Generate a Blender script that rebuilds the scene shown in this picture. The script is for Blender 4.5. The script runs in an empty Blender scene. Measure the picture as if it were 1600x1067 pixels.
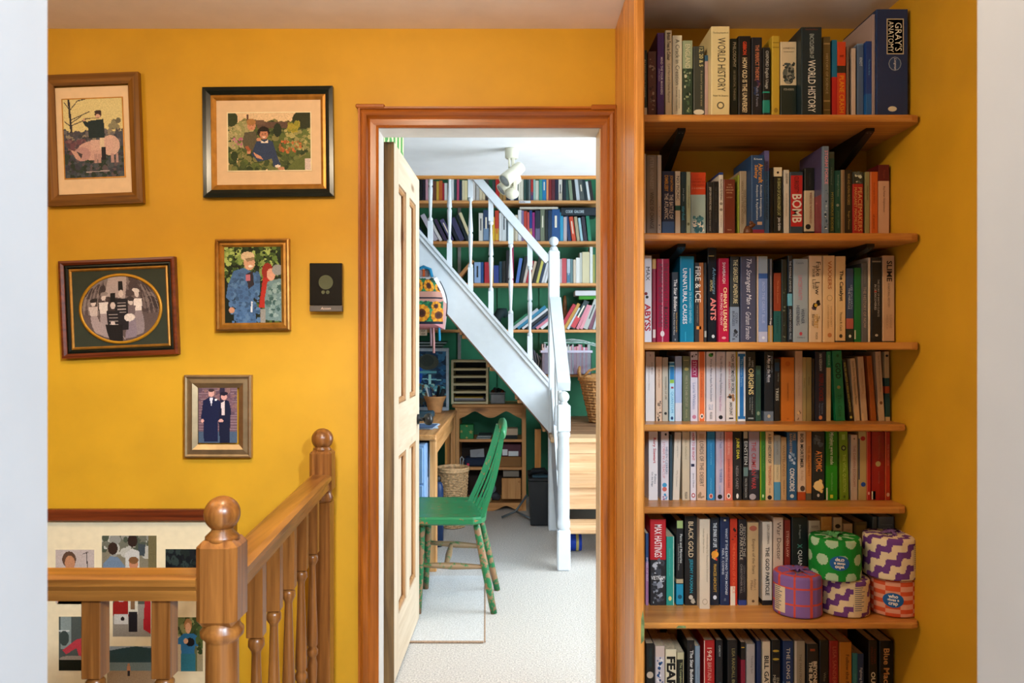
import bpy, bmesh, math, random
import numpy as np
from mathutils import Vector, Matrix

# ------------------------------------------------------------------ camera
F = 1210.0      # focal length in pixels of a 1600 px wide frame
CZ = 1.22       # eye height
sc = bpy.context.scene
COL = sc.collection
cam_d = bpy.data.cameras.new('camera'); cam_d.sensor_width = 36.0; cam_d.lens = F / 1600 * 36
cam_d.clip_start = 0.02
cam_d.dof.use_dof = True; cam_d.dof.focus_distance = 2.6; cam_d.dof.aperture_fstop = 9.0
cam = bpy.data.objects.new('camera', cam_d); COL.objects.link(cam)
cam.location = (0, 0, CZ); cam.rotation_euler = (math.pi / 2, 0, 0)
sc.camera = cam

# ------------------------------------------------------------------ world and lights
w = bpy.data.worlds.new('world'); sc.world = w; w.use_nodes = True
w.node_tree.nodes['Background'].inputs[0].default_value = (0.75, 0.86, 1.0, 1)
w.node_tree.nodes['Background'].inputs[1].default_value = 0.6

def area(name, loc, target, sx, sy, power, color):
    d = bpy.data.lights.new(name, 'AREA'); d.shape = 'RECTANGLE'; d.size = sx; d.size_y = sy
    d.energy = power; d.color = color
    o = bpy.data.objects.new(name, d); COL.objects.link(o); o.location = loc
    o.rotation_euler = (Vector(target) - Vector(loc)).to_track_quat('-Z', 'Y').to_euler()
    return o
def point(name, loc, power, color, r):
    d = bpy.data.lights.new(name, 'POINT'); d.energy = power; d.color = color; d.shadow_soft_size = r
    o = bpy.data.objects.new(name, d); COL.objects.link(o); o.location = loc
    return o
# window of the study, on its right-hand wall
area('study_window_light', (2.25, 3.60, 1.30), (0.0, 3.85, 1.80), 1.5, 1.4, 80, (0.80, 0.91, 1.0))
# skylight over the upper stairs
area('stair_skylight', (0.3, 5.5, 4.2), (0.2, 5.5, 0.0), 1.0, 0.8, 16, (0.88, 0.95, 1.0))
# roof windows of the room the picture is taken from
area('roof_window_light_right', (1.84, -1.8, 2.75), (-0.9, 2.6, 0.9), 0.5, 0.5, 235, (0.72, 0.86, 1.0))
area('roof_window_light_left', (0.0, -1.8, 2.75), (0.7, 2.4, 1.0), 0.7, 0.6, 150, (0.76, 0.88, 1.0))
# warm lamps on the landing ceiling
point('stairwell_lamp', (-1.85, 1.40, 2.10), 9, (1.0, 0.80, 0.52), 0.05)
point('landing_lamp', (-0.40, 1.27, 2.10), 29, (1.0, 0.80, 0.55), 0.05)

sc.view_settings.view_transform = 'Standard'; sc.view_settings.look = 'None'
sc.view_settings.gamma = 1.0; sc.view_settings.use_curve_mapping = False
sc.view_settings.exposure = 0.42

# ------------------------------------------------------------------ helpers
def X(u, s): return (u - 800.0) / s
def Z(v, s): return CZ - (v - 533.0) / s
def lin(c):
    c = c / 255.0
    return c / 12.92 if c <= 0.04045 else ((c + 0.055) / 1.055) ** 2.4
def hexrgb(h): return tuple(int(h[i:i+2], 16) for i in (0, 2, 4))
def C(c):
    if isinstance(c, str): c = hexrgb(c)
    return (lin(c[0]), lin(c[1]), lin(c[2]))
WHITE = (1.0, 1.0, 1.0)

class MB:
    def __init__(self): self.v = []; self.f = []; self.c = []; self.sm = []
    def add(self, vs, fs, col=WHITE, smooth=False):
        n = len(self.v); self.v += [tuple(p) for p in vs]
        for f in fs:
            self.f.append(tuple(i + n for i in f)); self.c.append(col); self.sm.append(smooth)
        return self
    def box(self, x0, x1, y0, y1, z0, z1, col=WHITE, c=0.0):
        if c <= 0:
            vs = [(x, y, z) for x in (x0, x1) for y in (y0, y1) for z in (z0, z1)]
            fs = [(0,1,3,2),(4,6,7,5),(0,4,5,1),(2,3,7,6),(0,2,6,4),(1,5,7,3)]
            return self.add(vs, fs, col)
        c = min(c, (x1-x0)*.49, (y1-y0)*.49, (z1-z0)*.49)
        vs = []; ix = {}
        for sx in (0, 1):
            for sy in (0, 1):
                for sz in (0, 1):
                    px = (x0, x1)[sx]; py = (y0, y1)[sy]; pz = (z0, z1)[sz]
                    qx = px + (c, -c)[sx]; qy = py + (c, -c)[sy]; qz = pz + (c, -c)[sz]
                    for k, p in enumerate(((px, qy, qz), (qx, py, qz), (qx, qy, pz))):
                        ix[(sx, sy, sz, k)] = len(vs); vs.append(p)
        fs = []
        for a in (0, 1):
            fs.append(tuple(ix[(a, y, z, 0)] for y, z in ((0,0),(0,1),(1,1),(1,0))))
            fs.append(tuple(ix[(x, a, z, 1)] for x, z in ((0,0),(0,1),(1,1),(1,0))))
            fs.append(tuple(ix[(x, y, a, 2)] for x, y in ((0,0),(0,1),(1,1),(1,0))))
            for b in (0, 1):
                fs.append((ix[(a,b,0,0)], ix[(a,b,1,0)], ix[(a,b,1,1)], ix[(a,b,0,1)]))
                fs.append((ix[(a,0,b,0)], ix[(a,1,b,0)], ix[(a,1,b,2)], ix[(a,0,b,2)]))
                fs.append((ix[(0,a,b,1)], ix[(1,a,b,1)], ix[(1,a,b,2)], ix[(0,a,b,2)]))
        for sx in (0, 1):
            for sy in (0, 1):
                for sz in (0, 1):
                    fs.append(tuple(ix[(sx,sy,sz,k)] for k in range(3)))
        return self.add(vs, fs, col)
    def prism(self, pts, axis, a0, a1, col=WHITE, cols=None):
        """polygon extruded along axis; pts are (b,c) in the remaining axes, in xyz order"""
        def P(p, a):
            if axis == 'x': return (a, p[0], p[1])
            if axis == 'y': return (p[0], a, p[1])
            return (p[0], p[1], a)
        n = len(pts)
        vs = [P(p, a0) for p in pts] + [P(p, a1) for p in pts]
        fs = [tuple(range(n))[::-1], tuple(range(n, 2*n))] + [(i, (i+1) % n, n + (i+1) % n, n + i) for i in range(n)]
        return self.add(vs, fs, col)
    def lathe(self, prof, cx, cy, seg=24, col=WHITE, a0=0.0, smooth=True):
        vs = []; fs = []
        for r, z in prof:
            for k in range(seg):
                a = a0 + 2*math.pi*k/seg
                vs.append((cx + r*math.cos(a), cy + r*math.sin(a), z))
        m = len(prof)
        for i in range(m-1):
            for k in range(seg):
                k2 = (k+1) % seg
                fs.append((i*seg+k, i*seg+k2, (i+1)*seg+k2, (i+1)*seg+k))
        self.add(vs, fs, col, smooth)
        n = len(self.v) - len(vs)
        self.f.append(tuple(n + k for k in range(seg))[::-1]); self.c.append(col); self.sm.append(False)
        self.f.append(tuple(n + (m-1)*seg + k for k in range(seg))); self.c.append(col); self.sm.append(False)
        return self
    def tube(self, pts, r, seg=8, col=WHITE, flat=None, smooth=True):
        """sweep; r number or list; flat=(rx, ry) for an elliptical section"""
        pts = [Vector(p) for p in pts]; n = len(pts); vs = []; fs = []
        rs = r if isinstance(r, (list, tuple)) else [r]*n
        t0 = (pts[1]-pts[0]).normalized()
        up = Vector((0,0,1)) if abs(t0.z) < .9 else Vector((0,1,0))
        nrm = t0.cross(up).normalized()
        for i, p in enumerate(pts):
            if i == 0: t = t0
            elif i == n-1: t = (pts[-1]-pts[-2]).normalized()
            else: t = (pts[i+1]-pts[i-1]).normalized()
            nrm = (nrm - t*nrm.dot(t)).normalized(); b = t.cross(nrm)
            for k in range(seg):
                a = 2*math.pi*k/seg
                vs.append(p + nrm*(math.cos(a)*rs[i]) + b*(math.sin(a)*rs[i]*(flat or 1.0)))
        for i in range(n-1):
            for k in range(seg):
                k2 = (k+1) % seg
                fs.append((i*seg+k, i*seg+k2, (i+1)*seg+k2, (i+1)*seg+k))
        self.add(vs, fs, col, smooth)
        m = len(self.v) - len(vs)
        self.f.append(tuple(m + k for k in range(seg))[::-1]); self.c.append(col); self.sm.append(False)
        self.f.append(tuple(m + (n-1)*seg + k for k in range(seg))); self.c.append(col); self.sm.append(False)
        return self
    def beam(self, a, b, w, h, col=WHITE):
        """rectangular bar from a to b, w horizontal, h vertical-ish"""
        a = Vector(a); b = Vector(b); t = (b-a).normalized()
        side = t.cross(Vector((0,0,1)))
        side = side.normalized() if side.length > 1e-4 else Vector((1,0,0))
        up = side.cross(t).normalized()
        vs = [p + side*(sx*w/2) + up*(sz*h/2) for p in (a, b) for sx in (-1, 1) for sz in (-1, 1)]
        fs = [(0,1,3,2),(4,6,7,5),(0,4,5,1),(2,3,7,6),(0,2,6,4),(1,5,7,3)]
        return self.add(vs, fs, col)
    def ball(self, c, r, seg=20, rings=12, col=WHITE, sz=1.0):
        prof = [(max(1e-4, r*math.sin(math.pi*i/rings)), c[2] - r*sz*math.cos(math.pi*i/rings)) for i in range(rings+1)]
        return self.lathe(prof, c[0], c[1], seg, col)
    def rot(self, start, M):
        for i in range(start, len(self.v)): self.v[i] = tuple(M @ Vector(self.v[i]))

ORG = {}
def new_mesh(name, mb, mat, origin=(0, 0, 0)):
    me = bpy.data.meshes.new(name)
    o = Vector(origin)
    vs = [(p[0]-o.x, p[1]-o.y, p[2]-o.z) for p in mb.v]
    me.from_pydata(vs, [], mb.f)
    if mb.c:
        at = me.color_attributes.new('Col', 'FLOAT_COLOR', 'CORNER')
        ls = np.array([len(f) for f in mb.f]); cc = np.ones((len(mb.f), 4), dtype=np.float32)
        cc[:, :3] = np.array(mb.c, dtype=np.float32)[:, :3]
        at.data.foreach_set('color', np.repeat(cc, ls, axis=0).ravel())
    me.polygons.foreach_set('use_smooth', np.array(mb.sm, dtype=bool))
    if len(mb.f) < 4000:
        bm = bmesh.new(); bm.from_mesh(me); bmesh.ops.recalc_face_normals(bm, faces=bm.faces); bm.to_mesh(me); bm.free()
    me.materials.append(mat)
    me.update()
    return me
def obj(name, mb, mat, parent=None, loc=None, local=False):
    """one mesh object; world coordinates in mb unless local; children share their thing's origin"""
    if parent is not None:
        org = (0, 0, 0) if local else ORG[parent.name]
        o = bpy.data.objects.new(name, new_mesh(name, mb, mat, org))
        COL.objects.link(o); o.parent = parent; ORG[o.name] = ORG[parent.name]
    else:
        org = loc or (0, 0, 0)
        o = bpy.data.objects.new(name, new_mesh(name, mb, mat, org))
        COL.objects.link(o); o.location = org; ORG[o.name] = Vector(org)
    return o
def tag(o, label=None, cat=None, group=None, kind=None):
    if label: o['label'] = label
    if cat: o['category'] = cat
    if group: o['group'] = group
    if kind: o['kind'] = kind
    return o
def thing(name, label, cat, loc=(0, 0, 0), group=None, rot=(0, 0, 0), kind=None):
    o = bpy.data.objects.new(name, None); COL.objects.link(o)
    o.empty_display_size = 0.05; o.location = loc; o.rotation_euler = rot
    ORG[o.name] = Vector(loc)
    return tag(o, label, cat, group, kind)
def struct(name, mb, mat, label=None, parent=None):
    o = obj(name, mb, mat, parent)
    if parent is None: tag(o, label, None, None, 'structure')
    return o

# ------------------------------------------------------------------ text as mesh
_tc = {}
def glyphs(body, bold=0.0, shear=0.0):
    key = (body, bold, shear)
    if key in _tc: return _tc[key]
    cu = bpy.data.curves.new('t', 'FONT'); cu.body = body; cu.size = 1.0; cu.resolution_u = 2
    cu.offset = bold; cu.shear = shear; cu.fill_mode = 'FRONT'
    ob = bpy.data.objects.new('t', cu)
    me = ob.to_mesh()
    vs = np.array([v.co[:2] for v in me.vertices]) if len(me.vertices) else np.zeros((0, 2))
    fs = [tuple(p.vertices) for p in me.polygons]
    ob.to_mesh_clear(); bpy.data.objects.remove(ob); bpy.data.curves.remove(cu)
    if len(vs):
        lo = vs.min(0); hi = vs.max(0); vs = vs - lo; size = hi - lo
    else: size = np.array([1.0, 1.0])
    _tc[key] = (vs, fs, size)
    return _tc[key]

def textmesh(body, mapf, L, H, col, bold=0.0, shear=0.0, keep=False):
    """mapf(tx, ty) -> xyz with tx in [-L/2, L/2], ty in [-H/2, H/2]"""
    vs, fs, size = glyphs(body, bold, shear)
    mb = MB()
    if not len(vs): return mb
    kx = L/size[0]; ky = H/size[1]
    if keep: kx = ky = min(kx, ky)
    else:
        if kx > ky*1.25: kx = ky*1.25
        if ky > kx*2.2: ky = kx*2.2
    pts = [mapf((p[0]-size[0]/2)*kx, (p[1]-size[1]/2)*ky) for p in vs]
    mb.add(pts, fs, col)
    return mb

# ------------------------------------------------------------------ flat prints painted cell by cell
class Canvas:
    def __init__(s, w, h, bg): s.w = w; s.h = h; s.a = np.empty((h, w, 3)); s.a[:] = C(bg); s.rs = np.random.RandomState(w*131+h)
    def xy(s):
        y, x = np.mgrid[0:s.h, 0:s.w]
        return (x+.5)/s.w, (y+.5)/s.h
    def ell(s, cx, cy, rx, ry, c, rot=0):
        x, y = s.xy(); dx = (x-cx); dy = (y-cy); k = s.h/s.w
        if rot:
            cr, sr = math.cos(rot), math.sin(rot); dx, dy = dx*cr + dy*k*sr, (-dx*sr + dy*k*cr)/k
        s.a[(dx/rx)**2 + (dy/ry)**2 <= 1] = C(c); return s
    def rect(s, x0, y0, x1, y1, c):
        x, y = s.xy(); s.a[(x>=x0)&(x<x1)&(y>=y0)&(y<y1)] = C(c); return s
    def poly(s, pts, c):
        x, y = s.xy(); m = np.zeros(x.shape, bool); n = len(pts)
        for i in range(n):
            x0, y0 = pts[i]; x1, y1 = pts[(i+1) % n]
            if y0 == y1: continue
            m ^= ((y0 > y) != (y1 > y)) & (x < (x1-x0)*(y-y0)/(y1-y0)+x0)
        s.a[m] = C(c); return s
    def line(s, x0, y0, x1, y1, t, c):
        dx = x1-x0; dy = y1-y0; l = math.hypot(dx, dy) or 1; nx = -dy/l*t/2; ny = dx/l*t/2
        return s.poly([(x0+nx, y0+ny), (x1+nx, y1+ny), (x1-nx, y1-ny), (x0-nx, y0-ny)], c)
    def speck(s, x0, y0, x1, y1, cols, n, r, seed=1):
        rs = np.random.RandomState(seed)
        for i in range(n):
            q = r*(.5+rs.rand()); s.ell(x0+(x1-x0)*rs.rand(), y0+(y1-y0)*rs.rand(), q, q*s.w/s.h*(.6+.8*rs.rand()), cols[rs.randint(len(cols))])
        return s
    def shade(s, amt=.12, seed=3):
        rs = np.random.RandomState(seed); s.a *= (1 + amt*(rs.rand(s.h, s.w, 1)-.5)*2); return s
    def mesh(s, f):
        """f(fx, fy) -> xyz for grid corners, fy from the top"""
        mb = MB(); W = s.w+1
        mb.v = [tuple(f(i/s.w, j/s.h)) for j in range(s.h+1) for i in range(W)]
        for j in range(s.h):
            for i in range(s.w):
                mb.f.append((j*W+i, (j+1)*W+i, (j+1)*W+i+1, j*W+i+1))
        mb.c = [tuple(c) for c in s.a.reshape(-1, 3)]
        mb.sm = [False]*len(mb.f)
        return mb
    def person(s, x, y, h, skin, hair, top, legs, w=.22):
        """standing figure, x centre, y top of head, h height"""
        k = s.h/s.w
        hw = h*.075*k
        s.poly([(x-w*h*.55, y+h*.2), (x-w*h*.3, y+h*.15), (x+w*h*.3, y+h*.15), (x+w*h*.55, y+h*.2), (x+w*h*.62, y+h*.52), (x+w*h*.42, y+h*.53), (x-w*h*.42, y+h*.53), (x-w*h*.62, y+h*.52)], top)
        s.rect(x-w*h*.4, y+h*.5, x+w*h*.4, y+h, legs)
        s.ell(x, y+h*.075, hw*1.15, h*.085, hair); s.ell(x, y+h*.095, hw*.85, h*.07, skin)
        return s

# ------------------------------------------------------------------ materials
def base_mat(name, rough=.6, spec=.4):
    m = bpy.data.materials.new(name); m.use_nodes = True
    b = m.node_tree.nodes['Principled BSDF']; b.inputs['Roughness'].default_value = rough
    b.inputs['Specular IOR Level'].default_value = spec
    return m, m.node_tree.nodes, m.node_tree.links, b
def plain(name, col, rough=.6, var=.06, scale=30, metal=0.0, bump=0.0, spec=.4, alpha=None):
    m, N, L, b = base_mat(name, rough, spec); col = C(col)
    tc = N.new('ShaderNodeTexCoord'); no = N.new('ShaderNodeTexNoise'); no.inputs['Scale'].default_value = scale; no.inputs['Detail'].default_value = 4
    L.new(tc.outputs['Object'], no.inputs['Vector'])
    rp = N.new('ShaderNodeValToRGB'); e = rp.color_ramp.elements
    e[0].color = tuple(c*(1-var*2) for c in col)+(1,); e[1].color = tuple(min(1, c*(1+var*2)) for c in col)+(1,); e[0].position = .3; e[1].position = .7
    L.new(no.outputs['Fac'], rp.inputs[0]); L.new(rp.outputs[0], b.inputs['Base Color'])
    b.inputs['Metallic'].default_value = metal
    if bump:
        bp = N.new('ShaderNodeBump'); bp.inputs['Strength'].default_value = bump; bp.inputs['Distance'].default_value = .003
        L.new(no.outputs['Fac'], bp.inputs['Height']); L.new(bp.outputs[0], b.inputs['Normal'])
    if alpha is not None:
        b.inputs['Transmission Weight'].default_value = alpha
    return m
def vcol(name, rough=.5, spec=.4, metal=0.0):
    m, N, L, b = base_mat(name, rough, spec)
    a = N.new('ShaderNodeAttribute'); a.attribute_name = 'Col'
    tc = N.new('ShaderNodeTexCoord'); no = N.new('ShaderNodeTexNoise'); no.inputs['Scale'].default_value = 25; no.inputs['Detail'].default_value = 3
    L.new(tc.outputs['Object'], no.inputs['Vector'])
    mr = N.new('ShaderNodeMapRange'); mr.inputs[3].default_value = .93; mr.inputs[4].default_value = 1.05; L.new(no.outputs['Fac'], mr.inputs[0])
    mx = N.new('ShaderNodeMix'); mx.data_type = 'RGBA'; mx.blend_type = 'MULTIPLY'; mx.inputs[0].default_value = 1
    L.new(a.outputs['Color'], mx.inputs[6]); L.new(mr.outputs[0], mx.inputs[7]); L.new(mx.outputs[2], b.inputs['Base Color'])
    b.inputs['Metallic'].default_value = metal
    return m
def wood(name, c1, c2, axis='z', across=16, rough=.45, knots=.06, knotcol='4a230c', spec=.4, bump=.15, streak=.9):
    m, N, L, b = base_mat(name, rough, spec)
    tc = N.new('ShaderNodeTexCoord'); mp = N.new('ShaderNodeMapping')
    sc3 = {'x': (streak, across, across), 'y': (across, streak, across), 'z': (across, across, streak)}[axis]
    mp.inputs['Scale'].default_value = sc3; L.new(tc.outputs['Object'], mp.inputs['Vector'])
    no = N.new('ShaderNodeTexNoise'); no.inputs['Scale'].default_value = 2.2; no.inputs['Detail'].default_value = 7; no.inputs['Roughness'].default_value = .62; no.inputs['Distortion'].default_value = .5
    L.new(mp.outputs[0], no.inputs['Vector'])
    rp = N.new('ShaderNodeValToRGB'); e = rp.color_ramp.elements; e[0].position = .33; e[1].position = .66
    e[0].color = C(c1)+(1,); e[1].color = C(c2)+(1,)
    L.new(no.outputs['Fac'], rp.inputs[0])
    vo = N.new('ShaderNodeTexVoronoi'); vo.inputs['Scale'].default_value = 1.0
    mp2 = N.new('ShaderNodeMapping'); k = {'x': (1.6, 5, 5), 'y': (5, 1.6, 5), 'z': (5, 5, 1.6)}[axis]; mp2.inputs['Scale'].default_value = k
    L.new(tc.outputs['Object'], mp2.inputs['Vector']); L.new(mp2.outputs[0], vo.inputs['Vector'])
    mr = N.new('ShaderNodeMapRange'); mr.inputs[1].default_value = knots; mr.inputs[2].default_value = knots*2.2; mr.inputs[3].default_value = .85; mr.inputs[4].default_value = 0
    L.new(vo.outputs['Distance'], mr.inputs[0])
    mx = N.new('ShaderNodeMix'); mx.data_type = 'RGBA'; L.new(mr.outputs[0], mx.inputs[0]); L.new(rp.outputs[0], mx.inputs[6]); mx.inputs[7].default_value = C(knotcol)+(1,)
    L.new(mx.outputs[2], b.inputs['Base Color'])
    if bump:
        bp = N.new('ShaderNodeBump'); bp.inputs['Strength'].default_value = bump; bp.inputs['Distance'].default_value = .002
        L.new(no.outputs['Fac'], bp.inputs['Height']); L.new(bp.outputs[0], b.inputs['Normal'])
    return m
def worn(name, c1, c2, lo=.56, hi=.6, scale=14, rough=.4, stretch=(1, 1, 1)):
    """paint c1 rubbed through to c2"""
    m, N, L, b = base_mat(name, rough, .5)
    tc = N.new('ShaderNodeTexCoord'); mp = N.new('ShaderNodeMapping'); mp.inputs['Scale'].default_value = stretch
    L.new(tc.outputs['Object'], mp.inputs[0]); no = N.new('ShaderNodeTexNoise'); no.inputs['Scale'].default_value = scale; no.inputs['Detail'].default_value = 6; no.inputs['Roughness'].default_value = .65
    L.new(mp.outputs[0], no.inputs['Vector'])
    rp = N.new('ShaderNodeValToRGB'); e = rp.color_ramp.elements; e[0].position = lo; e[1].position = hi; e[0].color = C(c1)+(1,); e[1].color = C(c2)+(1,)
    L.new(no.outputs['Fac'], rp.inputs[0]); L.new(rp.outputs[0], b.inputs['Base Color'])
    return m

M = {}
M['yellow'] = plain('yellow_paint', 'ca961c', .55, .03, 6, bump=.05)
M['ceil'] = plain('ceiling_paint', 'ebe0d8', .8, .02, 9, bump=.15)
M['white_wall'] = plain('white_wall_paint', 'f4f6f8', .7, .015, 8, bump=.05)
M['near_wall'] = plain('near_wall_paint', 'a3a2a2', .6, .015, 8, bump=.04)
M['white_gloss'] = plain('white_gloss_paint', 'd2dae0', .3, .015, 20)
M['green_wall'] = plain('green_wall_paint', '1a6444', .6, .05, 9, bump=.05)
M['carpet'] = plain('beige_carpet', 'bfbab3', .95, .16, 150, bump=.8, spec=.1)
M['mat'] = plain('carpet_offcut', 'c4c4c2', .95, .12, 170, bump=.5, spec=.1)
M['matedge'] = plain('offcut_edge', '9a8068', .9, .15, 200)
M['trim'] = wood('varnished_trim', '743a0a', 'ac6016', 'z', 18, .32, .03)
M['trimx'] = wood('varnished_trim_x', '743a0a', 'ac6016', 'x', 18, .32, .03)
M['pine'] = wood('orange_pine', 'ac6a26', 'd89a50', 'z', 18, .36, .07)
M['pinex'] = wood('orange_pine_x', 'a46224', 'd09248', 'x', 20, .34, .07)
M['pale_pine'] = wood('pale_pine', 'b97f45', 'dba66a', 'z', 18, .45, .06)
M['pale_pinex'] = wood('pale_pine_x', 'b27840', 'dca468', 'x', 18, .45, .07)
M['pale_piney'] = wood('pale_pine_y', 'b27840', 'dca468', 'y', 18, .45, .07)
M['door_pine'] = wood('stripped_door_pine', 'c4ae90', 'd8c6ac', 'z', 14, .55, .05, '7a5230')
M['door_pinex'] = wood('stripped_door_pine_y', 'c4ae90', 'd8c6ac', 'y', 14, .55, .05, '7a5230')
M['door_dark'] = wood('door_moulding', '95683c', 'b98a58', 'z', 14, .55, .03)
M['door_edge'] = wood('door_edge_dark', '523c24', '86683f', 'z', 12, .7, .09, '120a05')
M['newel'] = wood('newel_wood', '5c3210', '8f5a28', 'z', 26, .3, .05, '3a1a06')
M['newel_x'] = wood('handrail_wood_x', '643a12', '9c662c', 'x', 22, .28, .04)
M['newel_y'] = wood('handrail_wood_y', '643a12', '9c662c', 'y', 22, .28, .04)
M['lining'] = plain('lining_paint', 'd9d4cc', .45, .03, 14)
M['lining_pine'] = wood('lining_pine', 'd0a878', 'e0c09a', 'z', 16, .4, .02)
M['cover'] = vcol('book_cover', .42, .45)
M['gloss'] = vcol('book_jacket_gloss', .2, .5)
M['print'] = vcol('ink_print', .5, .35)
M['photo'] = vcol('photo_print', .55, .25)
M['vmat'] = vcol('coloured_matt', .7, .3)
M['paper'] = plain('page_paper', 'cdb995', .9, .08, 120)
M['black_metal'] = plain('black_metal', '0c0c0c', .35, .1, 40)
M['grey_metal'] = plain('grey_metal', '8a8c8c', .35, .05, 40, metal=.6)
M['black_plastic'] = plain('black_plastic', '0d0f12', .4, .1, 30)
M['oak'] = wood('oak_frame', '5a3608', '8a5814', 'z', 30, .4, 0.0)
M['oakx'] = wood('oak_frame_x', '5a3608', '8a5814', 'x', 30, .4, 0.0)
M['mahog'] = wood('mahogany_frame', '4a1c0c', '7c3818', 'x', 24, .28, 0.0)
M['gold'] = plain('antique_gold', 'b08040', .3, .1, 40, metal=.85)
M['goldpaint'] = plain('gold_slip', 'a8732a', .4, .1, 40, metal=.5)
M['silver'] = plain('silver_frame', 'b09a78', .36, .06, 30, metal=.9)
M['darkframe'] = plain('dark_green_lacquer', '0e140e', .22, .2, 20)
M['mount'] = plain('cream_mount', 'd8b791', .8, .02, 40)
M['mount_pale'] = plain('pale_mount', 'e2d2ae', .8, .02, 40)
M['mount_green'] = plain('dark_green_mount', '2c3020', .7, .05, 40)
M['chair'] = worn('worn_green_paint', '107244', '8a6238', .60, .64, 34, .38)
M['chair_leg'] = worn('very_worn_green_paint', '116a3a', '8c6848', .48, .54, 38, .45)
M['chair_rung'] = worn('rubbed_green_rung', '1a6a38', '8a7050', .36, .46, 30, .5)
M['wicker'] = plain('pale_wicker', 'd2ac7e', .6, .18, 60)
M['wicker_dark'] = plain('brown_wicker', 'b0804c', .6, .2, 60)
M['terracotta'] = plain('tan_pot', 'b98452', .7, .08, 25)
M['blue_metal'] = plain('pale_blue_metal', '7fa3cf', .4, .04, 15)
M['navy'] = plain('navy_plastic', '14305a', .4, .08, 20)
M['cream_plastic'] = plain('cream_plastic', 'dcd8c4', .35, .02, 30)
M['lens'] = plain('lamp_lens', 'a9b2bc', .25, .05, 90)
M['olive_wood'] = wood('sorter_wood', 'ccc49c', 'ded6b2', 'x', 20, .6, 0.0)
M['glossblack'] = plain('black_glass', '050606', .06, .05, 10, spec=.6)
M['greyplate'] = plain('dark_grey_plate', '5a5046', .5, .04, 20)
M['clear'] = plain('milky_plastic', 'dcdce8', .06, .02, 20, alpha=.93)
M['near_room'] = plain('near_room_paint', '8c857e', .7, .015, 8)
M['step_pine'] = wood('step_pine', 'c09468', 'e0bc92', 'x', 18, .5, .05)

# ================================================================== the setting
CE = 2.27                     # ceiling height
YW, YW2 = 2.60, 2.72          # door wall: landing face, study face
DX0, DX1, DZ = -0.451, 0.295, 1.937   # door opening
RX = 1.19                     # right wall of the landing
mb = MB()
mb.box(-3.1, DX0-.012, YW, YW2-.02, -1.6, CE); mb.box(DX1+.012, RX+.12, YW, YW2-.02, -1.6, CE); mb.box(DX0-.012, DX1+.012, YW, YW2-.02, DZ+.012, CE)
struct('wall_back', mb, M['yellow'], 'mustard yellow painted wall with the pine doorway')
mb = MB()
mb.box(-3.1, DX0-.012, YW2-.02, YW2, 0, 4.4); mb.box(DX1+.012, 2.5, YW2-.02, YW2, 0, 4.4); mb.box(DX0-.012, DX1+.012, YW2-.02, YW2, DZ+.012, 4.4)
struct('wall_study_front', mb, M['white_wall'], 'white inner side of the study wall around the doorway')
struct('wall_right', MB().box(RX, RX+.12, .75, YW, -.1, CE), M['yellow'], 'mustard yellow side wall beside the bookcase')
struct('wall_left', MB().box(-3.1, -2.98, .75, YW, -1.6, CE), M['yellow'], 'mustard yellow wall beyond the stairwell')
mb = MB(); mb.box(-3.1, RX+.12, .75, YW, CE, CE+.1)
struct('ceiling', mb, M['ceil'], 'white plaster ceiling over the landing')
struct('floor', MB().box(-.62, RX+.12, -3.0, YW2, -.12, 0), M['carpet'], 'beige carpeted landing floor')
mb = MB()
for i in range(5): mb.box(-.62-.24*(i+1), -.62-.24*i, 1.48, YW, -1.6, -.2*(i+1))
mb.box(-3.0, -1.82, .75, YW, -1.6, -1.2); mb.box(-.64, -.62, 1.42, YW, -1.6, -.12); mb.box(-1.82, -.62, .75, 1.48, -1.6, -1.2)
struct('floor_stairwell', mb, M['carpet'], 'carpeted flight going down in the stairwell')
# the doorway the camera looks through
mb = MB()
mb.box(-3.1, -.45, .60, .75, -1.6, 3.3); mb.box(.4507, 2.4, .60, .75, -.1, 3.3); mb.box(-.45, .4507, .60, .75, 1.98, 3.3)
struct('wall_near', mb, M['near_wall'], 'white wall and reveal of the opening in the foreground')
mb = MB()
mb.box(-1.7, -1.6, -3.0, .6, -.1, 3.3); mb.box(-1.7, 2.5, -3.0, -2.9, -.1, 3.3); mb.box(2.4, 2.5, -3.0, .6, -.1, 3.3)
struct('wall_near_room', mb, M['near_room'], 'white walls of the room behind the viewer')
struct('ceiling_near_room', MB().box(-1.7, 2.5, -3.0, .6, 3.3, 3.4), M['near_room'], 'white ceiling behind the viewer')
# study shell
YB = 6.10
struct('floor_study', MB().box(-3.1, 2.5, YW2, YB, -.12, 0), M['carpet'], 'pale beige carpet in the study')
struct('wall_study_back', MB().box(-3.1, 2.5, YB, YB+.1, -.1, 4.4), M['green_wall'], 'dark green wall behind the study shelves')
mb = MB(); mb.box(2.4, 2.5, YW2, YB, -.1, 4.4)
struct('wall_study_right', mb, M['white_wall'], 'white right wall of the study')
struct('wall_study_left', MB().box(-3.1, -3.0, YW2, YB, -.1, 4.4), M['white_wall'], 'white left wall of the study')
struct('ceiling_study', MB().box(-3.0, 2.4, YW2, 4.92, CE, CE+.14), M['white_wall'], 'white study ceiling ending at the stair opening')
struct('ceiling_stairs', MB().box(-3.0, 2.4, 4.0, YB, 4.3, 4.4), M['white_wall'], 'white ceiling high above the stairs')
struct('wall_stairs_front', MB().box(-3.0, 2.4, 4.80, 4.92, CE+.14, 4.3), M['white_wall'], 'white wall above the study ceiling')
struct('trim_1', MB().box(-3.0, 2.4, 4.90, 4.935, CE-.018, CE+.006, c=.004), M['pinex'], 'thin pine edging along the stair opening in the ceiling')
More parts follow.
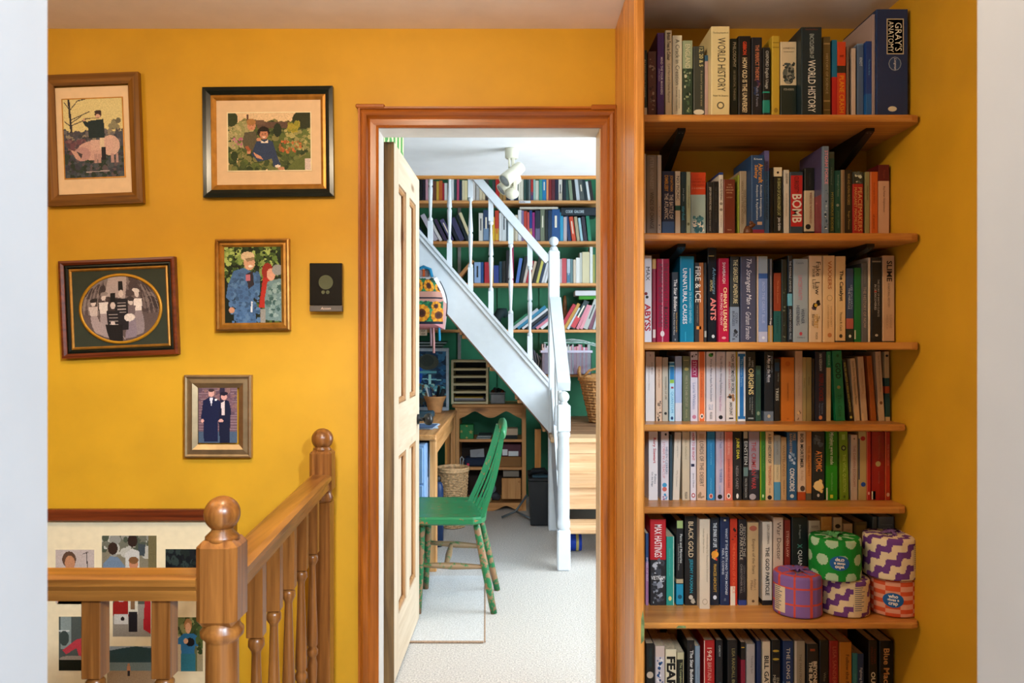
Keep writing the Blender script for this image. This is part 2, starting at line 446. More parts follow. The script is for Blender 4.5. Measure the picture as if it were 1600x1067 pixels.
# nib wall with patterned paper behind the open door
nb = MB(); nb.box(-.62, -.49, YW2, 3.50, 0, CE)
nib = struct('wall_study_nib', nb, plain('pale_green_paper', 'd5dba0', .7, .03, 10), 'short papered wall behind the open door')
rs = random.Random(5)
for i in range(7):
    y = 2.78+i*.105; q = MB()
    q.box(-.490, -.4885, y, y+.045, 0.0, CE-.0)
    for j in range(14):
        z = .1+j*.16+rs.uniform(-.03, .03)
        q.prism([(y+.05+.02*math.cos(a), z+.035*math.sin(a)) for a in [k*math.pi/4 for k in range(8)]], 'x', -.4895, -.4880)
    obj('paper_stripe', q, plain('leaf_green_paper', '4a8a44', .7, .05, 20) if i == 0 else bpy.data.materials['leaf_green_paper'], nib)

# door lining and architrave
t = thing('trim_2', 'white painted door lining with pine right-hand reveal', None, (0, YW, 0), kind='structure')
obj('lining_head', MB().box(DX0-.012, DX1+.012, YW-.002, YW2+.002, DZ, DZ+.014), M['lining'], t)
obj('lining_jamb', MB().box(DX0-.014, DX0, YW-.002, YW2+.002, 0, DZ), M['lining'], t)
obj('lining_jamb', MB().box(DX1, DX1+.014, YW-.002, YW2+.002, 0, DZ), M['lining_pine'], t)
def arch_profile(w):
    # (across from the inner edge, proud of the wall)
    return [(0, 0), (0, .010), (w*.12, .014), (w*.42, .016), (w*.5, .020), (w*.58, .030), (w*.75, .034), (w*.86, .032), (w*.9, .040), (w, .040), (w, 0)]
t = thing('trim_3', 'dark varnished moulded architrave around the doorway', None, (0, YW, 0), kind='structure')
def arch_piece(kind):
    m = MB(); W = .062
    if kind == 'left':
        m.prism([(DX0-a+.004, YW-p) for a, p in arch_profile(W)], 'z', 0, DZ+W)
    elif kind == 'right':
        m.prism([(DX1+a*.78+.002, YW-p) for a, p in arch_profile(W)], 'z', 0, DZ+W)
    else:
        m.prism([(YW-p-.0006, DZ+a-.002) for a, p in arch_profile(W)], 'x', DX0-W+.004, DX1+W*.78)
    return m
for k in ('left', 'right'): obj('architrave', arch_piece(k), M['trim'], t)
obj('architrave', arch_piece('top'), M['trimx'], t)
obj('corner_block', MB().box(DX0-.066, DX0+.03, YW-.044, YW, DZ+.055, DZ+.068, c=.003), M['trimx'], t)
obj('corner_block', MB().box(.262, .346, YW-.044, YW, DZ+.050, DZ+.066, c=.003), M['trimx'], t)

# ------------------------------------------------------------------ door leaf, open into the study
hy, fy = 2.735, 3.395
dx0, dx1 = -.458, -.417     # leaf thickness
ang = math.atan2(.010, fy-hy)
dz0, dz1 = .012, 1.925
d = thing('door_1', 'stripped pine four-panel door standing open into the study', None, (dx1, hy, 0), rot=(0, 0, 0), kind='structure')
dd = fy-hy
def door_box(y0, y1, z0, z1, x0=dx0, x1=dx1, c=0.0): return MB().box(x0, x1, hy+y0, hy+y1, z0, z1, c=c)
st = .105; mid = .09
obj('stile', door_box(.004, st, dz0, dz1), M['door_pine'], d)
obj('stile', door_box(dd-st, dd, dz0, dz1), M['door_pine'], d)
for z0, z1 in ((dz0, .22), (.80, .99), (1.80, dz1)): obj('rail', door_box(st, dd-st, z0, z1), M['door_pinex'], d)
for z0, z1 in ((.22, .80), (.99, 1.80)): obj('muntin', door_box(dd/2-mid/2, dd/2+mid/2, z0, z1), M['door_pine'], d)
obj('hinge_edge', door_box(.0, .004, dz0, dz1), M['door_edge'], d)
for z0, z1 in ((.22, .80), (.99, 1.80)):
    for y0, y1 in ((st, dd/2-mid/2), (dd/2+mid/2, dd-st)):
        p = obj('panel', door_box(y0, y1, z0, z1, dx0+.012, dx1-.016), M['door_pine'], d)
        m = MB(); w = .020
        for (a0, a1, b0, b1) in ((y0, y0+w, z0, z1), (y1-w, y1, z0, z1), (y0+w, y1-w, z0, z0+w), (y0+w, y1-w, z1-w, z1)):
            m.box(dx1-.016, dx1-.003, hy+a0, hy+a1, b0, b1, c=.005)
        obj('moulding', m, M['door_dark'], p)
kb = MB(); ky, kz = hy+dd-.055, .885
n0 = len(kb.v); kb.lathe([(.022, 0), (.022, .006), (.009, .010), (.008, .026), (.016, .030), (.025, .040), (.027, .052), (.022, .062), (.010, .067)], 0, 0, 20)
kb.rot(n0, Matrix.Translation((dx1, ky, kz)) @ Matrix.Rotation(math.pi/2, 4, 'Y'))
tag(obj('door_knob', kb, M['black_metal'], d), 'black round door knob')
d.rotation_euler = (0, 0, -ang)

# ================================================================== built-in bookcase
SHELF = [  # z top, front y, thickness, right end
    (1.8786, F/539, .020), (1.5347, F/539, .022), (1.218, F/539, .022), (.971, F/522, .020), (.724, F/522, .020), (.4037, F/539, .018)]
bc = thing('bookcase', 'built-in pine bookcase with six shelves filling the yellow alcove', 'bookcase', (.77, 2.4, 0))
PF = F/555.0                # front of the side panel
obj('plank', MB().box(.346, .366, 2.385, YW, 0, CE, c=.003), M['pine'], bc)
obj('plank', MB().box(.346, .366, PF+.012, 2.383, 0, CE, c=.003), M['pine'], bc)
obj('lipping', MB().box(.348, .373, PF-.004, PF+.012, 0, CE, c=.004), M['pine'], bc)
for z, yf, th in SHELF:
    m = MB(); r = .018; x1 = RX-.002
    pts = [(.374, YW-.001), (.374, yf+.004), (.378, yf), (x1-r*1.6, yf), (x1-r*.5, yf+r*.3), (x1, yf+r*1.2), (x1, YW-.001)]
    n = len(pts); c = .004
    vs = []; ins = [(p[0], p[1]+(c if 1 <= i <= n-2 else 0)) for i, p in enumerate(pts)]
    for zz, pp in ((z-th, ins), (z-th+c, pts), (z-c, pts), (z, ins)): vs += [(p[0], p[1], zz) for p in pp]
    fs = [tuple(range(n)), tuple(range(3*n, 4*n))] + [(k*n+i, k*n+(i+1) % n, (k+1)*n+(i+1) % n, (k+1)*n+i) for k in range(3) for i in range(n)]
    m.add(vs, fs); obj('shelf', m, M['pinex'], bc)
obj('base_shelf', MB().box(.366, RX-.002, 2.28, YW-.001, 0, .04, c=.004), M['pinex'], bc)
for k, (z, yf, th) in enumerate(SHELF[:3]):
    zb = z-th
    for x in (.507, 1.072):
        m = MB()
        ye = 2.315; hb = (.088, .042, 0)[k]
        m.prism([(YW-.012, zb-.0005), (YW-.012, zb-hb-.014), (YW-.03, zb-hb-.01), (ye+.015, zb-.016), (ye, zb-.010), (ye, zb-.0005)], 'x', x-.012, x+.012)
        if k == 2: m = MB().box(x-.012, x+.012, 2.315, YW-.013, zb-.0065, zb-.0005)
        b = obj('bracket', m, M['black_metal'], bc)
        if k < 2:
            s_ = MB()
            for dxs in (-.005, .005): s_.ball((x+dxs, 2.325, zb-.0125), .0022, 8, 5)
            obj('screw', s_, M['grey_metal'], b)
for x in (.507, 1.072):
    obj('upright', MB().box(x-.012, x+.012, YW-.012, YW-.0005, .1, 1.88, c=.002), plain('painted_track', '5c5030', .5), bc)

chip = plain('old_green_paint', '6a7c4c', .6, .2, 60)
obj('paint_chip', MB().prism([(.362, .37), (.371, .38), (.372, .43), (.368, .465), (.363, .44)], 'y', PF-.0046, PF-.003), chip, bc)
obj('paint_chip', MB().prism([(X(1056, 539), .389), (X(1072, 539), .3895), (X(1071, 539), .396), (X(1060, 539), .3965)], 'y', SHELF[5][1]-.0006, SHELF[5][1]+.001), chip, bc)

# ================================================================== books
ORD = ['zero', 'first', 'second', 'third', 'fourth', 'fifth', 'sixth', 'seventh', 'eighth', 'ninth', 'tenth', 'eleventh', 'twelfth', 'thirteenth', 'fourteenth',
       'fifteenth', 'sixteenth', 'seventeenth', 'eighteenth', 'nineteenth', 'twentieth']
def ordinal(n):
    if n <= 20: return ORD[n]
    t = {2: 'twenty', 3: 'thirty', 4: 'forty', 5: 'fifty'}[n//10]
    if n % 10 == 0: return t[:-1]+'ieth'
    return t+'-'+ORD[n % 10]
def cname(c):
    r, g, b = [v/255 for v in (hexrgb(c) if isinstance(c, str) else c)]
    mx, mn = max(r, g, b), min(r, g, b); l = (mx+mn)/2; s = 0 if mx == mn else (mx-mn)/(1-abs(2*l-1)+1e-6)
    if mx < .17: return 'black'
    if mx-mn < .09:
        return 'white' if mn > .76 else 'pale grey' if mn > .6 else 'grey' if mn > .3 else 'dark grey'
    h = 0.0
    if mx == r: h = ((g-b)/(mx-mn)) % 6
    elif mx == g: h = (b-r)/(mx-mn)+2
    else: h = (r-g)/(mx-mn)+4
    h *= 60
    if h < 52 and mx > .72 and mx-mn < .3: return 'cream'
    if 20 < h < 60 and mx-mn < .32: return 'tan' if mx > .5 else 'dark brown'
    if h < 14 or h > 345: n = 'red' if mx > .35 else 'maroon'
    elif h < 40: n = 'orange' if mx > .65 else 'brown'
    elif h < 66: n = 'yellow' if mx > .6 else 'olive'
    elif h < 155: n = 'green'
    elif h < 195: n = 'teal'
    elif h < 255: n = 'blue'
    elif h < 300: n = 'purple'
    else: n = 'magenta' if s > .5 else 'pink'
    if mx < .38 and n in ('green', 'teal', 'blue', 'purple'): return 'dark '+n
    if mn > .5 and n in ('green', 'teal', 'blue', 'purple', 'pink'): return 'pale '+n
    return n

def T(text, a, b, col, h=.55, c=.5, bold=.0, it=0.0): return ('T', text, a, b, col, h, c, bold, it)
def R(a, b, col, x0=0.0, x1=1.0): return ('R', a, b, col, x0, x1)
def E(a, col, r=.28, k=1.3, c=.5): return ('E', a, col, r, k, c)
def H(text, a, col, h=.04, w=.8, c=.5): return ('H', text, a, col, h, w, c)
def N(a, b, cols, n=30): return ('N', a, b, cols, n)
def SIDE(a, b, col): return ('S', a, b, col)

def build_book(x0, y0, z0, w, h, d, col, items, label, group, hard=False, lean=0.0, gloss=False, cat='book', seed=1):
    c = min(.0028 if hard else .0009, w*.3); tk = .0016 if hard else .0006
    off = (w*math.sin(-lean) if lean < 0 else 0.0)
    t = thing('book', label, cat, (x0, y0, z0+off), group, rot=(0, -lean, 0))
    # cover: U section in horizontal slices so that full-width bands are part of it
    prof = [(0, d), (0, c), (c*.3, c*.3), (c, 0), (w-c, 0), (w-c*.3, c*.3), (w, c), (w, d), (w-tk, d), (w-tk, tk+c*.5), (tk, tk+c*.5), (tk, d)]
    cuts = [0.0, 1.0]; full = [it for it in items if it[0] == 'R' and it[4] <= 0 and it[5] >= 1]
    for it in full: cuts += [it[1], it[2]]
    cuts = sorted(set(round(min(1, max(0, q)), 4) for q in cuts))
    m = MB(); n = len(prof)
    for q in cuts: m.v += [(p[0], p[1], h*(1-q)) for p in prof]
    for i in range(len(cuts)-1):
        mid = (cuts[i]+cuts[i+1])/2; cc = C(col)
        for it in full:
            if it[1] <= mid <= it[2]: cc = C(it[3])
        for k in range(n):
            k2 = (k+1) % n
            m.f.append((i*n+k, i*n+k2, (i+1)*n+k2, (i+1)*n+k)); m.c.append(cc); m.sm.append(False)
    cc = C(col)
    for it in full:
        if it[1] <= .001: cc = C(it[3])
    m.f.append(tuple(range(n))); m.c.append(cc); m.sm.append(False)
    m.f.append(tuple((len(cuts)-1)*n+k for k in range(n))[::-1]); m.c.append(C(col)); m.sm.append(False)
    cov = obj('cover', m, M['gloss'] if gloss else M['cover'], t, local=True)
    ins = .003 if hard else .0
    obj('page_block', MB().box(tk, w-tk, tk+c*.5, d-(.004 if hard else .0005), ins*.6, h-max(ins, .0006)), M['paper'], t, local=True)
    e = .0005
    rng = random.Random(seed); pm = M['gloss'] if gloss else M['print']
    nem = 0
    for it in items:
        if it[0] == 'R' and not (it[4] <= 0 and it[5] >= 1):
            _, a, b, cl, q0, q1 = it
            obj('spine_band', MB().box(w*q0, w*q1, -e*.6, 0.0003, h*(1-b), h*(1-a), C(cl)), pm, t, local=True)
        elif it[0] == 'E':
            _, a, cl, r, k, cx = it
            rr = r*w
            nem += 1; obj('emblem', MB().prism([(w*cx+rr*math.cos(q*math.pi/6), h*(1-a)+rr*k*math.sin(q*math.pi/6)) for q in range(12)], 'y', -e*(.8+.12*nem), .0003, C(cl)), pm, t, local=True)
        elif it[0] == 'N':
            _, a, b, cls, cnt = it; bands = MB()
            for j in range(cnt):
                rw = w*rng.uniform(.06, .22); rh = rw*rng.uniform(.5, 1.6)
                cx = rng.uniform(c+rw, w-c-rw) if w-2*c > 2*rw else w/2; cz = h*(1-rng.uniform(a, b))
                bands.prism([(cx+rw*math.cos(q*math.pi/3)*rng.uniform(.6, 1.1), cz+rh*math.sin(q*math.pi/3)*rng.uniform(.6, 1.1)) for q in range(6)], 'y', -e*(.2+.5*j/cnt), .0003, C(rng.choice(cls)))
            tag(obj('spine_picture', bands, pm, t, local=True), kind='stuff')
    for it in items:
        if it[0] == 'T':
            _, s_, a, b, cl, hh, cx, bold, sh = it
            L = h*(b-a); zc = h*(1-(a+b)/2)
            tm = textmesh(s_, lambda tx, ty: (w*cx+ty, -e*2.4, zc-tx), L, min(w*hh, .03), C(cl), bold, sh)
            if tm.f: obj('title', tm, M['print'], t, local=True)
        elif it[0] == 'H':
            _, s_, a, cl, hh, ww, cx = it
            tm = textmesh(s_, lambda tx, ty: (w*cx+tx, -e*2.4, h*(1-a)+ty), w*ww, h*hh, C(cl), 0.0, 0.0)
            if tm.f: obj('title', tm, M['print'], t, local=True)
        elif it[0] == 'S':
            _, a, b, cl = it
            obj('cover_panel', MB().box(-.0006, .0002, .01, d-.004, h*(1-b), h*(1-a), C(cl)), M['gloss'] if gloss else M['cover'], t, local=True)
    return t

def row(zb, name, books, s0=498.0, vis=None):
    xcur = -9; cnt = 0
    for bk in books:
        u0, u1, v, col = bk[:4]; items = [i for i in bk[4:] if isinstance(i, tuple)]; op = {}
        for i in bk[4:]:
            if isinstance(i, dict): op = i
        s = op.get('s', s0); lean = math.radians(op.get('lean', 0)); cnt += 1
        x0 = X(u0, s); wd = (u1-u0)/s
        if not op.get('free'): x0 = max(x0, xcur+.0004)
        h = (Z(v, s)-zb)/max(.9, math.cos(lean))
        if vis:
            kv = (vis-v)/((533+(CZ-zb)*s)-v)
            items = [(i[0], i[1], i[2]*kv, i[3]*kv)+i[4:] if i[0] == 'T' else (i[0], i[1]*kv, min(1, i[2]*kv) if i[2] < .999 else 1.0)+i[3:] if i[0] in 'RNS' else (i[0], i[1]*kv)+i[2:] if i[0] == 'E' else (i[0], i[1], i[2]*kv)+i[3:] for i in items]
        d = op.get('d', .150 if s < 505 else .19)
        d = min(d, YW-F/s-.014)
        lab = op.get('label') or '%s %s, %s from left on %s shelf of the pine bookcase' % (op.get('cn') or cname(col), 'hardback' if op.get('hard', 1) else 'paperback', ordinal(cnt), name)
        build_book(x0, F/s, zb+.0003, wd, h, d, col, items, lab, 'books on the %s shelf of the pine bookcase' % name, bool(op.get('hard', 1)), lean, op.get('gloss', False), seed=int(u0))
        xcur = x0+wd if not lean else max(xcur, x0+wd*math.cos(lean))
P = {'hard': 0}
CR = 'e4d6b8'; WH = 'e8e6e2'; BK = '14161a'
row(SHELF[0][0], 'top', [
 (1003.5,1011,78,'16302e',T('An Introduction to Language',.06,.82,'c8c49a',.5,it=.2),R(.9,1,'d8d0c0'),P),
 (1012.5,1025.5,80,'5c3326',N(.1,.95,['8a6a52','3c2a22','a08670','6e5848'],26),P),
 (1027,1038,51,'4a2a70',T('MIND THE YOUR MANNERS',.3,.76,'e8e0f0',.3,.62,.01),T('JOHN HEALD',.42,.62,'c8b8d8',.22,.25),{'s':521}),
 (1039.5,1050,47,'dccfae',T('British Trees in Colour',.03,.36,'1c1a16',.55,bold=.02),T('Cyril Hart and Charles Raymond',.4,.86,'4a4438',.45)),
 (1051,1066,55,'dcd9c2',T('A Crack in Creation',.05,.63,'4a5048',.42,.5),T('JENNIFER DOUDNA',.68,.94,'6a6a5c',.16,.66),T('& SAMUEL STERNBERG',.66,.96,'6a6a5c',.16,.4)),
 (1067,1082,63,'99a888',T('ENGLAND',.05,.38,'dcd8b8',.5),R(.38,1,'2c4030'),N(.4,.98,['4a6448','1c3020','8a9a78','c0c4a8'],34),P),
 (1083.5,1100.5,72,'3c4038',T('12, 20 & 5',.02,.3,'d8d090',.42,.68,.01),T('A doctor\'s year in the trees',.34,.9,'b0aa80',.22,.72),E(.97,'d8d4c4',.5,.5)),
 (1101.5,1106.4,86,'b89a94',R(0,.1,'2c5878'),P),
 (1110,1139,41,'dfd09c',H('The Encyclopedia of',.075,'4a4434',.022,.82),T('WORLD HISTORY',.13,.74,'3c3830',.42,.55),H('Peter N. Stearns',.79,'4a4434',.018,.8),E(.9,'6a6450',.2,1),E(.9,'dfd09c',.13,1),{'s':527,'d':.21,'gloss':True}),
 (1141,1152.8,60,'16281e',T('PHILOSOPHY',.05,.38,'d8d4b0',.42,.55),T('100 ESSENTIAL THINKERS',.42,.82,'b0ac88',.3,.55)),
 (1153.6,1173.4,56,'12110f',T('GIBBON',.07,.24,'c84828',.3,.5,.03),T('HOW OLD IS THE UNIVERSE?',.28,.98,'e0d0a8',.38,.5,.02)),
 (1174.4,1191,58,'161a24',T('THE PERFECT THEORY',.1,.56,'d88860',.36,.52,.01),N(.55,.8,['3a2a50','6a4048','283a60'],14),T('Pedro G. Ferreira',.64,.9,'9aa0b8',.22,.52)),
 (1192,1203.6,74,'14181a',T('OXFORD English Usage',.05,.62,'d8d8d0',.5,.5),R(.66,.68,'18a088'),R(.79,.98,'18887c')),
 (1206.3,1218.4,56,'c0a030',R(.08,.09,'8a7420',.1,.9),R(.14,.15,'8a7420',.1,.9),E(.95,'94782a',.25)),
 (1219.6,1245,65,'1c2a24',R(0,.6,'d6c4a0'),H('LONDON',.09,'5a4a3a',.02,.7),H('THE BIOGRAPHY',.14,'5a4a3a',.014,.66),N(.3,.57,['2c3230','5c6058','8c8878','3e4a4a'],42),H('PETER ACKROYD',.66,'c8c0a8',.03,.62)),
 (1251.5,1283.8,42,'12262e',H('ENCYCLOPEDIA',.03,'8a4028',.012,.6),T('ENCYCLOPEDIA OF',.08,.36,'b8c4c0',.2,.5),T('WORLD HISTORY',.38,.98,'e4e2d8',.36,.5,.005),{'s':527,'d':.22}),
 (1286,1298,57,'7a6a3c',R(.08,.1,'c0a868',.1,.9),T('HISTORY OF SCIENCE',.2,.76,'d8c890',.3,.5),R(.82,.84,'c0a868',.1,.9),R(.94,.95,'c0a868',.1,.9)),
 (1300,1308,62,'0c6a90',R(.5,1,'b01c1c'),P),
 (1308.4,1321.6,65,'c8401c',R(.33,.43,'2c2418'),T('PLANE CRASH',.47,.98,'e0a020',.55,.5),H('WHY',.2,'5a1c10',.03,.5),P),
 (1323,1326.5,72,'6e5c50',P), (1331,1337,75,'c4b0a0',P),
 (1339.6,1350,68,'4c6280',T('KNOT',.2,.32,'d0dce8',.4),R(0,.02,'6c84a0')),
 (1352,1360.5,64,'16387c',R(.72,1,'1a5a9c'),T('The Human Body',.12,.6,'7ab0d8',.3),{'hard':0,'s':522,'d':.2}),
 (1363,1367,22,'a08c88',{'hard':0,'s':523,'d':.23}),
 (1367.5,1417,14,'14305c',R(.09,.43,'c0b498',.32,.86),R(.1,.42,'14130f',.35,.83),T('GRAY\'S',.13,.4,'e0dcc8',.22,.69),T('ANATOMY',.115,.41,'e0dcc8',.17,.45),E(.52,'8a9cae',.2,1.1,.58),E(.52,'24426c',.18,1.1,.58),T('Longman',.47,.58,'d8dce4',.1,.58,0,.3),E(.95,'d8d0b8',.14,.6,.5),{'s':525,'d':.23,'gloss':True}),
], 519, 178)
row(SHELF[1][0], 'second', [
 (1004.5,1009.5,240,'d8d4cc'),
 (1010.3,1026.6,242,'8c8478',T('PETER HENNESSY',.03,.44,'b8b0a4',.36,.5),T('WINDS OF CHANGE',.48,.95,'3c362e',.36,.5)),
 (1027.2,1033.6,242,'d2ccc0',N(.65,.98,['3c4a6c','5a6c8c'],8)),
 (1034.4,1054.4,267,'1a2c50',T('JONATHAN',.07,.33,'d8a040',.28,.72,.01),T('DIMBLEBY',.07,.33,'d8a040',.28,.34,.01),T('THE BATTLE OF',.38,.78,'e4e0d8',.3,.72,.01),T('THE ATLANTIC',.36,.78,'e4e0d8',.3,.34,.01),R(.82,1,'3c6498')),
 (1055.2,1063,267,'e2d8c0',T('NO PICNIC',.08,.48,'2c2822',.55),R(.56,.64,'146058'),P),
 (1064,1071.8,268,'173c46',T('john gribbin',.22,.54,'a8c4c8',.4),T('stardust',.57,.8,'4cb0d8',.6,bold=.01),P),
 (1072.5,1078.8,268,'b8ccae',T('Lives of the Philosophers',.08,.75,'4a6450',.4),E(.86,'6a7a5c',.3),P),
 (1079.4,1103,269,'9cb8b8',R(0,.37,'c43e14'),H('A LITTLE',.11,'7a2010',.015,.7),H('HISTORY OF',.16,'7a2010',.02,.86),H('THE WORLD',.21,'7a2010',.02,.82),H('E. H. GOMBRICH',.265,'e0b090',.02,.84),N(.72,.98,['3c7c8c','2c6474','6aa0a8','e4e4d8'],44)),
 (1104.7,1114,284,'1c1f20',T('JEREMY DEAN HOW MUSIC WORKS',.1,.56,'d8d4c8',.42),T('Quantum theory cannot',.58,.97,'a8a498',.34),P),
 (1114.6,1122.4,283,'0f1012',T('THE FABRIC OF THE COSMOS',.1,.8,'50504c',.3),P),
 (1123.5,1130,269,'d8d4ca',R(0,.04,'1c3a80'),T('RICHARD FEYNMAN',.12,.46,'2c2c2c',.5),E(.52,'8a8478',.35,1),E(.62,'8a8478',.35,1),T('six easy pieces',.68,.94,'8a8478',.35),P),
 (1130.6,1149,280,'6e2c18',H('THE',.1,'d8b890',.018,.3),H('RISE OF THE',.15,'d8b890',.02,.5),H('AMERICAN',.2,'d8b890',.02,.66),H('NOVEL',.25,'d8b890',.02,.5),H('A STUDY',.34,'d8b890',.018,.5),H('PRESS',.95,'d8b890',.016,.4)),
 (1153,1155.5,273,'8c9a30',P),
 (1155.8,1167,267,'a59478',T('WHAT IS CRIME?',.3,.7,'6c5a40',.32,.7),T('VERDICT ON THE ACCUSED',.16,.86,'6c5a40',.28,.36)),
 (1172,1193,242,'1c4472',H('Krause',.05,'dce8f0',.024,.6),T('Aircraft',.11,.36,'e09a28',.32,.7,.01),T('Safety',.11,.32,'e09a28',.32,.34,.01),T('Accident Investigations,',.38,.8,'d8e4ee',.2,.7),T('Analyses & Applications',.38,.84,'d8e4ee',.2,.42),R(.86,.9,'b89a80',.45,.8),R(.96,1,'7a1c38'),{'s':508}),
 (1194.4,1202,235,'6a6aa8',R(.25,1,'4c86c4'),T('FLYING INTO THE FUTURE OF THE PLANET',.08,.9,'24407c',.34),P),
 (1203.2,1208,262,'10181c',P),
 (1208.8,1222,261,'141c1a',R(0,.14,'dcd0b0'),E(.08,'2c2c28',.14,1),T('IN SEARCH OF SCHRODINGER\'S CAT',.17,.74,'c8cc88',.36,.62),T('John Gribbin',.77,.97,'dce0e0',.4,.62,.02),P),
 (1225.2,1233,265,'ccc6ba',T('DAVID BOHM',.06,.22,'2c2c2c',.4),T('the undivided universe',.28,.84,'8a8478',.28),P),
 (1234,1255,268,'283c48',R(.06,.9,'b82424',.08,.94),T('CURIOSITY',.08,.35,'2c1414',.34,.5),T('BOMB',.37,.84,'e4dccc',.72,.52,.02)),
 (1257,1273,262,'181a18',R(.35,.98,'c4b494'),T('David Lindley',.08,.28,'4a4c48',.2),T('WHERE DOES THE WEIRDNESS GO?',.38,.86,'8a4030',.24,.6),E(.91,'1c1c18',.26,1,.35)),
 (1285,1295,228,'66798e',T('STORM FORCE',.05,.44,'d88a98',.5,.55,.01),N(.5,.98,['94a8b8','c4ccd0','3c5468','283c50'],18),SIDE(0,.55,'4c4468'),SIDE(.55,1,'7c2438'),{'s':512,'d':.19,'gloss':True}),
 (1295.4,1304,237,'2c6460',R(0,.08,'5c6a60'),T('A Brief History of',.1,.5,'8cb0a4',.32,.4,0,.2),T('MYSTERIOUS BODIES',.5,.98,'c8cc68',.42,.55)),
 (1304.4,1313.2,266,'0c6a60',T('Schrodinger\'s Kittens',.05,.44,'a8d0c0',.34,.55),E(.56,'a8c8b8',.25,1),T('JOHN GRIBBIN',.62,.96,'6cb0a0',.34,.55),P),
 (1313.6,1319.8,265,'a08464',R(0,1,'c4b890',.1,.4),P),
 (1320.4,1331.4,265,'231a10',T('WAR AND HUMAN PROGRESS',.06,.56,'a88c50',.34),T('Roger Penrose',.66,.95,'a88c50',.34),P),
 (1332,1349,268,'a41c18',R(0,.2,'2c3028'),N(.01,.19,['c4c4a8','54584c'],12),T('PEACEMAKERS',.26,.98,'d4a060',.38,.68),T('MARGARET MACMILLAN',.26,.96,'d4a060',.24,.28)),
 (1352,1358.8,268,'8c8254',T('Charles Darwin',.1,.6,'4a4426',.3),P),
 (1359.6,1371.6,268,'c4581c',R(0,1,'d8a880',.05,.12),T('the penguin history',.1,.6,'8a3a10',.26),T('of science',.7,.94,'7a3010',.26),P),
 (1372.5,1389.4,257,'c89c7c',R(0,.24,'5c1414'),T('Penguin',.08,.2,'8a3c30',.26,.5),T('Roy Porter',.32,.48,'5a3a2a',.22,.5),T('Enlightenment',.5,.7,'7a5a40',.22,.5),{'hard':0}),
], 499, 363)
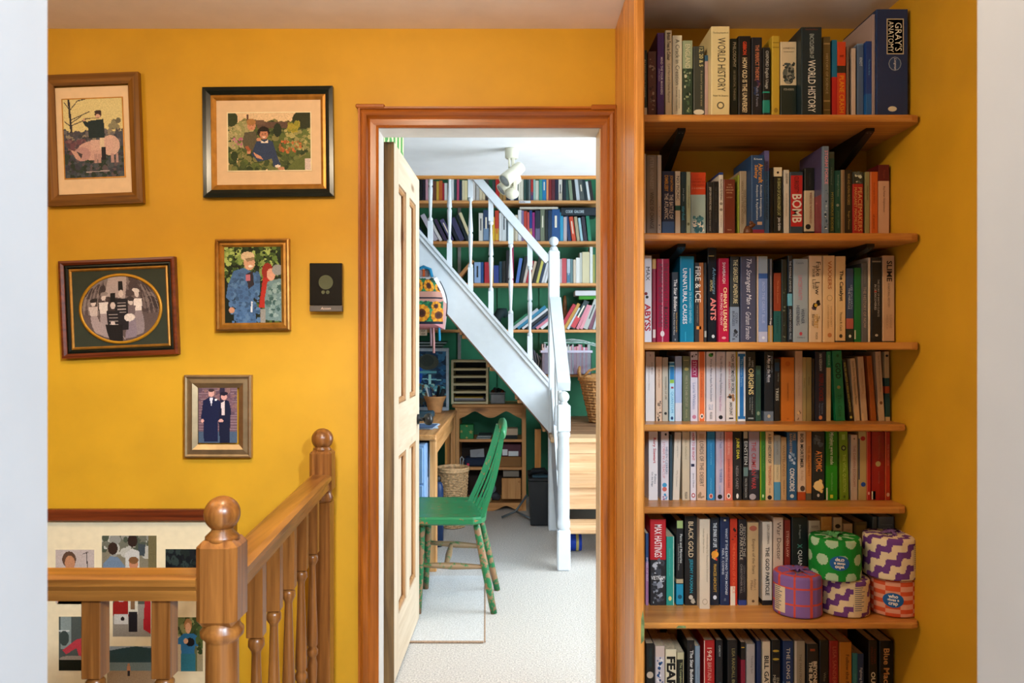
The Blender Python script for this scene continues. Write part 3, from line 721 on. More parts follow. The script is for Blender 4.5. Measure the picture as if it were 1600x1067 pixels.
row(SHELF[2][0], 'third', [
 (1007,1018.6,399,'dcdce2',T('MAX',.13,.29,'20222a',.5,.45),E(.44,'7a1c24',.22,1,.2),E(.48,'20242a',.2,1,.35),T('ABYSS',.55,.88,'b01c2c',.8,.42,.03)),
 (1019.6,1025.4,404,'8c1c38',R(0,.12,'c89a58'),R(.85,.95,'d8c8c0',.1,.8)),
 (1026,1046,404,'a01c40',T('THE MAKING OF THE',.05,.6,'4a1020',.3,.72),T('ATOMIC BOMB RHODES',.05,.82,'54223c',.3,.3),T('RICHARD',.58,.84,'3c0c18',.3,.72,.02),R(0,1,'d898a8',.42,.5),E(.9,'e4d8d8',.16,1.4,.45),{'gloss':True}),
 (1049.7,1060,425,'142430',T('The Star Builders',.1,.56,'e4e4e0',.5,.55,.015),T('Nuclear Fusion and the',.58,.86,'c89a40',.24,.72),T('Race to Power the Planet',.58,.9,'d0d0c8',.2,.36),T('W&N',.95,.98,'c8c8c8',.5)),
 (1062.5,1084.6,400,'0b7ea0',T('UNNATURAL CAUSES',.14,.79,'e4eef0',.3,.34,.01),T('DR RICHARD SHEPHERD',.42,.78,'90d0e0',.16,.72),R(.14,.4,'c8e8f0',.69,.74),R(.88,.99,'2ca0c4',.35,.42),{'gloss':True}),
 (1085.4,1099.8,410,'14161a',R(0,1,'a05a1c',.5,.95),T('FIRE & ICE',.05,.5,'dcd8d0',.6,.36,.005),R(.8,.84,'d88a30',.2,.7),T('NATALIE STARKEY',.54,.76,'8a8070',.14,.3)),
 (1100.2,1104.6,410,'1c1c1c',R(.86,.94,'a0a098',.1,.8),T('POPULAR SCIENCE',.1,.7,'4a4038',.4)),
 (1105.6,1120,387,'101c26',R(.08,.09,'c8b878',.1,.7),T('Adventures',.2,.5,'7aa4b8',.34,.7,0,.25),T('AMONG',.34,.46,'c8b878',.3,.4),T('ANTS',.53,.77,'e08078',.6,.6,.03),E(.94,'c8d0d4',.16,1.2,.6),{'gloss':True,'s':501}),
 (1121,1137.6,403,'b01840',T('SHAMBAUGH',.05,.3,'f0d0d8',.28,.5,.005),T('CHINA\'S LEADERS',.35,.87,'f0d0a0',.34,.62,.02),T('FROM MAO TO NOW',.42,.8,'f0c8d0',.22,.26),E(.95,'e0a0a8',.2,.6),{'gloss':True}),
 (1141,1155.4,400,'1c2628',R(.59,1,'7c8ca0'),T('THE GREATEST ADVENTURE',.04,.55,'dcd0a0',.46,.55,.005),T('COLIN',.66,.78,'2c3440',.24,.68),T('BURGESS',.64,.81,'2c3440',.24,.34),N(.87,.98,['1c2028','4a5460'],9)),
 (1157,1181,400,'454b62',T('The Strangest Man',.03,.56,'d8dce6',.42,.5,0,.3),E(.6,'d8dce6',.05,1),T('Graham Farmelo',.65,.97,'c8ccd8',.34,.5,0,.3),{'gloss':True}),
 (1183.4,1185.2,400,'d8c0a8'),
 (1185.6,1199.8,400,'7a94c8',R(0,.2,'94a8b4'),R(.2,.26,'2c5ca0'),R(.88,1,'b4bcd8'),T('INTO THE GREAT BLUE',.3,.78,'a8bce4',.3,.5),E(.95,'d8e0ec',.16,1),{'gloss':True}),
 (1200.6,1208,404,'1c2430',R(0,1,'a8b0b8',.45,.6),R(.8,1,'b08c48'),N(.72,.8,['c8c8c4'],4),{'gloss':True}),
 (1209.4,1220.4,426,'0f5854',R(0,.55,'8c3414'),T('The Dirac Equation',.05,.5,'c07850',.3),T('Paul Davies',.6,.9,'0a4440',.3),P),
 (1221,1230,405,'1c261e',N(.35,.98,['3c4838','5a6450','2c3a30','747860'],22)),
 (1231,1238.4,399,'1c2a36',T('THE INVISIBLE UNIVERSE',.06,.42,'b8c8d0',.4),R(.44,.58,'60a8c0'),T('ANDREW HODGES PRIZE',.62,.97,'a8b8c4',.4),{'gloss':True}),
 (1239.6,1263,404,'9aaab2',H('Cassini',.05,'3c4a5c',.024,.5,.42),T('UNCERTAINTY',.2,.5,'c87c88',.26,.45),T('WERNER',.6,.78,'2c4058',.22,.62),T('HEISENBERG',.56,.8,'2c4058',.22,.3),T('the man who',.56,.8,'8498a0',.1,.85),E(.9,'c04858',.1,1.2,.5),H('Oxford',.945,'3c4a5c',.018,.5)),
 (1264.4,1285,399,'dcc4a0',T('Fake',.05,.26,'241e18',.34,.68),T('Law',.3,.46,'241e18',.34,.62),T('Fake Law',.05,.46,'6a5c48',.26,.36),N(.53,.63,['2c2440','1c1818','4a3c50'],10),E(.575,'c8a030',.12,1.1,.5),T('The',.7,.76,'8a6a20',.24,.66),T('SECRET',.68,.84,'c8981c',.3,.5),T('Barrister',.68,.82,'5a4a30',.2,.3),T('PICADOR',.89,.97,'2c241c',.16,.55)),
 (1286.2,1304.6,399,'e0c090',T('VAXXERS',.05,.4,'b05c20',.32,.55,.005),E(.49,'b8986c',.24,1.1,.55),E(.49,'e0c090',.19,1.1,.55),T('SARAH GILBERT',.57,.84,'a88458',.14,.68),T('CATHERINE GREEN',.57,.84,'a88458',.14,.42),E(.92,'c08050',.18,1.1,.55)),
 (1306,1321.6,400,'dcbc88',T('The Catalyst',.09,.6,'1c1a16',.46,.5,.02),T('Thomas R. Cech',.65,.87,'3c3428',.22,.5),E(.93,'3c3428',.16,1.2,.5),R(.985,1,'1c2830')),
 (1322.7,1333.6,419,'2c4468',R(.68,.82,'b05c50'),R(.82,1,'1c2c28'),T('LIFE ON EARTH',.18,.6,'9cb0c8',.28,.7),T('THE MIRACLE',.2,.62,'c8d0d8',.28,.36),E(.92,'dcdcc8',.18,1.2),P),
 (1335,1345.4,418,'0f6a34',R(.84,.96,'d0ccb8',.0,.2),P),
 (1346,1356,411,'5c5e60',T('THE HISTORY OF NOW',.3,.82,'b4a494',.42,.5),T('Stephen Hawking',.06,.28,'8a847c',.22,.5)),
 (1356.6,1360.4,402,'dcc8ac'),
 (1361,1378.2,402,'171c20',R(.04,.055,'8a8474',.1,.9),T('THE STORY OF EARTH\'S CLIMATE',.26,.7,'b4aca0',.17,.66),T('IN 25 DISCOVERIES',.32,.62,'c8c0b0',.18,.38),E(.4,'a02c24',.12,1,.4),E(.92,'b4aca0',.14,.8)),
 (1379,1398,399,'c4a07c',T('SLIME',.06,.3,'231a14',.44,.55,.02),T('A NATURAL HISTORY',.32,.6,'6a5440',.18,.5),T('SUSANNE',.68,.84,'a48464',.2,.66),T('WEDLICH',.68,.85,'a48464',.2,.36),R(.99,1,'1c1814')),
], 505)
row(SHELF[3][0], 'fourth', [
 (1009,1023,549,'dcd6d2',T('John Barnes',.14,.34,'8a8480',.2,.68),T('The Uncommon History',.14,.62,'a09a96',.2,.34),H('T',.06,'3c3838',.03,.2),P),
 (1025,1034.4,557,'d8b698',T('ORIGIN STORY',.1,.55,'9c7050',.28),N(.7,.98,['2c2620','4a4038','8a7460'],20),P),
 (1035.2,1043.8,558,'bab09c',T('WONDERS OF LIFE',.3,.66,'4a463c',.3,.58),E(.88,'2c2c28',.26,1,.55),P),
 (1046,1054,565,'a8d4e4',R(.02,.06,'1c7cb0'),R(.08,.3,'1878b0',.1,.9),R(.3,.36,'8cb83c',.1,.9),R(.42,.45,'a03c50',.3,.8),T('QUANTUM',.46,.9,'4c9cc0',.55),E(.95,'1c3c68',.25),P),
 (1055,1065.4,556,'a4b8da',R(.72,1,'d0d0d6'),P),
 (1067,1078,556,'626a4c',R(.06,.07,'b0a878',.1,.8),E(.2,'b8a860',.3,.8),T('PARIS IN THE DARK CENTURY',.3,.78,'a8a080',.36),T('PICADOR',.82,.95,'b0a878',.26),P),
 (1079,1090.4,549,'d4ccd4',R(.12,.37,'a01c50',.12,.98),T('STICKY',.14,.35,'e0b8c8',.5,.55),T('Laurie Winkless',.45,.83,'7c84a8',.38,.48),E(.94,'c07890',.28,1),N(.03,.1,['3c3438'],4),P),
 (1091.4,1102,549,'dc6a30',R(0,1,'e4c4a8',.0,.13),R(0,1,'e4c4a8',.87,1),T('the comfort crisis',.28,.68,'a84418',.28),E(.93,'e8dccc',.26,1.4),E(.93,'28201c',.13,1.6),P),
 (1103.6,1117.8,549,'d8d0d0',E(.05,'3c8c34',.26,.8,.5),E(.035,'1c2c1c',.12,1,.65),T('How to Make an Apple Pie from Scratch',.11,.72,'50586c',.3,.5),T('Harry',.76,.84,'7c94b0',.22,.62),T('Cliff',.76,.84,'7c94b0',.22,.36),T('PICADOR',.87,.97,'3c3c40',.3),P),
 (1118.8,1133.4,549,'d0c8ca',T('The 99 Cents Wrong Publishers',.06,.62,'64646c',.32,.5),T('Nobel Winner',.64,.86,'b88ca8',.3,.48),E(.945,'1c1c20',.22,1),P),
 (1134.6,1149.6,549,'d8d0c8',T('HOW WESTMINSTER WORKS',.04,.6,'24242a',.36,.68,.01),T('AND WHY IT DOESN\'T',.14,.56,'b04848',.22,.34),N(.62,.7,['2c2c2c','a87850'],7),T('IAN DUNT',.73,.92,'24242a',.3,.5,.01),R(.95,.97,'24242a',.3,.75),P),
 (1150,1152.2,549,'a08c1c',P),
 (1152.6,1165,549,'dce0e0',R(.03,.07,'1f6fae',.05,.95),R(.93,.97,'1f6fae',.05,.95),R(.07,.93,'1f72b4',.25,.75),T('The Human Swarm',.1,.5,'8cc0e0',.3,.5),P),
 (1165.8,1180.4,549,'16201f',T('LEWIS',.13,.22,'b8c0b8',.2,.68),T('DARTNELL',.08,.22,'b8c0b8',.2,.36),T('ORIGINS',.24,.62,'f0d48a',.55,.52,.02),T('How the Earth Shaped',.65,.9,'a8b0a8',.16,.64),T('Human History',.66,.84,'a8b0a8',.16,.4),R(.95,.97,'8c9490',.2,.8),P),
 (1180.8,1189,571,'294c3c',R(.08,.16,'3c6450',.2,.8),E(.86,'8a9a7c',.28,1.4),P),
 (1194.2,1208.6,549,'141d22',R(.86,1,'6c7884'),T('A Man on the Moon',.05,.44,'e4e6e6',.34,.5,.015),T('ANDREW CHAIKIN',.06,.3,'8c98a0',.2,.8),T('The Voyages of the Apollo',.06,.5,'8c98a0',.17,.24),E(.93,'c8b490',.16,1.2),P),
 (1209.8,1218.4,560,'16140f',R(.06,.2,'1c3c50',.1,.9),T('Colin Tudge',.22,.38,'a8a088',.24,.7),T('TREES',.44,.7,'e0d8bc',.5,.5,.005),P),
 (1220.6,1241,558,'c46a18',E(.1,'b45c14',.2,1),T('THE ORIGIN OF WEALTH AND FUN',.4,.68,'8a480e',.12,.5),T('B',.95,.98,'8a480e',.14),P),
 (1242.4,1253.8,548,'bc9874',T('The Tyranny of Experts',.22,.7,'94714e',.26,.5),N(.86,.99,['d8b078','7a5a3a'],8),P),
 (1254.2,1259.6,558,'a28a54',T('Dubliners',.3,.5,'5c4c28',.4),P),
 (1260.2,1268,558,'8a7844',T('Walden',.3,.44,'5c4c28',.3),P),
 (1269,1272.6,560,'241c14',P),
 (1273.6,1290.4,549,'141c30',T('IAN KERSHAW',.03,.28,'c8c0b0',.26,.5,.005),T('FATEFUL CHOICES',.32,.71,'7c2018',.4,.55,.02),T('Ten decisions that',.74,.9,'7484a0',.15,.66),T('changed the world',.74,.92,'7484a0',.15,.4),E(.95,'d88450',.16,1.2),P),
 (1291.6,1298.2,549,'c0a878',R(0,.23,'1c7c50'),T('ARTHUR',.04,.2,'98c0a0',.36),T('a very short introduction',.26,.72,'7c6a44',.3),P),
 (1306,1320.6,548,'12784a',E(.07,'0c5030',.14,1.2,.55),T('GOD',.17,.4,'0c3c22',.55,.5,.03),T('the science of',.18,.38,'0c4a2c',.16,.8),E(.52,'8c8c50',.18,1),T('The Case',.62,.94,'0f5c38',.4,.5),SIDE(0,1,'1c9c60'),{'hard':0,'lean':3.0}),
 (1328,1333,562,'1c1c14',T('WALTER GRATZER EUREKAS AND EUPHORIAS',.04,.85,'c0b050',.6),E(.94,'c0b050',.4,1),{'hard':0,'lean':7.0}),
 (1336,1344,560,'c8a67c',T('Little Dorrit The Uncommon Reader',.05,.74,'5a4428',.36),{'hard':0,'lean':4.5}),
 (1347,1356,557,'c4a07a',T('Richard Dawkins Climbing',.1,.66,'a0683c',.3),R(.88,1,'d8b080',.0,.35),{'hard':0,'lean':4.0}),
 (1362,1369.6,556,'a4541c',T('The Panda\'s Thumb',.08,.5,'7a3a14',.3),{'hard':0,'lean':4.5}),
 (1374,1382.6,549,'c4a27c',T('Isaac Asimov A Choice of Catastrophes',.04,.6,'7a5a3a',.3),E(.74,'7a4c2c',.26,1.2),{'hard':0,'lean':3.4}),
 (1384,1391,549,'bc9c6c',R(.38,.5,'14403c'),R(.5,.6,'b0481c'),R(.6,.94,'14403c'),E(.06,'1c1c1c',.3,.9),{'hard':0,'lean':1.0}),
], 500)
row(SHELF[4][0], 'fifth', [
 (1013.7,1027.8,674,'dcd6d4',T('Rory Stewart',.05,.5,'b01c2c',.4,.6,.015),T('Politics',.62,.76,'2c3448',.22,.72),T('On the Edge',.57,.82,'2c3448',.24,.36),{'hard':0}),
 (1033,1045,674,'d4ccd0',E(.04,'2c2c30',.14,1.2,.6),T('STORM IN A TEACUP',.15,.68,'c87878',.32,.34),T('HELEN CZERSKI',.22,.62,'3c5068',.28,.72),E(.78,'3c90b8',.3,1,.45),E(.84,'c86458',.3,1,.45),E(.92,'3c90b8',.16,1,.5),N(.93,.99,['94688c','5c94b4'],5),P),
 (1046.5,1050.5,679,'2c4450',P),
 (1051.2,1061.6,675,'d2c4b0',T('this is going to hurt',.08,.42,'8a8074',.24),T('Why Evolution',.48,.88,'94887a',.3),{'hard':0,'lean':-1.6}),
 (1066,1077.6,674,'c4b294',T('Adam Rutherford',.1,.4,'9a8a6c',.24),T('PICADOR',.88,.98,'3c342c',.34),P),
 (1079,1087.6,674,'d8d0d4',T('HOW TO BE RIGHT',.02,.42,'b82c48',.46,bold=.01),R(.47,.51,'1c2440',.1,.7),T('James O\'Brien',.56,.86,'3c4054',.34),E(.93,'a83038',.34,1.2),E(.93,'e4dcdc',.2,1.2),P),
 (1089,1103.4,674,'cdab8e',R(.03,.1,'b89474',.25,.75),T('LORDS OF THE DESERT',.14,.8,'4a3a30',.42,.5),N(.87,.96,['94785c'],5),P),
 (1105,1116.8,674,'1f79a8',T('Sapiens a brief history',.05,.6,'6cb4d4',.24),T('of humankind',.66,.9,'6cb4d4',.2),E(.94,'d8a898',.26,1.3),E(.94,'a03830',.15,1.5),P),
 (1118.8,1131,674,'b4a8b8',T('How to Teach',.02,.24,'5c6078',.28,.6),T('Quantum Physics',.26,.52,'c88498',.3,.6),T('TO YOUR DOG',.54,.74,'2c5c98',.32,.6,.01),T('Chad Orzel',.78,.9,'5c94c0',.22,.5),E(.95,'14161c',.3,1),P),
 (1132.4,1144.8,674,'d4705c',R(0,1,'e4a894',.0,.1),T('GEORGE ORWELL',.1,.34,'e8b8a0',.24),T('DOWN AND OUT IN PARIS',.4,.82,'943c2c',.26),E(.94,'e8dccc',.24,1.4),E(.94,'28201c',.13,1.6),P),
 (1145.6,1158.8,674,'1f1f1d',T('JUNK DNA',.09,.4,'d8c838',.46,.5,.02),T('NESSA CAREY',.5,.84,'948c88',.3,.45),E(.94,'d8d8d0',.14,2.2),P),
 (1161,1169.6,674,'161616',R(.0,.1,'b8aa8c',.1,.8),T('EINSTEIN',.12,.5,'d4d0c4',.6,.5),R(.52,.65,'5c7470',.1,.9),T('WALTER ISAACSON',.68,.96,'a8a8a0',.4,.5),P),
 (1170.2,1186.6,674,'9c8c90',R(.56,1,'23242a'),T('THE CRIMEAN WAR',.15,.84,'b03c3c',.42,.45,.01),N(.58,.84,['3c3c44','4a484c'],14),E(.95,'a49c9c',.32,.9,.35),P),
 (1187.6,1196,674,'2c7828',R(0,1,'98a81c',.0,.2),T('The Fourth Phase of Water',.1,.68,'7cb050',.24,.6),E(.94,'c8e0a0',.16,2,.55),P),
 (1196.4,1208.8,674,'d8b886',T('A BRIEF HISTORY OF',.03,.46,'2c3440',.4,.5,.01),T('TIMEKEEPING',.49,.78,'a84828',.36,.5),T('CHAD ORZEL',.82,.9,'3c3c3c',.3),E(.96,'1c1c1c',.28,1),P),
 (1209.6,1219.6,680,'9c9c90',R(.45,.72,'d0bc90'),R(.72,1,'4c90b0'),T('ANDY WEIR',.08,.3,'7c7c74',.3),T('THE MARTIAN',.38,.68,'a49878',.36),P),
 (1220.4,1229,683,'b89464',T('WASTELANDS',.08,.66,'8c6a40',.5),T('Samuel W. Berry',.68,.92,'4a3820',.28),P),
 (1230,1245,675,'20567a',T('MIKE',.02,.12,'c8a878',.3,.72),T('BANNISTER',.02,.3,'c8a878',.24,.36),N(.3,.46,['c0ccd4','4a6880','8ca4b4'],12),T('CONCORDE',.53,.87,'f0ece0',.5,.5,.015),E(.94,'d0d0c8',.2,1),P),
 (1246.6,1258.8,674,'d0b494',R(.88,1,'b0481c'),T('BOB MORTIMER',.03,.53,'2c2a28',.42,.5,.015),T('And Away',.56,.72,'a88868',.5,.5,0,.3),E(.83,'4a3c34',.3,1.2,.6),P),
 (1259.6,1268,674,'c88440',R(.9,1,'5c5440'),T('THE ALCHEMIST',.1,.76,'9c5820',.44),P),
 (1269.2,1288,674,'1c2628',N(.02,.2,['3c4448','5c6468','4a5456'],14),T('ATOMIC',.28,.58,'e8944c',.5,.55,.02),T('BAGGOTT',.3,.56,'8c7860',.16,.26),E(.79,'f0d490',.38,1.1,.5),N(.71,.87,['f8e4a8','e8b450','f0c878'],20),E(.93,'d8d0c0',.1,1.4),P),
 (1291,1308.6,674,'227818',R(.5,1,'1f8c1c'),T('Mistakes were made',.01,.48,'e0e8c8',.3,.5,.005),T('(but not by me)',.01,.26,'b0d0a0',.16,.28),T('Carol Tavris and Elliot Aronson',.6,.86,'90c080',.14,.5),R(.92,.97,'d8d040',.35,.6),R(.82,1,'e0dcc8',.0,.12),P),
 (1313,1326,674,'6c8c1c',E(.24,'22281c',.3,1.1,.5),E(.24,'8ca050',.16,1.1,.5),T('THE VITAL QUESTION',.33,.88,'b4c860',.42,.5),R(.04,.12,'94ac50',.3,.7),E(.95,'3c5010',.12,1.4),{'hard':0,'lean':1.0}),
 (1330,1339.6,679,'bca894',T('THE DARWIN ECONOMY',.16,.8,'94584c',.4,.5),E(.06,'6c5c50',.12,1.2),P),
 (1341.5,1353.8,674,'b49c64',E(.1,'981c20',.3,1,.55),E(.77,'1c4ca0',.3,1,.6),R(.1,.7,'1c2c50',.0,.14),P),
 (1354.4,1360.6,674,'b02420',R(0,1,'d87860',.0,.15),E(.9,'e0b0a0',.2,2),P),
 (1362,1382,674,'8c1414',R(0,1,'981c1c',.1,.6),T('Tim Birkhead The Most Perfect Thing',.05,.4,'a85c4c',.14,.55),E(.47,'b09a60',.2,1.1),T('Lucy Worsley',.58,.76,'a85c4c',.14,.55),R(.87,.99,'d8c8b0',.0,.3),{'gloss':True,'hard':0}),
 (1383,1390.6,674,'a82a14',R(0,1,'d06a40',.0,.16),T('THE SELFISH GENE',.08,.6,'d08060',.3,.6),E(.92,'c8a080',.3,1.4,.6),P),
], 500)
row(SHELF[5][0], 'sixth', [
 (1009,1013.4,833,'94688c',R(0,.4,'20406c'),T('EMPIRES OF DUST',.1,.9,'d8c8d8',.6),P),
 (1015.7,1040.8,811,'1c1e22',R(0,.47,'b01420'),T('MAX HASTINGS',.06,.44,'f0e0dc',.48,.5,.01),N(.47,.98,['5c6068','8c9098','3c4048','b0b4b8','24262a'],70),H('VIETNAM',.68,'f0f0ec',.045,.86)),
 (1041.4,1053.6,838,'1f8c7c',R(0,1,'d8d4c0',.86,.93),T('History of economic thought',.05,.7,'60b8a4',.22,.4),E(.9,'e0c878',.2,1.5,.45),P),
 (1056.6,1068,813,'141618',R(0,.09,'94a868',.1,.9),T('Facts and Mysteries',.16,.5,'dcdcd4',.4,.62,.005),T('in Elementary Particle Physics',.24,.62,'a8a8a0',.22,.3),R(.69,.74,'a89878'),R(.75,.99,'1888a8'),E(.9,'10485c',.3,1)),
 (1069.8,1089,806,'161514',T('BLACK GOLD',.06,.46,'d4b890',.4,.5,.01),T('JEREMY PAXMAN',.48,.86,'2c8c9c',.34,.5,.01),E(.91,'b8ac98',.18,1),N(.94,.97,['a89c88'],3)),
 (1092,1108.4,811,'c4b6a0',T('Understanding Our Atmospheric Environment',.1,.76,'7a7060',.18,.7),T('Neiburger Edinger Bonner',.1,.38,'7a7060',.16,.36),E(.92,'9a8c78',.26,1.1),E(.92,'c4b6a0',.2,1.1),{'s':512,'d':.19}),
 (1110,1124,808,'14202c',T('THE SPARK OF LIFE',.06,.34,'dce4e8',.4,.5,.01),E(.42,'e89a30',.4,1),N(.37,.48,['d83c30','f0c060','e86848'],12),T('FRANCES ASHCROFT',.53,.85,'d8a840',.32,.5,.005),E(.91,'d8dce0',.2,1.2)),
 (1125.2,1140,807,'14284c',R(.03,.05,'d8d0a8',.4,.6),T('WHAT IF THE EARTH HAD TWO MOONS?',.13,.88,'ccd4dc',.24,.66,.01),T('NEIL F. COMINS',.35,.66,'ccd4dc',.22,.3),T('PRESS',.92,.95,'8c9cb0',.2)),
 (1141,1152,810,'b83018',N(.12,.26,['2c1814','54201a'],6),T('THE MEANING OF SCIENCE',.28,.86,'e07048',.36),R(.78,1,'dcd0b8',.02,.7),P),
 (1154,1166.8,811,'1a191e',T('BEYOND THE',.08,.44,'a89c8c',.34,.68),T('GOD PARTICLE',.05,.47,'c0b49c',.36,.32),T('LEON LEDERMAN',.54,.84,'6c6460',.24,.68),T('CHRISTOPHER HILL',.52,.86,'948c84',.24,.32),R(.94,1,'283c7c')),
 (1168,1185.6,816,'bc9c6e',E(.07,'a85c44',.34,.7),T('Empire of the Stars',.2,.62,'5c4630',.32,.5),T('Arthur I.',.68,.82,'6c5438',.22,.66),T('Miller',.7,.82,'6c5438',.22,.36),E(.95,'5c4630',.12,1)),
 (1191.4,1206.4,815,'d4c8b4',R(.94,1,'14181c'),T('LEON LEDERMAN',.03,.26,'4c4438',.26,.6),T('THE GOD PARTICLE',.3,.88,'23211f',.4,.5,.02),{'hard':0}),
 (1208.4,1224,808,'c8b098',T('War Doctor',.05,.48,'4a3c34',.42,.55)),
 (1225.8,1235,812,'7c2014',R(.54,1,'d0bca0'),T('STEVEN LAW',.1,.46,'d8a890',.42,.5),T('BELIEVING',.58,.9,'7c3024',.4,.5),P),
 (1237,1262,808,'141c1a',T('Jim Baggott',.08,.24,'98a098',.14,.5),T('X',.3,.35,'4c8c78',.3,.5,.02),T('QUANTUM SPACE',.37,.92,'dcdcd0',.3,.5,.01)),
 (1264,1282,813,'b8a484',R(.06,.07,'94806a',.2,.8),H('PHYSICS',.08,'5c4c38',.022,.6)),
 (1283,1300,807,'c88c3c',H('JOY',.12,'e0b060',.04,.6)),
 (1302,1316,808,'c4ac88',E(.1,'2c2620',.3,.8)),
 (1318,1332,818,'bca080',H('TIME',.08,'8c7050',.02,.5),P),
 (1335,1355,815,'5c4a22',R(.04,.2,'7a6230',.15,.85)),
 (1363.4,1371,807,'4c5450'),
 (1373,1397.6,807,'5c686c',H('THE ELEMENTS',.09,'98a4a4',.014,.7),H('A GUIDE',.12,'98a4a4',.012,.6)),
], 505)
row(.04, 'lowest', [
 (1009.4,1022,1005,'12130f',T('OWEN JONES',.06,.3,'1c4444',.4),E(.4,'bca890',.42,1)),
 (1024,1038.8,1009,'c8b0a0',R(.14,.6,'c0b4b0'),N(.15,.6,['1f4c7c','2c6098','dcd8d4','163a60'],30)),
 (1039.8,1057.2,1014,'d8c8a4',T('FEAR',.02,.62,'14120f',.78,.5,.04)),
 (1058,1068.8,1019,'14180f',R(0,.1,'b8ac84'),R(0,1,'a89c70',.85,.95),T('The Complete Robot',.14,.6,'b8b880',.4),P),
 (1074,1085,1000,'131313',T('The Star Builders',.12,.55,'d8d4cc',.46,.6,.02),T('Arthur',.05,.1,'5c3c2c',.3),P),
 (1086.2,1094,1009,'7c8c98',T('the emperor of scent',.1,.7,'4c5c6c',.34)),
 (1100,1116.8,1000,'a81818',R(0,1,'d8bca8',.0,.07),T('1942',.09,.25,'e4bca4',.44,.5,.005),T('BRITAIN AT THE BRINK',.27,.9,'d89884',.34,.5)),
 (1118.8,1129.6,1000,'15171a',T('GAMOW',.06,.2,'a8a8a0',.28,.5,.01),T('Cohesity',.42,.8,'54646c',.5)),
 (1136.6,1152.4,1000,'131314',T('LISA RANDALL',.1,.46,'9a8850',.3,.58),T('KNOCKING ON HEAVEN\'S DOOR',.48,.98,'b4a468',.32,.58)),
 (1157.6,1164.6,1003,'17120f',R(.06,.07,'c8a030',.1,.8),R(.22,.6,'80142c'),P),
 (1166.4,1179.8,1006,'a89c90',T('Thinking fast',.06,.46,'6c645c',.3,.6),T('BREAKING THE SPELL',.5,.96,'4a443c',.3,.6)),
 (1182.4,1189.6,1001,'16284c'),
 (1191.2,1203.8,1002,'d0b894',T('BILL GATES',.08,.74,'221c18',.56,.5,.02)),
 (1205.2,1219.4,1000,'141310',E(.13,'b89430',.36,.35),E(.17,'141310',.36,.35),E(.23,'b89430',.36,.35),E(.27,'141310',.36,.35),T('ENTANGLED LIFE',.44,.9,'b8a888',.28,.7),T('MERLIN SHELDRAKE',.4,.98,'c8b898',.3,.32)),
 (1223.2,1239.8,1001,'122c52',R(.5,1,'5c88a8',.0,.08),T('THE LONG SHOT',.08,.7,'d4c4a8',.34,.5,.005)),
 (1241.4,1258,1001,'98886c',R(0,1,'c4b49c',.0,.2),T('THE MAN FROM THE FUTURE',.1,.9,'6c5c44',.22,.55)),
 (1260.2,1279,1006,'17130f',R(.06,.09,'8c3c1c',.3,.7),T('BEYOND',.2,.55,'d8c4a0',.32,.7,.04),T('THE BLACK HOLE',.22,.82,'d8c4a0',.3,.34,.04)),
 (1280.4,1295,1000,'14120f',T('Who Owns England',.35,.86,'94886c',.34,.5)),
 (1296,1310,1001,'9c1c18',R(.6,1,'d0bc9c'),T('LISA SANDERS',.07,.56,'c8684c',.4,.55),E(.68,'1c1814',.3,1.2)),
 (1311.4,1331,1003,'c0781c',T('Follow the Money',.12,.72,'4a2c0c',.34,.6)),
 (1332.2,1339.8,1020,'2c7c7c',T('introducing chaos',.1,.7,'7cb8b0',.3),P),
 (1340.2,1349.6,1021,'16345c',T('Fighting for Space',.12,.7,'bcc4cc',.5,.5,.01),P),
 (1357.2,1371,1000,'17120e',T('THOMAS',.08,.3,'6c2c20',.24,.68),T('HALLIDAY',.08,.3,'6c2c20',.24,.36),T('OUR WORLD',.36,.95,'e0d0b0',.5,.5,.03)),
 (1374,1396,1001,'0f1013',T('Blue Machine',.09,.72,'d89a58',.42,.5,.02)),
], 504)

# small figurine and the slim slips on the second shelf
fg = thing('mouse_figurine', 'small brown carved mouse figurine in front of books on second shelf', 'figurine', (X(1173, 530), F/530, SHELF[1][0]))
fx, fy_, fz = X(1172, 530), F/530, SHELF[1][0]
m = MB(); m.lathe([(.013, fz), (.0145, fz+.006), (.013, fz+.014), (.009, fz+.021), (.005, fz+.025)], fx-.006, fy_, 12)
obj('body', m, plain('carved_brown_wood', '5a3216', .5, .15, 60), fg)
m = MB(); m.tube([(fx-.004, fy_, fz+.02), (fx+.004, fy_-.001, fz+.026), (fx+.011, fy_-.002, fz+.029), (fx+.016, fy_-.002, fz+.030)], [.006, .0068, .005, .0015], 10)
obj('head', m, bpy.data.materials['carved_brown_wood'], fg)
for k in (-1, 1): obj('ear', MB().lathe([(.0042, fz+.031), (.0045, fz+.034), (.002, fz+.040)], fx+.004+k*.003, fy_+.002*k, 8), bpy.data.materials['carved_brown_wood'], fg)
obj('tail', MB().tube([(fx-.016, fy_, fz+.004), (fx-.018, fy_, fz+.014), (fx-.012, fy_, fz+.026)], [.002, .0018, .001], 6), bpy.data.materials['carved_brown_wood'], fg)

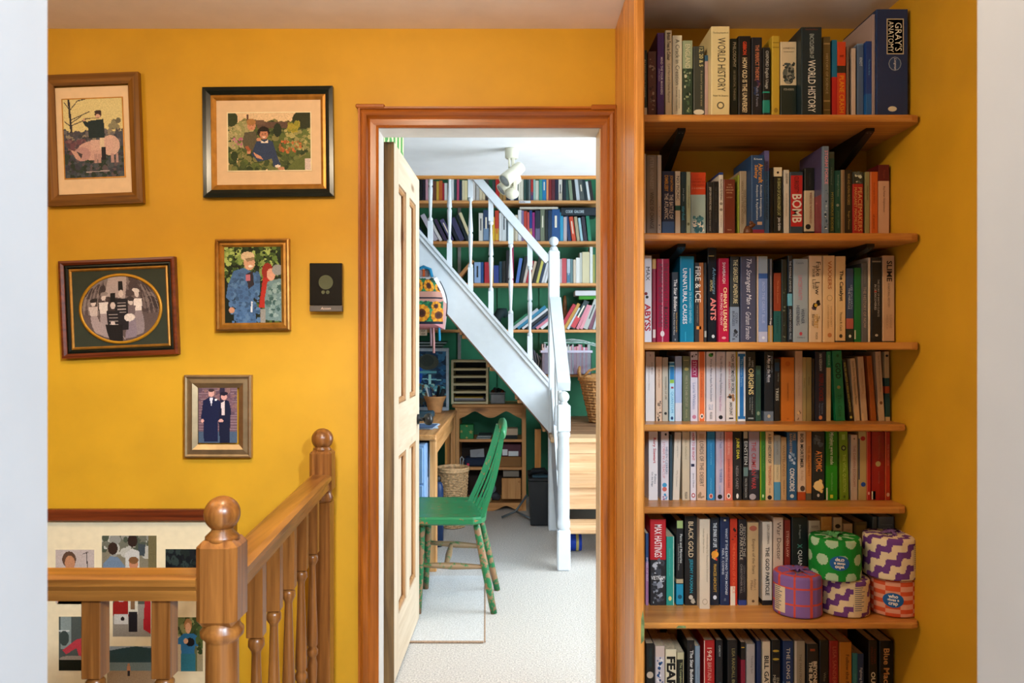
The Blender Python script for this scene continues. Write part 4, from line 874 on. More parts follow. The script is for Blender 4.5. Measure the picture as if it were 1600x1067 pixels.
# ================================================================== wrapped toilet rolls on the sixth shelf
def roll(label, cx, cy, z0, r, h, colf, rot=0.0, badge=None, badge_flip=False, label_panel=None, tuft=None):
    t = thing('wrapped_roll', label, 'toilet roll', (cx, cy, z0), 'paper-wrapped rolls on the sixth shelf')
    m = MB(); na, nz = 150, 44
    prof = [(.90, 0.0), (.985, .02)] + [(1.0 - .012*abs(math.sin(3.1*j/nz)) * .5, .05 + .86*j/(nz-6)) for j in range(nz-5)] + [(.985, .955), (.93, .985), (.80, 1.0)]
    prof += [(.55, 1.0), (.35, .985), (.16, .955)]
    rr = random.Random(int(cx*1e4))
    wob = [rr.uniform(-1, 1) for _ in range(na)]
    wob = [(wob[i-1]+wob[i]+wob[(i+1) % na])/3 for i in range(na)]
    n = len(prof)
    for j, (pr, pz) in enumerate(prof):
        for i in range(na):
            a = rot + 2*math.pi*i/na
            k = pr*r*(1+.012*wob[i]); zz = z0 + pz*h
            if pz > .9: zz += .0025*wob[(i*3) % na]*(1-pr)*3
            m.v.append((cx+k*math.cos(a), cy+k*math.sin(a), zz))
    for j in range(n-1):
        for i in range(na):
            i2 = (i+1) % na
            m.f.append((j*na+i, j*na+i2, (j+1)*na+i2, (j+1)*na+i)); m.sm.append(True)
            a = rot+2*math.pi*(i+.5)/na
            fz_ = (prof[j][1]+prof[j+1][1])/2
            if prof[j+1][0] < .9 and j > 5: fz_ = 1.0 + (.95-prof[j+1][0])*.6
            m.c.append(C(colf((a % (2*math.pi))/(2*math.pi), fz_)))
    m.f.append(tuple((n-1)*na+i for i in range(na))); m.c.append(C('c8b89c')); m.sm.append(False)
    m.f.append(tuple(range(na))[::-1]); m.c.append(C('c8b89c')); m.sm.append(False)
    obj('wrapper', m, M['vmat'], t)
    def cyl(a, dz, e=.0012):
        return (cx+(r+e)*math.cos(a), cy+(r+e)*math.sin(a), z0+dz)
    if badge:
        a0, zc, rx_, rz_ = badge
        b = MB(); pts = [(0, 0)]; q = 28
        for ring in range(1, 4):
            pts += [(ring/3*rx_*math.cos(k*2*math.pi/q), ring/3*rz_*math.sin(k*2*math.pi/q)) for k in range(q)]
        vs = [cyl(a0+p[0]/r, zc+p[1]) for p in pts]
        fs = [(0, 1+k, 1+(k+1) % q) for k in range(q)]
        for ring in range(2):
            fs += [(1+ring*q+k, 1+ring*q+(k+1) % q, 1+(ring+1)*q+(k+1) % q, 1+(ring+1)*q+k) for k in range(q)]
        b.add(vs, fs, C('1c5c9c')); bo = obj('badge', b, M['vmat'], t)
        f = -1 if badge_flip else 1
        for k, s_ in enumerate(('who', 'gives a', 'crap')):
            tm = textmesh(s_, lambda tx, ty: cyl(a0+f*tx/r, zc+f*((1-k)*rz_*.55+ty), .0018), rx_*(1.2, 1.6, 1.2)[k], rz_*.5, C('f0e8dc'), .03, 0, keep=True)
            obj('badge_lettering', tm, M['print'], bo)
    if label_panel:
        a0, a1, zc0, zc1, bg, ink = label_panel
        b = MB(); q = 12
        vs = [cyl(a0+(a1-a0)*k/q, zz) for zz in (zc0, zc1) for k in range(q+1)]
        b.add(vs, [(k, k+1, q+2+k, q+1+k) for k in range(q)], C(bg)); bo = obj('info_panel', b, M['vmat'], t)
        l = MB(); rr = random.Random(7)
        for k in range(12):
            zz = zc1-(zc1-zc0)*(k+.8)/13
            e0 = a0+(a1-a0)*.08; e1 = a0+(a1-a0)*rr.uniform(.5, .92)
            vs = [cyl(e0+(e1-e0)*j/6, zq, .0017) for zq in (zz, zz+.0022) for j in range(7)]
            l.add(vs, [(j, j+1, 8+j, 7+j) for j in range(6)], C(ink))
        obj('small_print', l, M['print'], bo)
    # twisted paper end
    m = MB(); rr = random.Random(int(cx*977)+3)
    for k in range(9):
        a = rr.uniform(0, 6.28); L_ = rr.uniform(.012, .03)
        p0 = Vector((cx, cy, z0+h*.955)); p1 = p0+Vector((math.cos(a)*L_*.6, math.sin(a)*L_*.6, .008+.004*rr.random())); p2 = p0+Vector((math.cos(a)*L_*1.3, math.sin(a)*L_*1.3, .007))
        nrm = Vector((-math.sin(a), math.cos(a), 0))*.007
        m.add([p0-nrm*.4, p0+nrm*.4, p1+nrm, p1-nrm+Vector((0, 0, .003)), p2+nrm*.8, p2-nrm*.6], [(0, 1, 2, 3), (3, 2, 4, 5)], C(tuft or 'e4d4bc'))
    tw = obj('paper_twist', m, M['vmat'], t)
    return t
def wavef(c1, c2, ph=0.0):
    def f(a, z):
        p = a*2*math.pi*.073; zz = z*.115; cs, sn = math.cos(.62), math.sin(.62)
        al = p*cs+zz*sn; pe = -p*sn+zz*cs
        q = (pe+.0062*math.sin(al*2*math.pi/.036))/.043 + ph
        return c1 if (q % 1.0) < .48 else c2
    return f
def plaid(a, z):
    qa = (a*9.0) % 1.0; qz = (z*2.6+.25) % 1.0
    d1 = qa < .17; d2 = qz < .12
    if d1 or d2: return 'b8443c' if (d1 and d2) else 'c84838'
    return '7c5a94'
def dots(a, z):
    u_ = a*8.2; v_ = z*2.35+.3
    k = math.floor(v_); u2 = u_ + (.5 if k % 2 else 0)
    du = (u2 % 1.0)-.5; dv = (v_ % 1.0)-.5
    return 'a8c8a4' if du*du+dv*dv*1.05 < .105 else '0c842c'
def checks(a, z):
    i = math.floor(a*11.0); j = math.floor(z*8.4)
    return 'd4542c' if (i+j) % 2 else 'e09c80'
ZS = SHELF[5][0]+.0006; RR = .0715
roll('purple and red plaid wrapped toilet roll at left of the group', X(1246,517), F/517, ZS, .0712, .124, plaid, .1, label_panel=(-3.0, -2.42, .012, .088, 'd8c4a0', '2c4a64'), tuft='7c5a94')
roll('purple and cream wavy wrapped roll under the green dotted one', X(1320,516), F/516+.004, ZS, .0715, .108, wavef('6c3c84', 'e0cca8', .2), .3, label_panel=(-1.62, -.95, .016, .094, 'dcc8a0', '5c6474'), tuft='e0cca8')
roll('orange and pink checked wrapped toilet roll with blue badge', X(1394.5,515), F/515, ZS, .0700, .110, checks, .0, badge=(-2.0, .052, .0285, .0215), tuft='d0744c')
roll('green wrapped toilet roll with pale dots, stacked on top', X(1305,517), F/517+.004, ZS+.1085, .0745, .122, dots, .05, badge=(-1.78, .056, .0275, .0215), badge_flip=True, tuft='5ca468')
roll('purple and cream wavy wrapped roll on the orange checked one', X(1391,515), F/515, ZS+.1105, .0780, .126, wavef('6c3c84', 'e4d0ac', .62), .2, label_panel=(-1.12, -.75, .03, .104, 'dcc8a0', '8c8474'), tuft='8c64a0')

# ================================================================== framed pictures on the yellow wall
SW = 465.0
def frame(label, u0, v0, u1, v1, rails, mount=None, mount_mat=None, photo=None, canvas=None, rot=0.0, name='framed_photograph', group='framed pictures on the yellow wall', y=.022, glass=True):
    """rails: list of (inset0, inset1, depth0, depth1, mat_h, mat_v) mitred frame steps in pixels / metres"""
    cx, cz = X((u0+u1)/2, SW), Z((v0+v1)/2, SW); W = (u1-u0)/SW; Hh = (v1-v0)/SW
    t = thing(name, label, 'picture', (cx, YW-.003, cz), group, rot=(0, -math.radians(rot), 0))
    for (i0, i1, d0, d1, mh, mv) in rails:
        a, b = i0/SW, i1/SW
        xo, zo = W/2-a, Hh/2-a; xi, zi = W/2-b, Hh/2-b
        mid = (a+b)/2; xm, zm = W/2-mid, Hh/2-mid; dm = max(d0, d1)+.002
        for side in range(4):
            m = MB()
            def q(x, z, d):
                return (x, -d, z)
            if side == 0: c = [((-xo, zo), (xo, zo)), ((-xm, zm), (xm, zm)), ((-xi, zi), (xi, zi))]
            elif side == 1: c = [((-xo, -zo), (xo, -zo)), ((-xm, -zm), (xm, -zm)), ((-xi, -zi), (xi, -zi))]
            elif side == 2: c = [((-xo, -zo), (-xo, zo)), ((-xm, -zm), (-xm, zm)), ((-xi, -zi), (-xi, zi))]
            else: c = [((xo, -zo), (xo, zo)), ((xm, -zm), (xm, zm)), ((xi, -zi), (xi, zi))]
            vs = [q(*c[0][0], 0), q(*c[0][1], 0), q(*c[0][0], d0), q(*c[0][1], d0), q(*c[1][0], dm), q(*c[1][1], dm), q(*c[2][0], d1), q(*c[2][1], d1), q(*c[2][0], 0), q(*c[2][1], 0)]
            m.add(vs, [(0, 1, 3, 2), (2, 3, 5, 4), (4, 5, 7, 6), (6, 7, 9, 8), (8, 9, 1, 0), (0, 2, 4, 6, 8), (1, 3, 5, 7, 9)])
            obj('frame_rail', m, mh if side < 2 else mv, t, local=True)
    if mount:
        mu0, mv0, mu1, mv1 = mount
        x0, x1 = X(mu0, SW)-cx, X(mu1, SW)-cx; z1, z0 = Z(mv0, SW)-cz, Z(mv1, SW)-cz
        obj('mount', MB().box(x0, x1, -.008, -.002, z0, z1), mount_mat, t, local=True)
    if photo:
        pu0, pv0, pu1, pv1 = photo
        x0, x1 = X(pu0, SW)-cx, X(pu1, SW)-cx; z1, z0 = Z(pv0, SW)-cz, Z(pv1, SW)-cz
        obj('photo_print', canvas.mesh(lambda a, b: (x0+(x1-x0)*a, -.0095, z1+(z0-z1)*b)), M['photo'], t, local=True)
        mm = MB(); e = .0035
        for (a0, a1, b0, b1) in ((x0-e, x0, z0-e, z1+e), (x1, x1+e, z0-e, z1+e), (x0, x1, z1, z1+e), (x0, x1, z0-e, z0)):
            mm.box(a0, a1, -.0102, -.008, b0, b1)
        if name == 'framed_photograph' and mount: obj('mount_bevel', mm, M['goldpaint'] if rot == 2.2 else M['mount_pale'], t, local=True)
    return t

# 1 rider on a pig
c = Canvas(96, 128, 'd8c890')
c.rect(0, .42, 1, 1, '4a4c58'); c.speck(0, .40, 1, .56, ['4a4650', '6a6468', '3c3e48', '8a8070'], 90, .03, 2)
c.rect(0, .62, 1, 1, '3c4450'); c.speck(0, .6, 1, 1, ['2c3c34', '4a5058', '3a3a48', '26342c', '5c5058'], 240, .03, 3); c.speck(.05, .52, .35, .7, ['6a4450', '54404c', '7a5c60'], 60, .03, 4)
c.line(.1, 0, .13, .42, .035, '2c2830')
for q in ((.11, .14, .25, .02), (.12, .14, .02, .03), (.13, .26, .45, .16), (.13, .3, .3, .22), (.25, .02, .38, .0), (.12, .34, .02, .28), (.14, .33, .38, .26)): c.line(*q, .012, '3a343a')
c.speck(.78, .28, .96, .4, ['6a6454', '8a8468'], 16, .03, 6)
c.ell(.46, .66, .24, .12, 'c8a098'); c.ell(.78, .60, .16, .13, 'd0aca0'); c.rect(.45, .52, .82, .66, 'd0aaa0'); c.ell(.30, .70, .14, .09, 'b48c8c'); c.poly([(.1, .64), (.24, .68), (.3, .78), (.2, .76)], 'c89c90'); c.poly([(.2, .66), (.3, .7), (.28, .76)], '3c343c')
for x_ in (.5, .56, .78, .86): c.rect(x_, .7, x_+.05, .82, 'b08c88')
c.poly([(.42, .28), (.68, .26), (.69, .5), (.42, .5)], '1c2c30'); c.poly([(.32, .28), (.36, .27), (.5, .34), (.46, .39), (.36, .34)], '1c2c30')
c.rect(.6, .5, .68, .64, 'd8c4a8'); c.rect(.62, .62, .70, .78, '1c1c28'); c.ell(.59, .2, .055, .05, '4a2c28'); c.ell(.585, .225, .04, .03, 'd0a490'); c.ell(.59, .17, .06, .025, '3a2a2c')
c.line(.36, .25, .6, .245, .012, '6a5a48'); c.ell(.35, .265, .02, .02, 'c89880'); c.line(.35, .93, .75, .92, .012, 'a89ca0'); c.shade(.15)
frame('oak framed photograph of a flute player riding a pig', 75.5, 118, 225, 321, [(0, 17, .020, .016, M['oakx'], M['oak'])], (90, 137, 211, 303), plain('pale_peach_mount', 'e6c6a0', .8, .02, 40), (104, 156, 196, 278), c, 2.2)
# 2 couple in a garden
c = Canvas(128, 90, 'd8b890')
c.speck(0, .18, 1, 1, ['3c4824', '54602c', '6a6e3c', '2c3a1c', '485428', '7a7444'], 700, .035, 1)
c.speck(0, .15, .3, .6, ['a09468', '8c8a58', 'b0a070'], 160, .02, 2); c.speck(.7, .3, 1, .65, ['8a8450', 'a89c60', '5c6830'], 120, .02, 3)
c.rect(.35, .16, .75, .27, '5c4438'); c.poly([(.33, .12), (.43, .12), (.47, .2), (.33, .2)], '6a5040'); c.rect(.23, .02, .25, .14, '5a3c30'); c.rect(.59, .12, .605, .2, '5a3c30'); c.rect(.73, .14, .745, .2, '5a3c30')
c.ell(.92, .12, .14, .16, '2c3018'); c.ell(.04, .1, .08, .13, '343c20'); c.ell(.6, .3, .05, .12, '202a18')
c.speck(.05, .42, .18, .62, ['a8607c', 'b87888'], 16, .012, 5); c.speck(.62, .5, .9, .7, ['a8502c', 'b86a38', '8c5c2c'], 30, .015, 6); c.speck(.74, .18, .86, .34, ['8a8428', 'a09030'], 24, .02, 7)
c.poly([(.2, .34), (.33, .31), (.37, .5), (.36, .66), (.2, .64), (.17, .5)], '56503c'); c.ell(.285, .22, .05, .085, 'c08464'); c.ell(.28, .155, .055, .06, 'a07040'); c.ell(.27, .215, .006, .008, '4a2c20'); c.ell(.30, .215, .006, .008, '4a2c20'); c.ell(.285, .265, .015, .007, 'a05c4c'); c.ell(.25, .68, .025, .035, 'c08464'); c.line(.22, .58, .26, .66, .04, '9c5434')
c.poly([(.34, .5), (.46, .45), (.54, .5), (.6, .78), (.64, .92), (.55, .95), (.53, .8), (.36, .85), (.28, .72)], '2c3a58'); c.ell(.43, .335, .075, .10, '20140f'); c.ell(.435, .375, .05, .085, 'b87a5c'); c.ell(.43, .29, .06, .035, '20140f'); c.ell(.418, .365, .007, .008, '3a2018'); c.ell(.452, .365, .007, .008, '3a2018'); c.ell(.435, .42, .02, .01, 'e8d0c0'); c.poly([(.39, .47), (.44, .51), (.49, .46), (.48, .52), (.4, .52)], 'e0d0c0')
c.poly([(.3, .68), (.4, .76), (.42, .81), (.34, .78)], 'c88c70'); c.ell(.6, .93, .035, .025, 'e0d0c0'); c.ell(.64, .97, .04, .03, 'c08868'); c.ell(.37, .46, .03, .03, 'c08464')
c.poly([(.7, 1), (.8, .84), (.98, .7), (1, .8), (.9, 1)], '5c6430'); c.rect(.93, .8, 1, 1, 'c8b4ac'); c.shade(.18)
frame('dark green and gold framed photograph of a couple in a garden', 321, 138, 523, 309, [(0, 12, .018, .014, M['darkframe'], M['darkframe']), (12, 20, .013, .009, M['goldpaint'], M['goldpaint'])], (338, 155, 506, 292), M['mount'], (359, 178, 487, 267), c, 0.6)
# 3 sepia group in an oval
c = Canvas(120, 98, '5c4c48')
x_, y_ = c.xy()
c.speck(0, 0, 1, .5, ['6c5c58', '4a3c3a', '7c6c66', '3c302e'], 180, .05, 2); c.poly([(.3, 0), (.62, 0), (.56, .35), (.3, .3)], 'a8948c')
for k in range(9): c.line(.02+.025*k, .1, .0+.03*k, .6, .01, '8c7c74' if k % 2 else '4a3c3a'); c.line(.8+.025*k, .1, .84+.03*k, .6, .01, '7c6c66' if k % 2 else '3c302e')
def dress(x, y, h, top, skirt, hat):
    c.poly([(x-.09*h*1.4, y+h), (x-.04, y+h*.42), (x+.04, y+h*.42), (x+.13*h*1.4, y+h)], skirt); c.poly([(x-.06, y+h*.2), (x+.06, y+h*.2), (x+.045, y+h*.46), (x-.045, y+h*.46)], top)
    c.ell(x, y+h*.1, .03, .05, 'd0bcb0'); c.ell(x, y+h*.02, .05, .035, hat)
dress(.15, .33, .62, 'c0aca2', 'a08c88', '2c2422'); dress(.28, .24, .72, 'd8c8bc', '9c8a86', '8c7c74'); dress(.72, .20, .74, 'e0d0c4', '8c7c7c', 'd0c0b4'); dress(.63, .34, .62, '6c5c5c', '84747c', '3c3230')
for x, y, h in ((.51, .08, .75), (.4, .26, .72)):
    c.rect(x-.035, y, x+.035, y+.14, '1c1818'); c.ell(x, y+.19, .032, .055, 'c8b4a8'); c.poly([(x-.08, y+.27), (x+.08, y+.27), (x+.09, y+h), (x-.09, y+h)], '231e20')
    for k in range(4): c.line(x-.055, y+.33+.05*k, x+.055, y+.33+.05*k, .012, 'a89890')
c.ell(.61, .64, .07, .06, 'd8c8bc'); c.line(.42, .78, .56, .98, .01, '9c8c84'); c.rect(.28, .74, .52, 1, '1c1818') ; c.ell(.39, .72, .03, .03, 'c8b4a8'); c.shade(.15)
t = frame('mahogany framed oval sepia group portrait on a dark green mount', 101, 405, 280.5, 556, [(0, 7, .022, .018, M['mahog'], M['mahog']), (7, 13, .014, .010, M['darkframe'], M['darkframe']), (13, 17, .012, .010, M['goldpaint'], M['goldpaint'])], (116, 420, 266, 541), M['mount_green'], None, None, 2.4, 'oval_portrait')
cx_, cz_ = X(190.7, SW), Z(480.5, SW); ox, oz = X(192, SW)-cx_, Z(482, SW)-cz_; ra, rb = 61/SW, 51/SW
def oval(a, b):
    # square to disc mapping keeps the painted picture undistorted in the middle
    p, q = 2*a-1, 1-2*b
    return (ox+ra*p*math.sqrt(max(0, 1-q*q/2)), -.0095, oz+rb*q*math.sqrt(max(0, 1-p*p/2)))
obj('photo_print', c.mesh(oval), M['photo'], t, local=True)
m = MB(); q = 64
vs = []
for k in range(q):
    ca, sa = math.cos(2*math.pi*k/q), math.sin(2*math.pi*k/q)
    for rr_, dd_ in ((0, .008), (0, .0125), (.004, .013), (.009, .0115), (.009, .008)): vs.append((ox+(ra-.001+rr_)*ca, -dd_, oz+(rb-.001+rr_)*sa))
m.add(vs, [(k*5+j, ((k+1) % q)*5+j, ((k+1) % q)*5+j+1, k*5+j+1) for k in range(q) for j in range(4)], smooth=True)
obj('oval_slip', m, plain('bright_gold_slip', 'b8821c', .4, .05, 30, metal=.3), t, local=True)
# 4 two people by a hedge
c = Canvas(88, 120, '141a0c')
c.speck(0, 0, 1, .45, ['3c5020', '5c7430', '1c2a10', '2c3c18', '7c9048', 'a0b060'], 330, .035, 2)
c.speck(.5, .4, 1, 1, ['1c2410', '2c3418', '4a5c28'], 60, .04, 4)
c.poly([(.06, .5), (.16, .32), (.34, .28), (.5, .34), (.62, .36), (.62, .6), (.5, .66), (.56, 1), (.2, 1), (.18, .66), (.1, .72), (.02, .66)], '44648c'); c.speck(.08, .34, .6, 1, ['4c6c94', '3c587c', '547498', '34506f'], 120, .03, 5)
c.poly([(.38, .36), (.5, .32), (.52, .5), (.42, .56)], '2c2428'); c.rect(.38, .37, .46, .45, 'b0646c'); c.ell(.44, .21, .1, .1, 'c89878'); c.ell(.41, .13, .12, .06, 'd0b490'); c.poly([(.36, .16), (.52, .14), (.54, .18), (.4, .2)], '8c7454'); c.ell(.46, .26, .04, .015, 'e8d8c8'); c.ell(.12, .83, .05, .04, 'c08868'); c.line(.48, .72, .47, .86, .03, 'c8d0d4')
c.ell(.76, .33, .1, .11, '8c2818'); c.poly([(.68, .4), (.8, .42), (.72, .8), (.6, .8)], 'a8281c'); c.ell(.82, .37, .075, .08, 'd0987c'); c.ell(.94, .31, .1, .07, '8c8c88'); c.poly([(.76, .46), (1, .42), (1, .98), (.72, .96), (.7, .7)], '6c8484'); c.speck(.74, .48, 1, .94, ['7c9490', '54706c', '8ca09c', '3c5854'], 60, .03, 6); c.rect(.62, .82, .72, 1, '8c8880'); c.shade(.15)
frame('gilt framed photograph of two laughing people by a hedge', 341, 374, 455, 516, [(0, 5, .020, .018, M['gold'], M['gold']), (5, 13, .013, .008, M['goldpaint'], M['goldpaint'])], None, None, (353.5, 385, 441.5, 504.5), c, 0.6)
# 5 couple in formal dress
c = Canvas(62, 88, '6c5058')
for k in range(20): c.rect(0, .05*k, 1, .05*k+.012, '94787c')
c.speck(0, 0, 1, .5, ['84605c', '5c4450', '74545c'], 70, .05, 2); c.rect(.55, 0, .68, .9, '2c2438'); c.rect(0, .8, 1, 1, '48586c')
c.poly([(.12, .24), (.28, .17), (.42, .18), (.56, .25), (.58, .6), (.5, .6), (.5, .98), (.14, .98), (.12, .58), (.06, .56)], '161c3c'); c.ell(.33, .1, .08, .07, 'd09c90'); c.ell(.33, .05, .08, .03, '3c2c30'); c.poly([(.28, .18), (.38, .18), (.33, .33)], 'd8d4dc'); c.ell(.45, .22, .03, .02, 'e8e4e4'); c.ell(.1, .6, .04, .035, 'd09c90')
c.poly([(.56, .28), (.66, .22), (.78, .24), (.84, .4), (.82, .62), (.8, 1), (.55, 1), (.52, .6)], '141830'); c.ell(.66, .17, .075, .06, 'd0988c'); c.ell(.66, .11, .1, .035, '1c1828'); c.poly([(.58, .28), (.68, .24), (.68, .5), (.6, .5)], 'd4c0bc'); c.ell(.58, .6, .06, .03, 'd09c90'); c.shade(.12)
frame('silver framed photograph of a couple in formal dress', 292, 585, 396, 713, [(0, 5, .018, .020, M['silver'], M['silver']), (5, 20, .016, .010, M['silver'], M['silver'])], None, None, (313, 604.5, 373, 690.5), c, 0.0)

# carbon monoxide style alarm with a black glass face
al = thing('wall_detector', 'black glass wall detector with faint round lens beside gilt frame', 'detector', (X(509, 485), YW, Z(448, 485)))
x0, x1, z1, z0 = X(483.5, 472), X(534.5, 472), Z(410.5, 472), Z(486, 472); zg = Z(476.5, 472)
obj('backplate', MB().box(x0+.01, x1-.01, YW-.018, YW-.0005, z0+.008, z1-.008, c=.003), M['greyplate'], al)
obj('glass_face', MB().box(x0, x1, YW-.036, YW-.018, zg, z1, c=.0015), M['glossblack'], al)
sp = obj('speaker_strip', MB().box(x0, x1, YW-.036, YW-.018, z0, zg-.0005, c=.0015), M['greyplate'], al)
tm = textmesh('Accom', lambda tx, ty: ((x0+x1)/2+tx, YW-.0368, (z0+zg)/2+ty), .034, .008, C('d8b8a0'), .01, .25); obj('logo', tm, M['print'], sp)
m = MB()
for (u_, v_, r_) in ((509, 440.5, 11.3/472), (504.8, 456, 2.9/472), (512, 456, 2.9/472)):
    m.prism([(X(u_, 472)+r_*math.cos(k*math.pi/16), Z(v_, 472)+r_*math.sin(k*math.pi/16)) for k in range(32)], 'y', YW-.0364, YW-.035)
obj('lens', m, plain('smoked_lens', '55563e', .15, .05, 20), al)

# large collage frame down in the stairwell
def collage():
    u0, u1, v0 = 30, 372, 793
    x0, x1, z1 = X(u0, SW), X(u1, SW), Z(v0, SW); z0 = z1-.92; w = 18/SW
    t = thing('collage_frame', 'large brown framed collage of family snapshots low on the wall', 'picture', ((x0+x1)/2, YW-.003, (z0+z1)/2))
    obj('frame_rail', MB().box(x0, x1, YW-.028, YW-.002, z1-w, z1, c=.004), M['mahog'], t); obj('frame_rail', MB().box(x0, x1, YW-.028, YW-.002, z0, z0+w, c=.004), M['mahog'], t)
    obj('frame_rail', MB().box(x0, x0+w, YW-.028, YW-.002, z0+w, z1-w, c=.004), M['oak'], t); obj('frame_rail', MB().box(x1-w, x1, YW-.028, YW-.002, z0+w, z1-w, c=.004), M['oak'], t)
    obj('mount', MB().box(x0+w, x1-w, YW-.008, YW-.002, z0+w, z1-w), M['mount_pale'], t)
    def ph(u0, v0, u1, v1, cv):
        a0, a1, b1, b0 = X(u0, SW), X(u1, SW), Z(v0, SW), Z(v1, SW)
        q = 1.5/SW
        p = obj('snapshot', cv.mesh(lambda a, b: (a0+(a1-a0)*a, YW-.0092, b1+(b0-b1)*b)), M['photo'], t)
        obj('snapshot_border', MB().box(a0-q, a1+q, YW-.0088, YW-.008, b0-q, b1+q), M['mount_pale'], p)
    c = Canvas(60, 80, 'b8a8a0'); c.ell(.35, .18, .18, .15, '5a4030'); c.ell(.37, .25, .13, .14, 'b8805c'); c.poly([(.1, .5), (.3, .38), (.5, .38), (.7, .5), (.75, 1), (.05, 1)], 'b88468'); c.line(.8, .05, .84, .5, .02, '2c2420'); c.line(.7, .08, .85, .04, .015, '4a3c34'); ph(90, 857, 150, 940, c.shade())
    c = Canvas(86, 80, '7c7460'); c.speck(0, 0, 1, .35, ['8c8a80', 'b0aca0', '4a5040', '6a6858'], 60, .07, 2); c.rect(.85, 0, 1, .8, '6a6040'); c.poly([(.66, .15), (.8, .18), (.78, .4), (.66, .38)], '3c4448')
    c.poly([(.02, .55), (.15, .4), (.3, .42), (.44, .62), (.4, 1), (.02, 1)], '6a7c90'); c.ell(.2, .25, .09, .12, '33221a'); c.poly([(.42, .35), (.55, .25), (.68, .3), (.7, .9), (.45, .9)], 'c0bcb4'); c.ell(.56, .1, .09, .12, '2c1e18'); c.ell(.58, .56, .08, .11, 'b87c5c'); c.ell(.58, .48, .09, .07, '7a5230'); c.poly([(.46, .8), (.56, .7), (.68, .76), (.7, 1), (.44, 1)], '284c7c'); c.speck(.1, .84, .5, 1, ['b84828', 'c88048', '8c2c20'], 20, .04, 5); ph(162, 835, 247, 915, c.shade())
    c = Canvas(60, 50, '14181c'); c.speck(0, 0, 1, 1, ['1c2420', '2c3834', '0c1014'], 90, .05, 3); c.ell(.72, .9, .05, .06, 'b88470'); ph(261, 856, 320, 925, c.shade())
    c = Canvas(50, 40, '3c2c20'); c.speck(0, 0, 1, 1, ['8c4a28', 'b0643c', '2c3a44'], 30, .08, 3); ph(94, 912, 150, 940, c.shade())
    c = Canvas(62, 84, '8c8478'); c.rect(0, 0, 1, .35, '4a4c44'); c.ell(.22, .45, .25, .22, '8c1c18'); c.rect(.04, .55, .4, .75, 'c0bcb4'); c.ell(.26, .64, .05, .04, '241c18'); c.ell(.22, .2, .14, .1, 'b8bcc0'); c.rect(.4, .12, .66, .55, 'c8c0ac'); c.rect(.42, .5, .64, .9, '1c181c'); c.rect(.46, .15, .58, .45, '7a5a3c'); c.poly([(.86, .0), (1, .0), (1, .95), (.8, .85)], 'a01c24'); ph(179, 915, 238, 992, c.shade())
    c = Canvas(60, 80, '4c5450'); c.rect(.05, .0, .35, .6, '84908c'); c.rect(.0, .25, .3, .28, 'c8ccc8'); c.ell(.15, .4, .14, .14, '3a4440'); c.ell(.85, .25, .13, .11, '241814'); c.ell(.9, .28, .08, .09, 'b88064'); c.poly([(.1, .62), (.5, .42), (.8, .38), (1, .42), (1, .8), (.6, .8), (.5, .58), (.2, .7)], 'b83c48'); c.ell(.4, .78, .38, .06, '94887c'); c.rect(0, .8, 1, 1, '14180f'); ph(95, 961, 150, 1045, c.shade())
    c = Canvas(80, 70, '8c98a0'); c.poly([(0, .12), (.3, .05), (.6, .0), (1, .06), (1, .45), (0, .42)], '2c4448'); c.rect(0, .38, 1, .6, '6c7c7c'); c.rect(0, .58, 1, 1, '9c8468'); c.ell(.45, .44, .03, .03, 'b07c58'); c.rect(.41, .47, .49, .6, 'b8805c'); c.rect(.42, .58, .48, .72, '23222a'); ph(170, 1007, 245, 1072, c.shade())
    c = Canvas(54, 80, '5c6444'); c.speck(0, 0, 1, .4, ['6c7848', '3c4c28', '8c8c5c', '2c3a20'], 90, .07, 2); c.rect(0, .35, .3, 1, 'b8a484'); c.rect(.8, .5, 1, 1, '9c9070'); c.ell(.48, .14, .14, .12, 'a8784c'); c.ell(.48, .2, .1, .1, 'd0a07c'); c.poly([(.1, .4), (.32, .3), (.66, .3), (.9, .38), (.86, .55), (.72, .52), (.7, .7), (.24, .7), (.22, .5), (.1, .5)], '2c6a94'); c.rect(.22, .68, .74, 1, '2c6c7c'); c.ell(.55, .46, .16, .08, '14141a'); c.ell(.4, .44, .08, .05, 'd0a07c'); c.speck(.82, .05, 1, .7, ['2c3c20', '4a5c30'], 30, .06, 6); ph(275, 962, 319, 1046, c.shade())
collage()

# ================================================================== landing balustrade
YF = 1.43; XN = -.535; YR = 2.50; XR = -.612
bal = thing('landing_balustrade', 'turned brown wooden balustrade with ball-topped newels around the stairwell', 'balustrade', (XN, YF, 0))
def newel(x, y, ztop, zb0, zb1, hw, r, plainpost=False):
    m = MB()
    m.box(x-hw, x+hw, y-hw, y+hw, zb0, zb1, c=hw*.30)
    p = None
    if plainpost:
        m.box(x-hw*.86, x+hw*.86, y-hw*.86, y+hw*.86, -.12, zb0-.03, c=.003)
        m.lathe([(hw*.9, zb0-.03), (hw*.98, zb0-.018), (hw*.85, zb0-.005), (hw*.85, zb0+.004)], x, y, 20)
    else:
        m.lathe([(hw*.92, -.6), (hw*.86, .3), (hw*.78, zb0-.034), (hw*.80, zb0-.030), (hw*1.02, zb0-.022), (hw*1.04, zb0-.012), (hw*.86, zb0-.004), (hw*.84, zb0+.006)], x, y, 28)
        m.box(x-hw, x+hw, y-hw, y+hw, -.9, .05, c=hw*.2)
    m.lathe([(hw*.82, zb1-.004), (hw*.80, zb1+.004), (hw*.52, zb1+.014), (hw*.50, zb1+.02)], x, y, 24)
    p = obj('newel_post', m, M['newel'], bal)
    obj('ball_finial', MB().ball((x, y, ztop-r), r, 28, 18), M['newel'], p)
newel(XN, YF, .935, .702, .858, .0375, .0325)
newel(XR, YR, .940, .735, .872, .0355, .0345, True)
ZR = .790
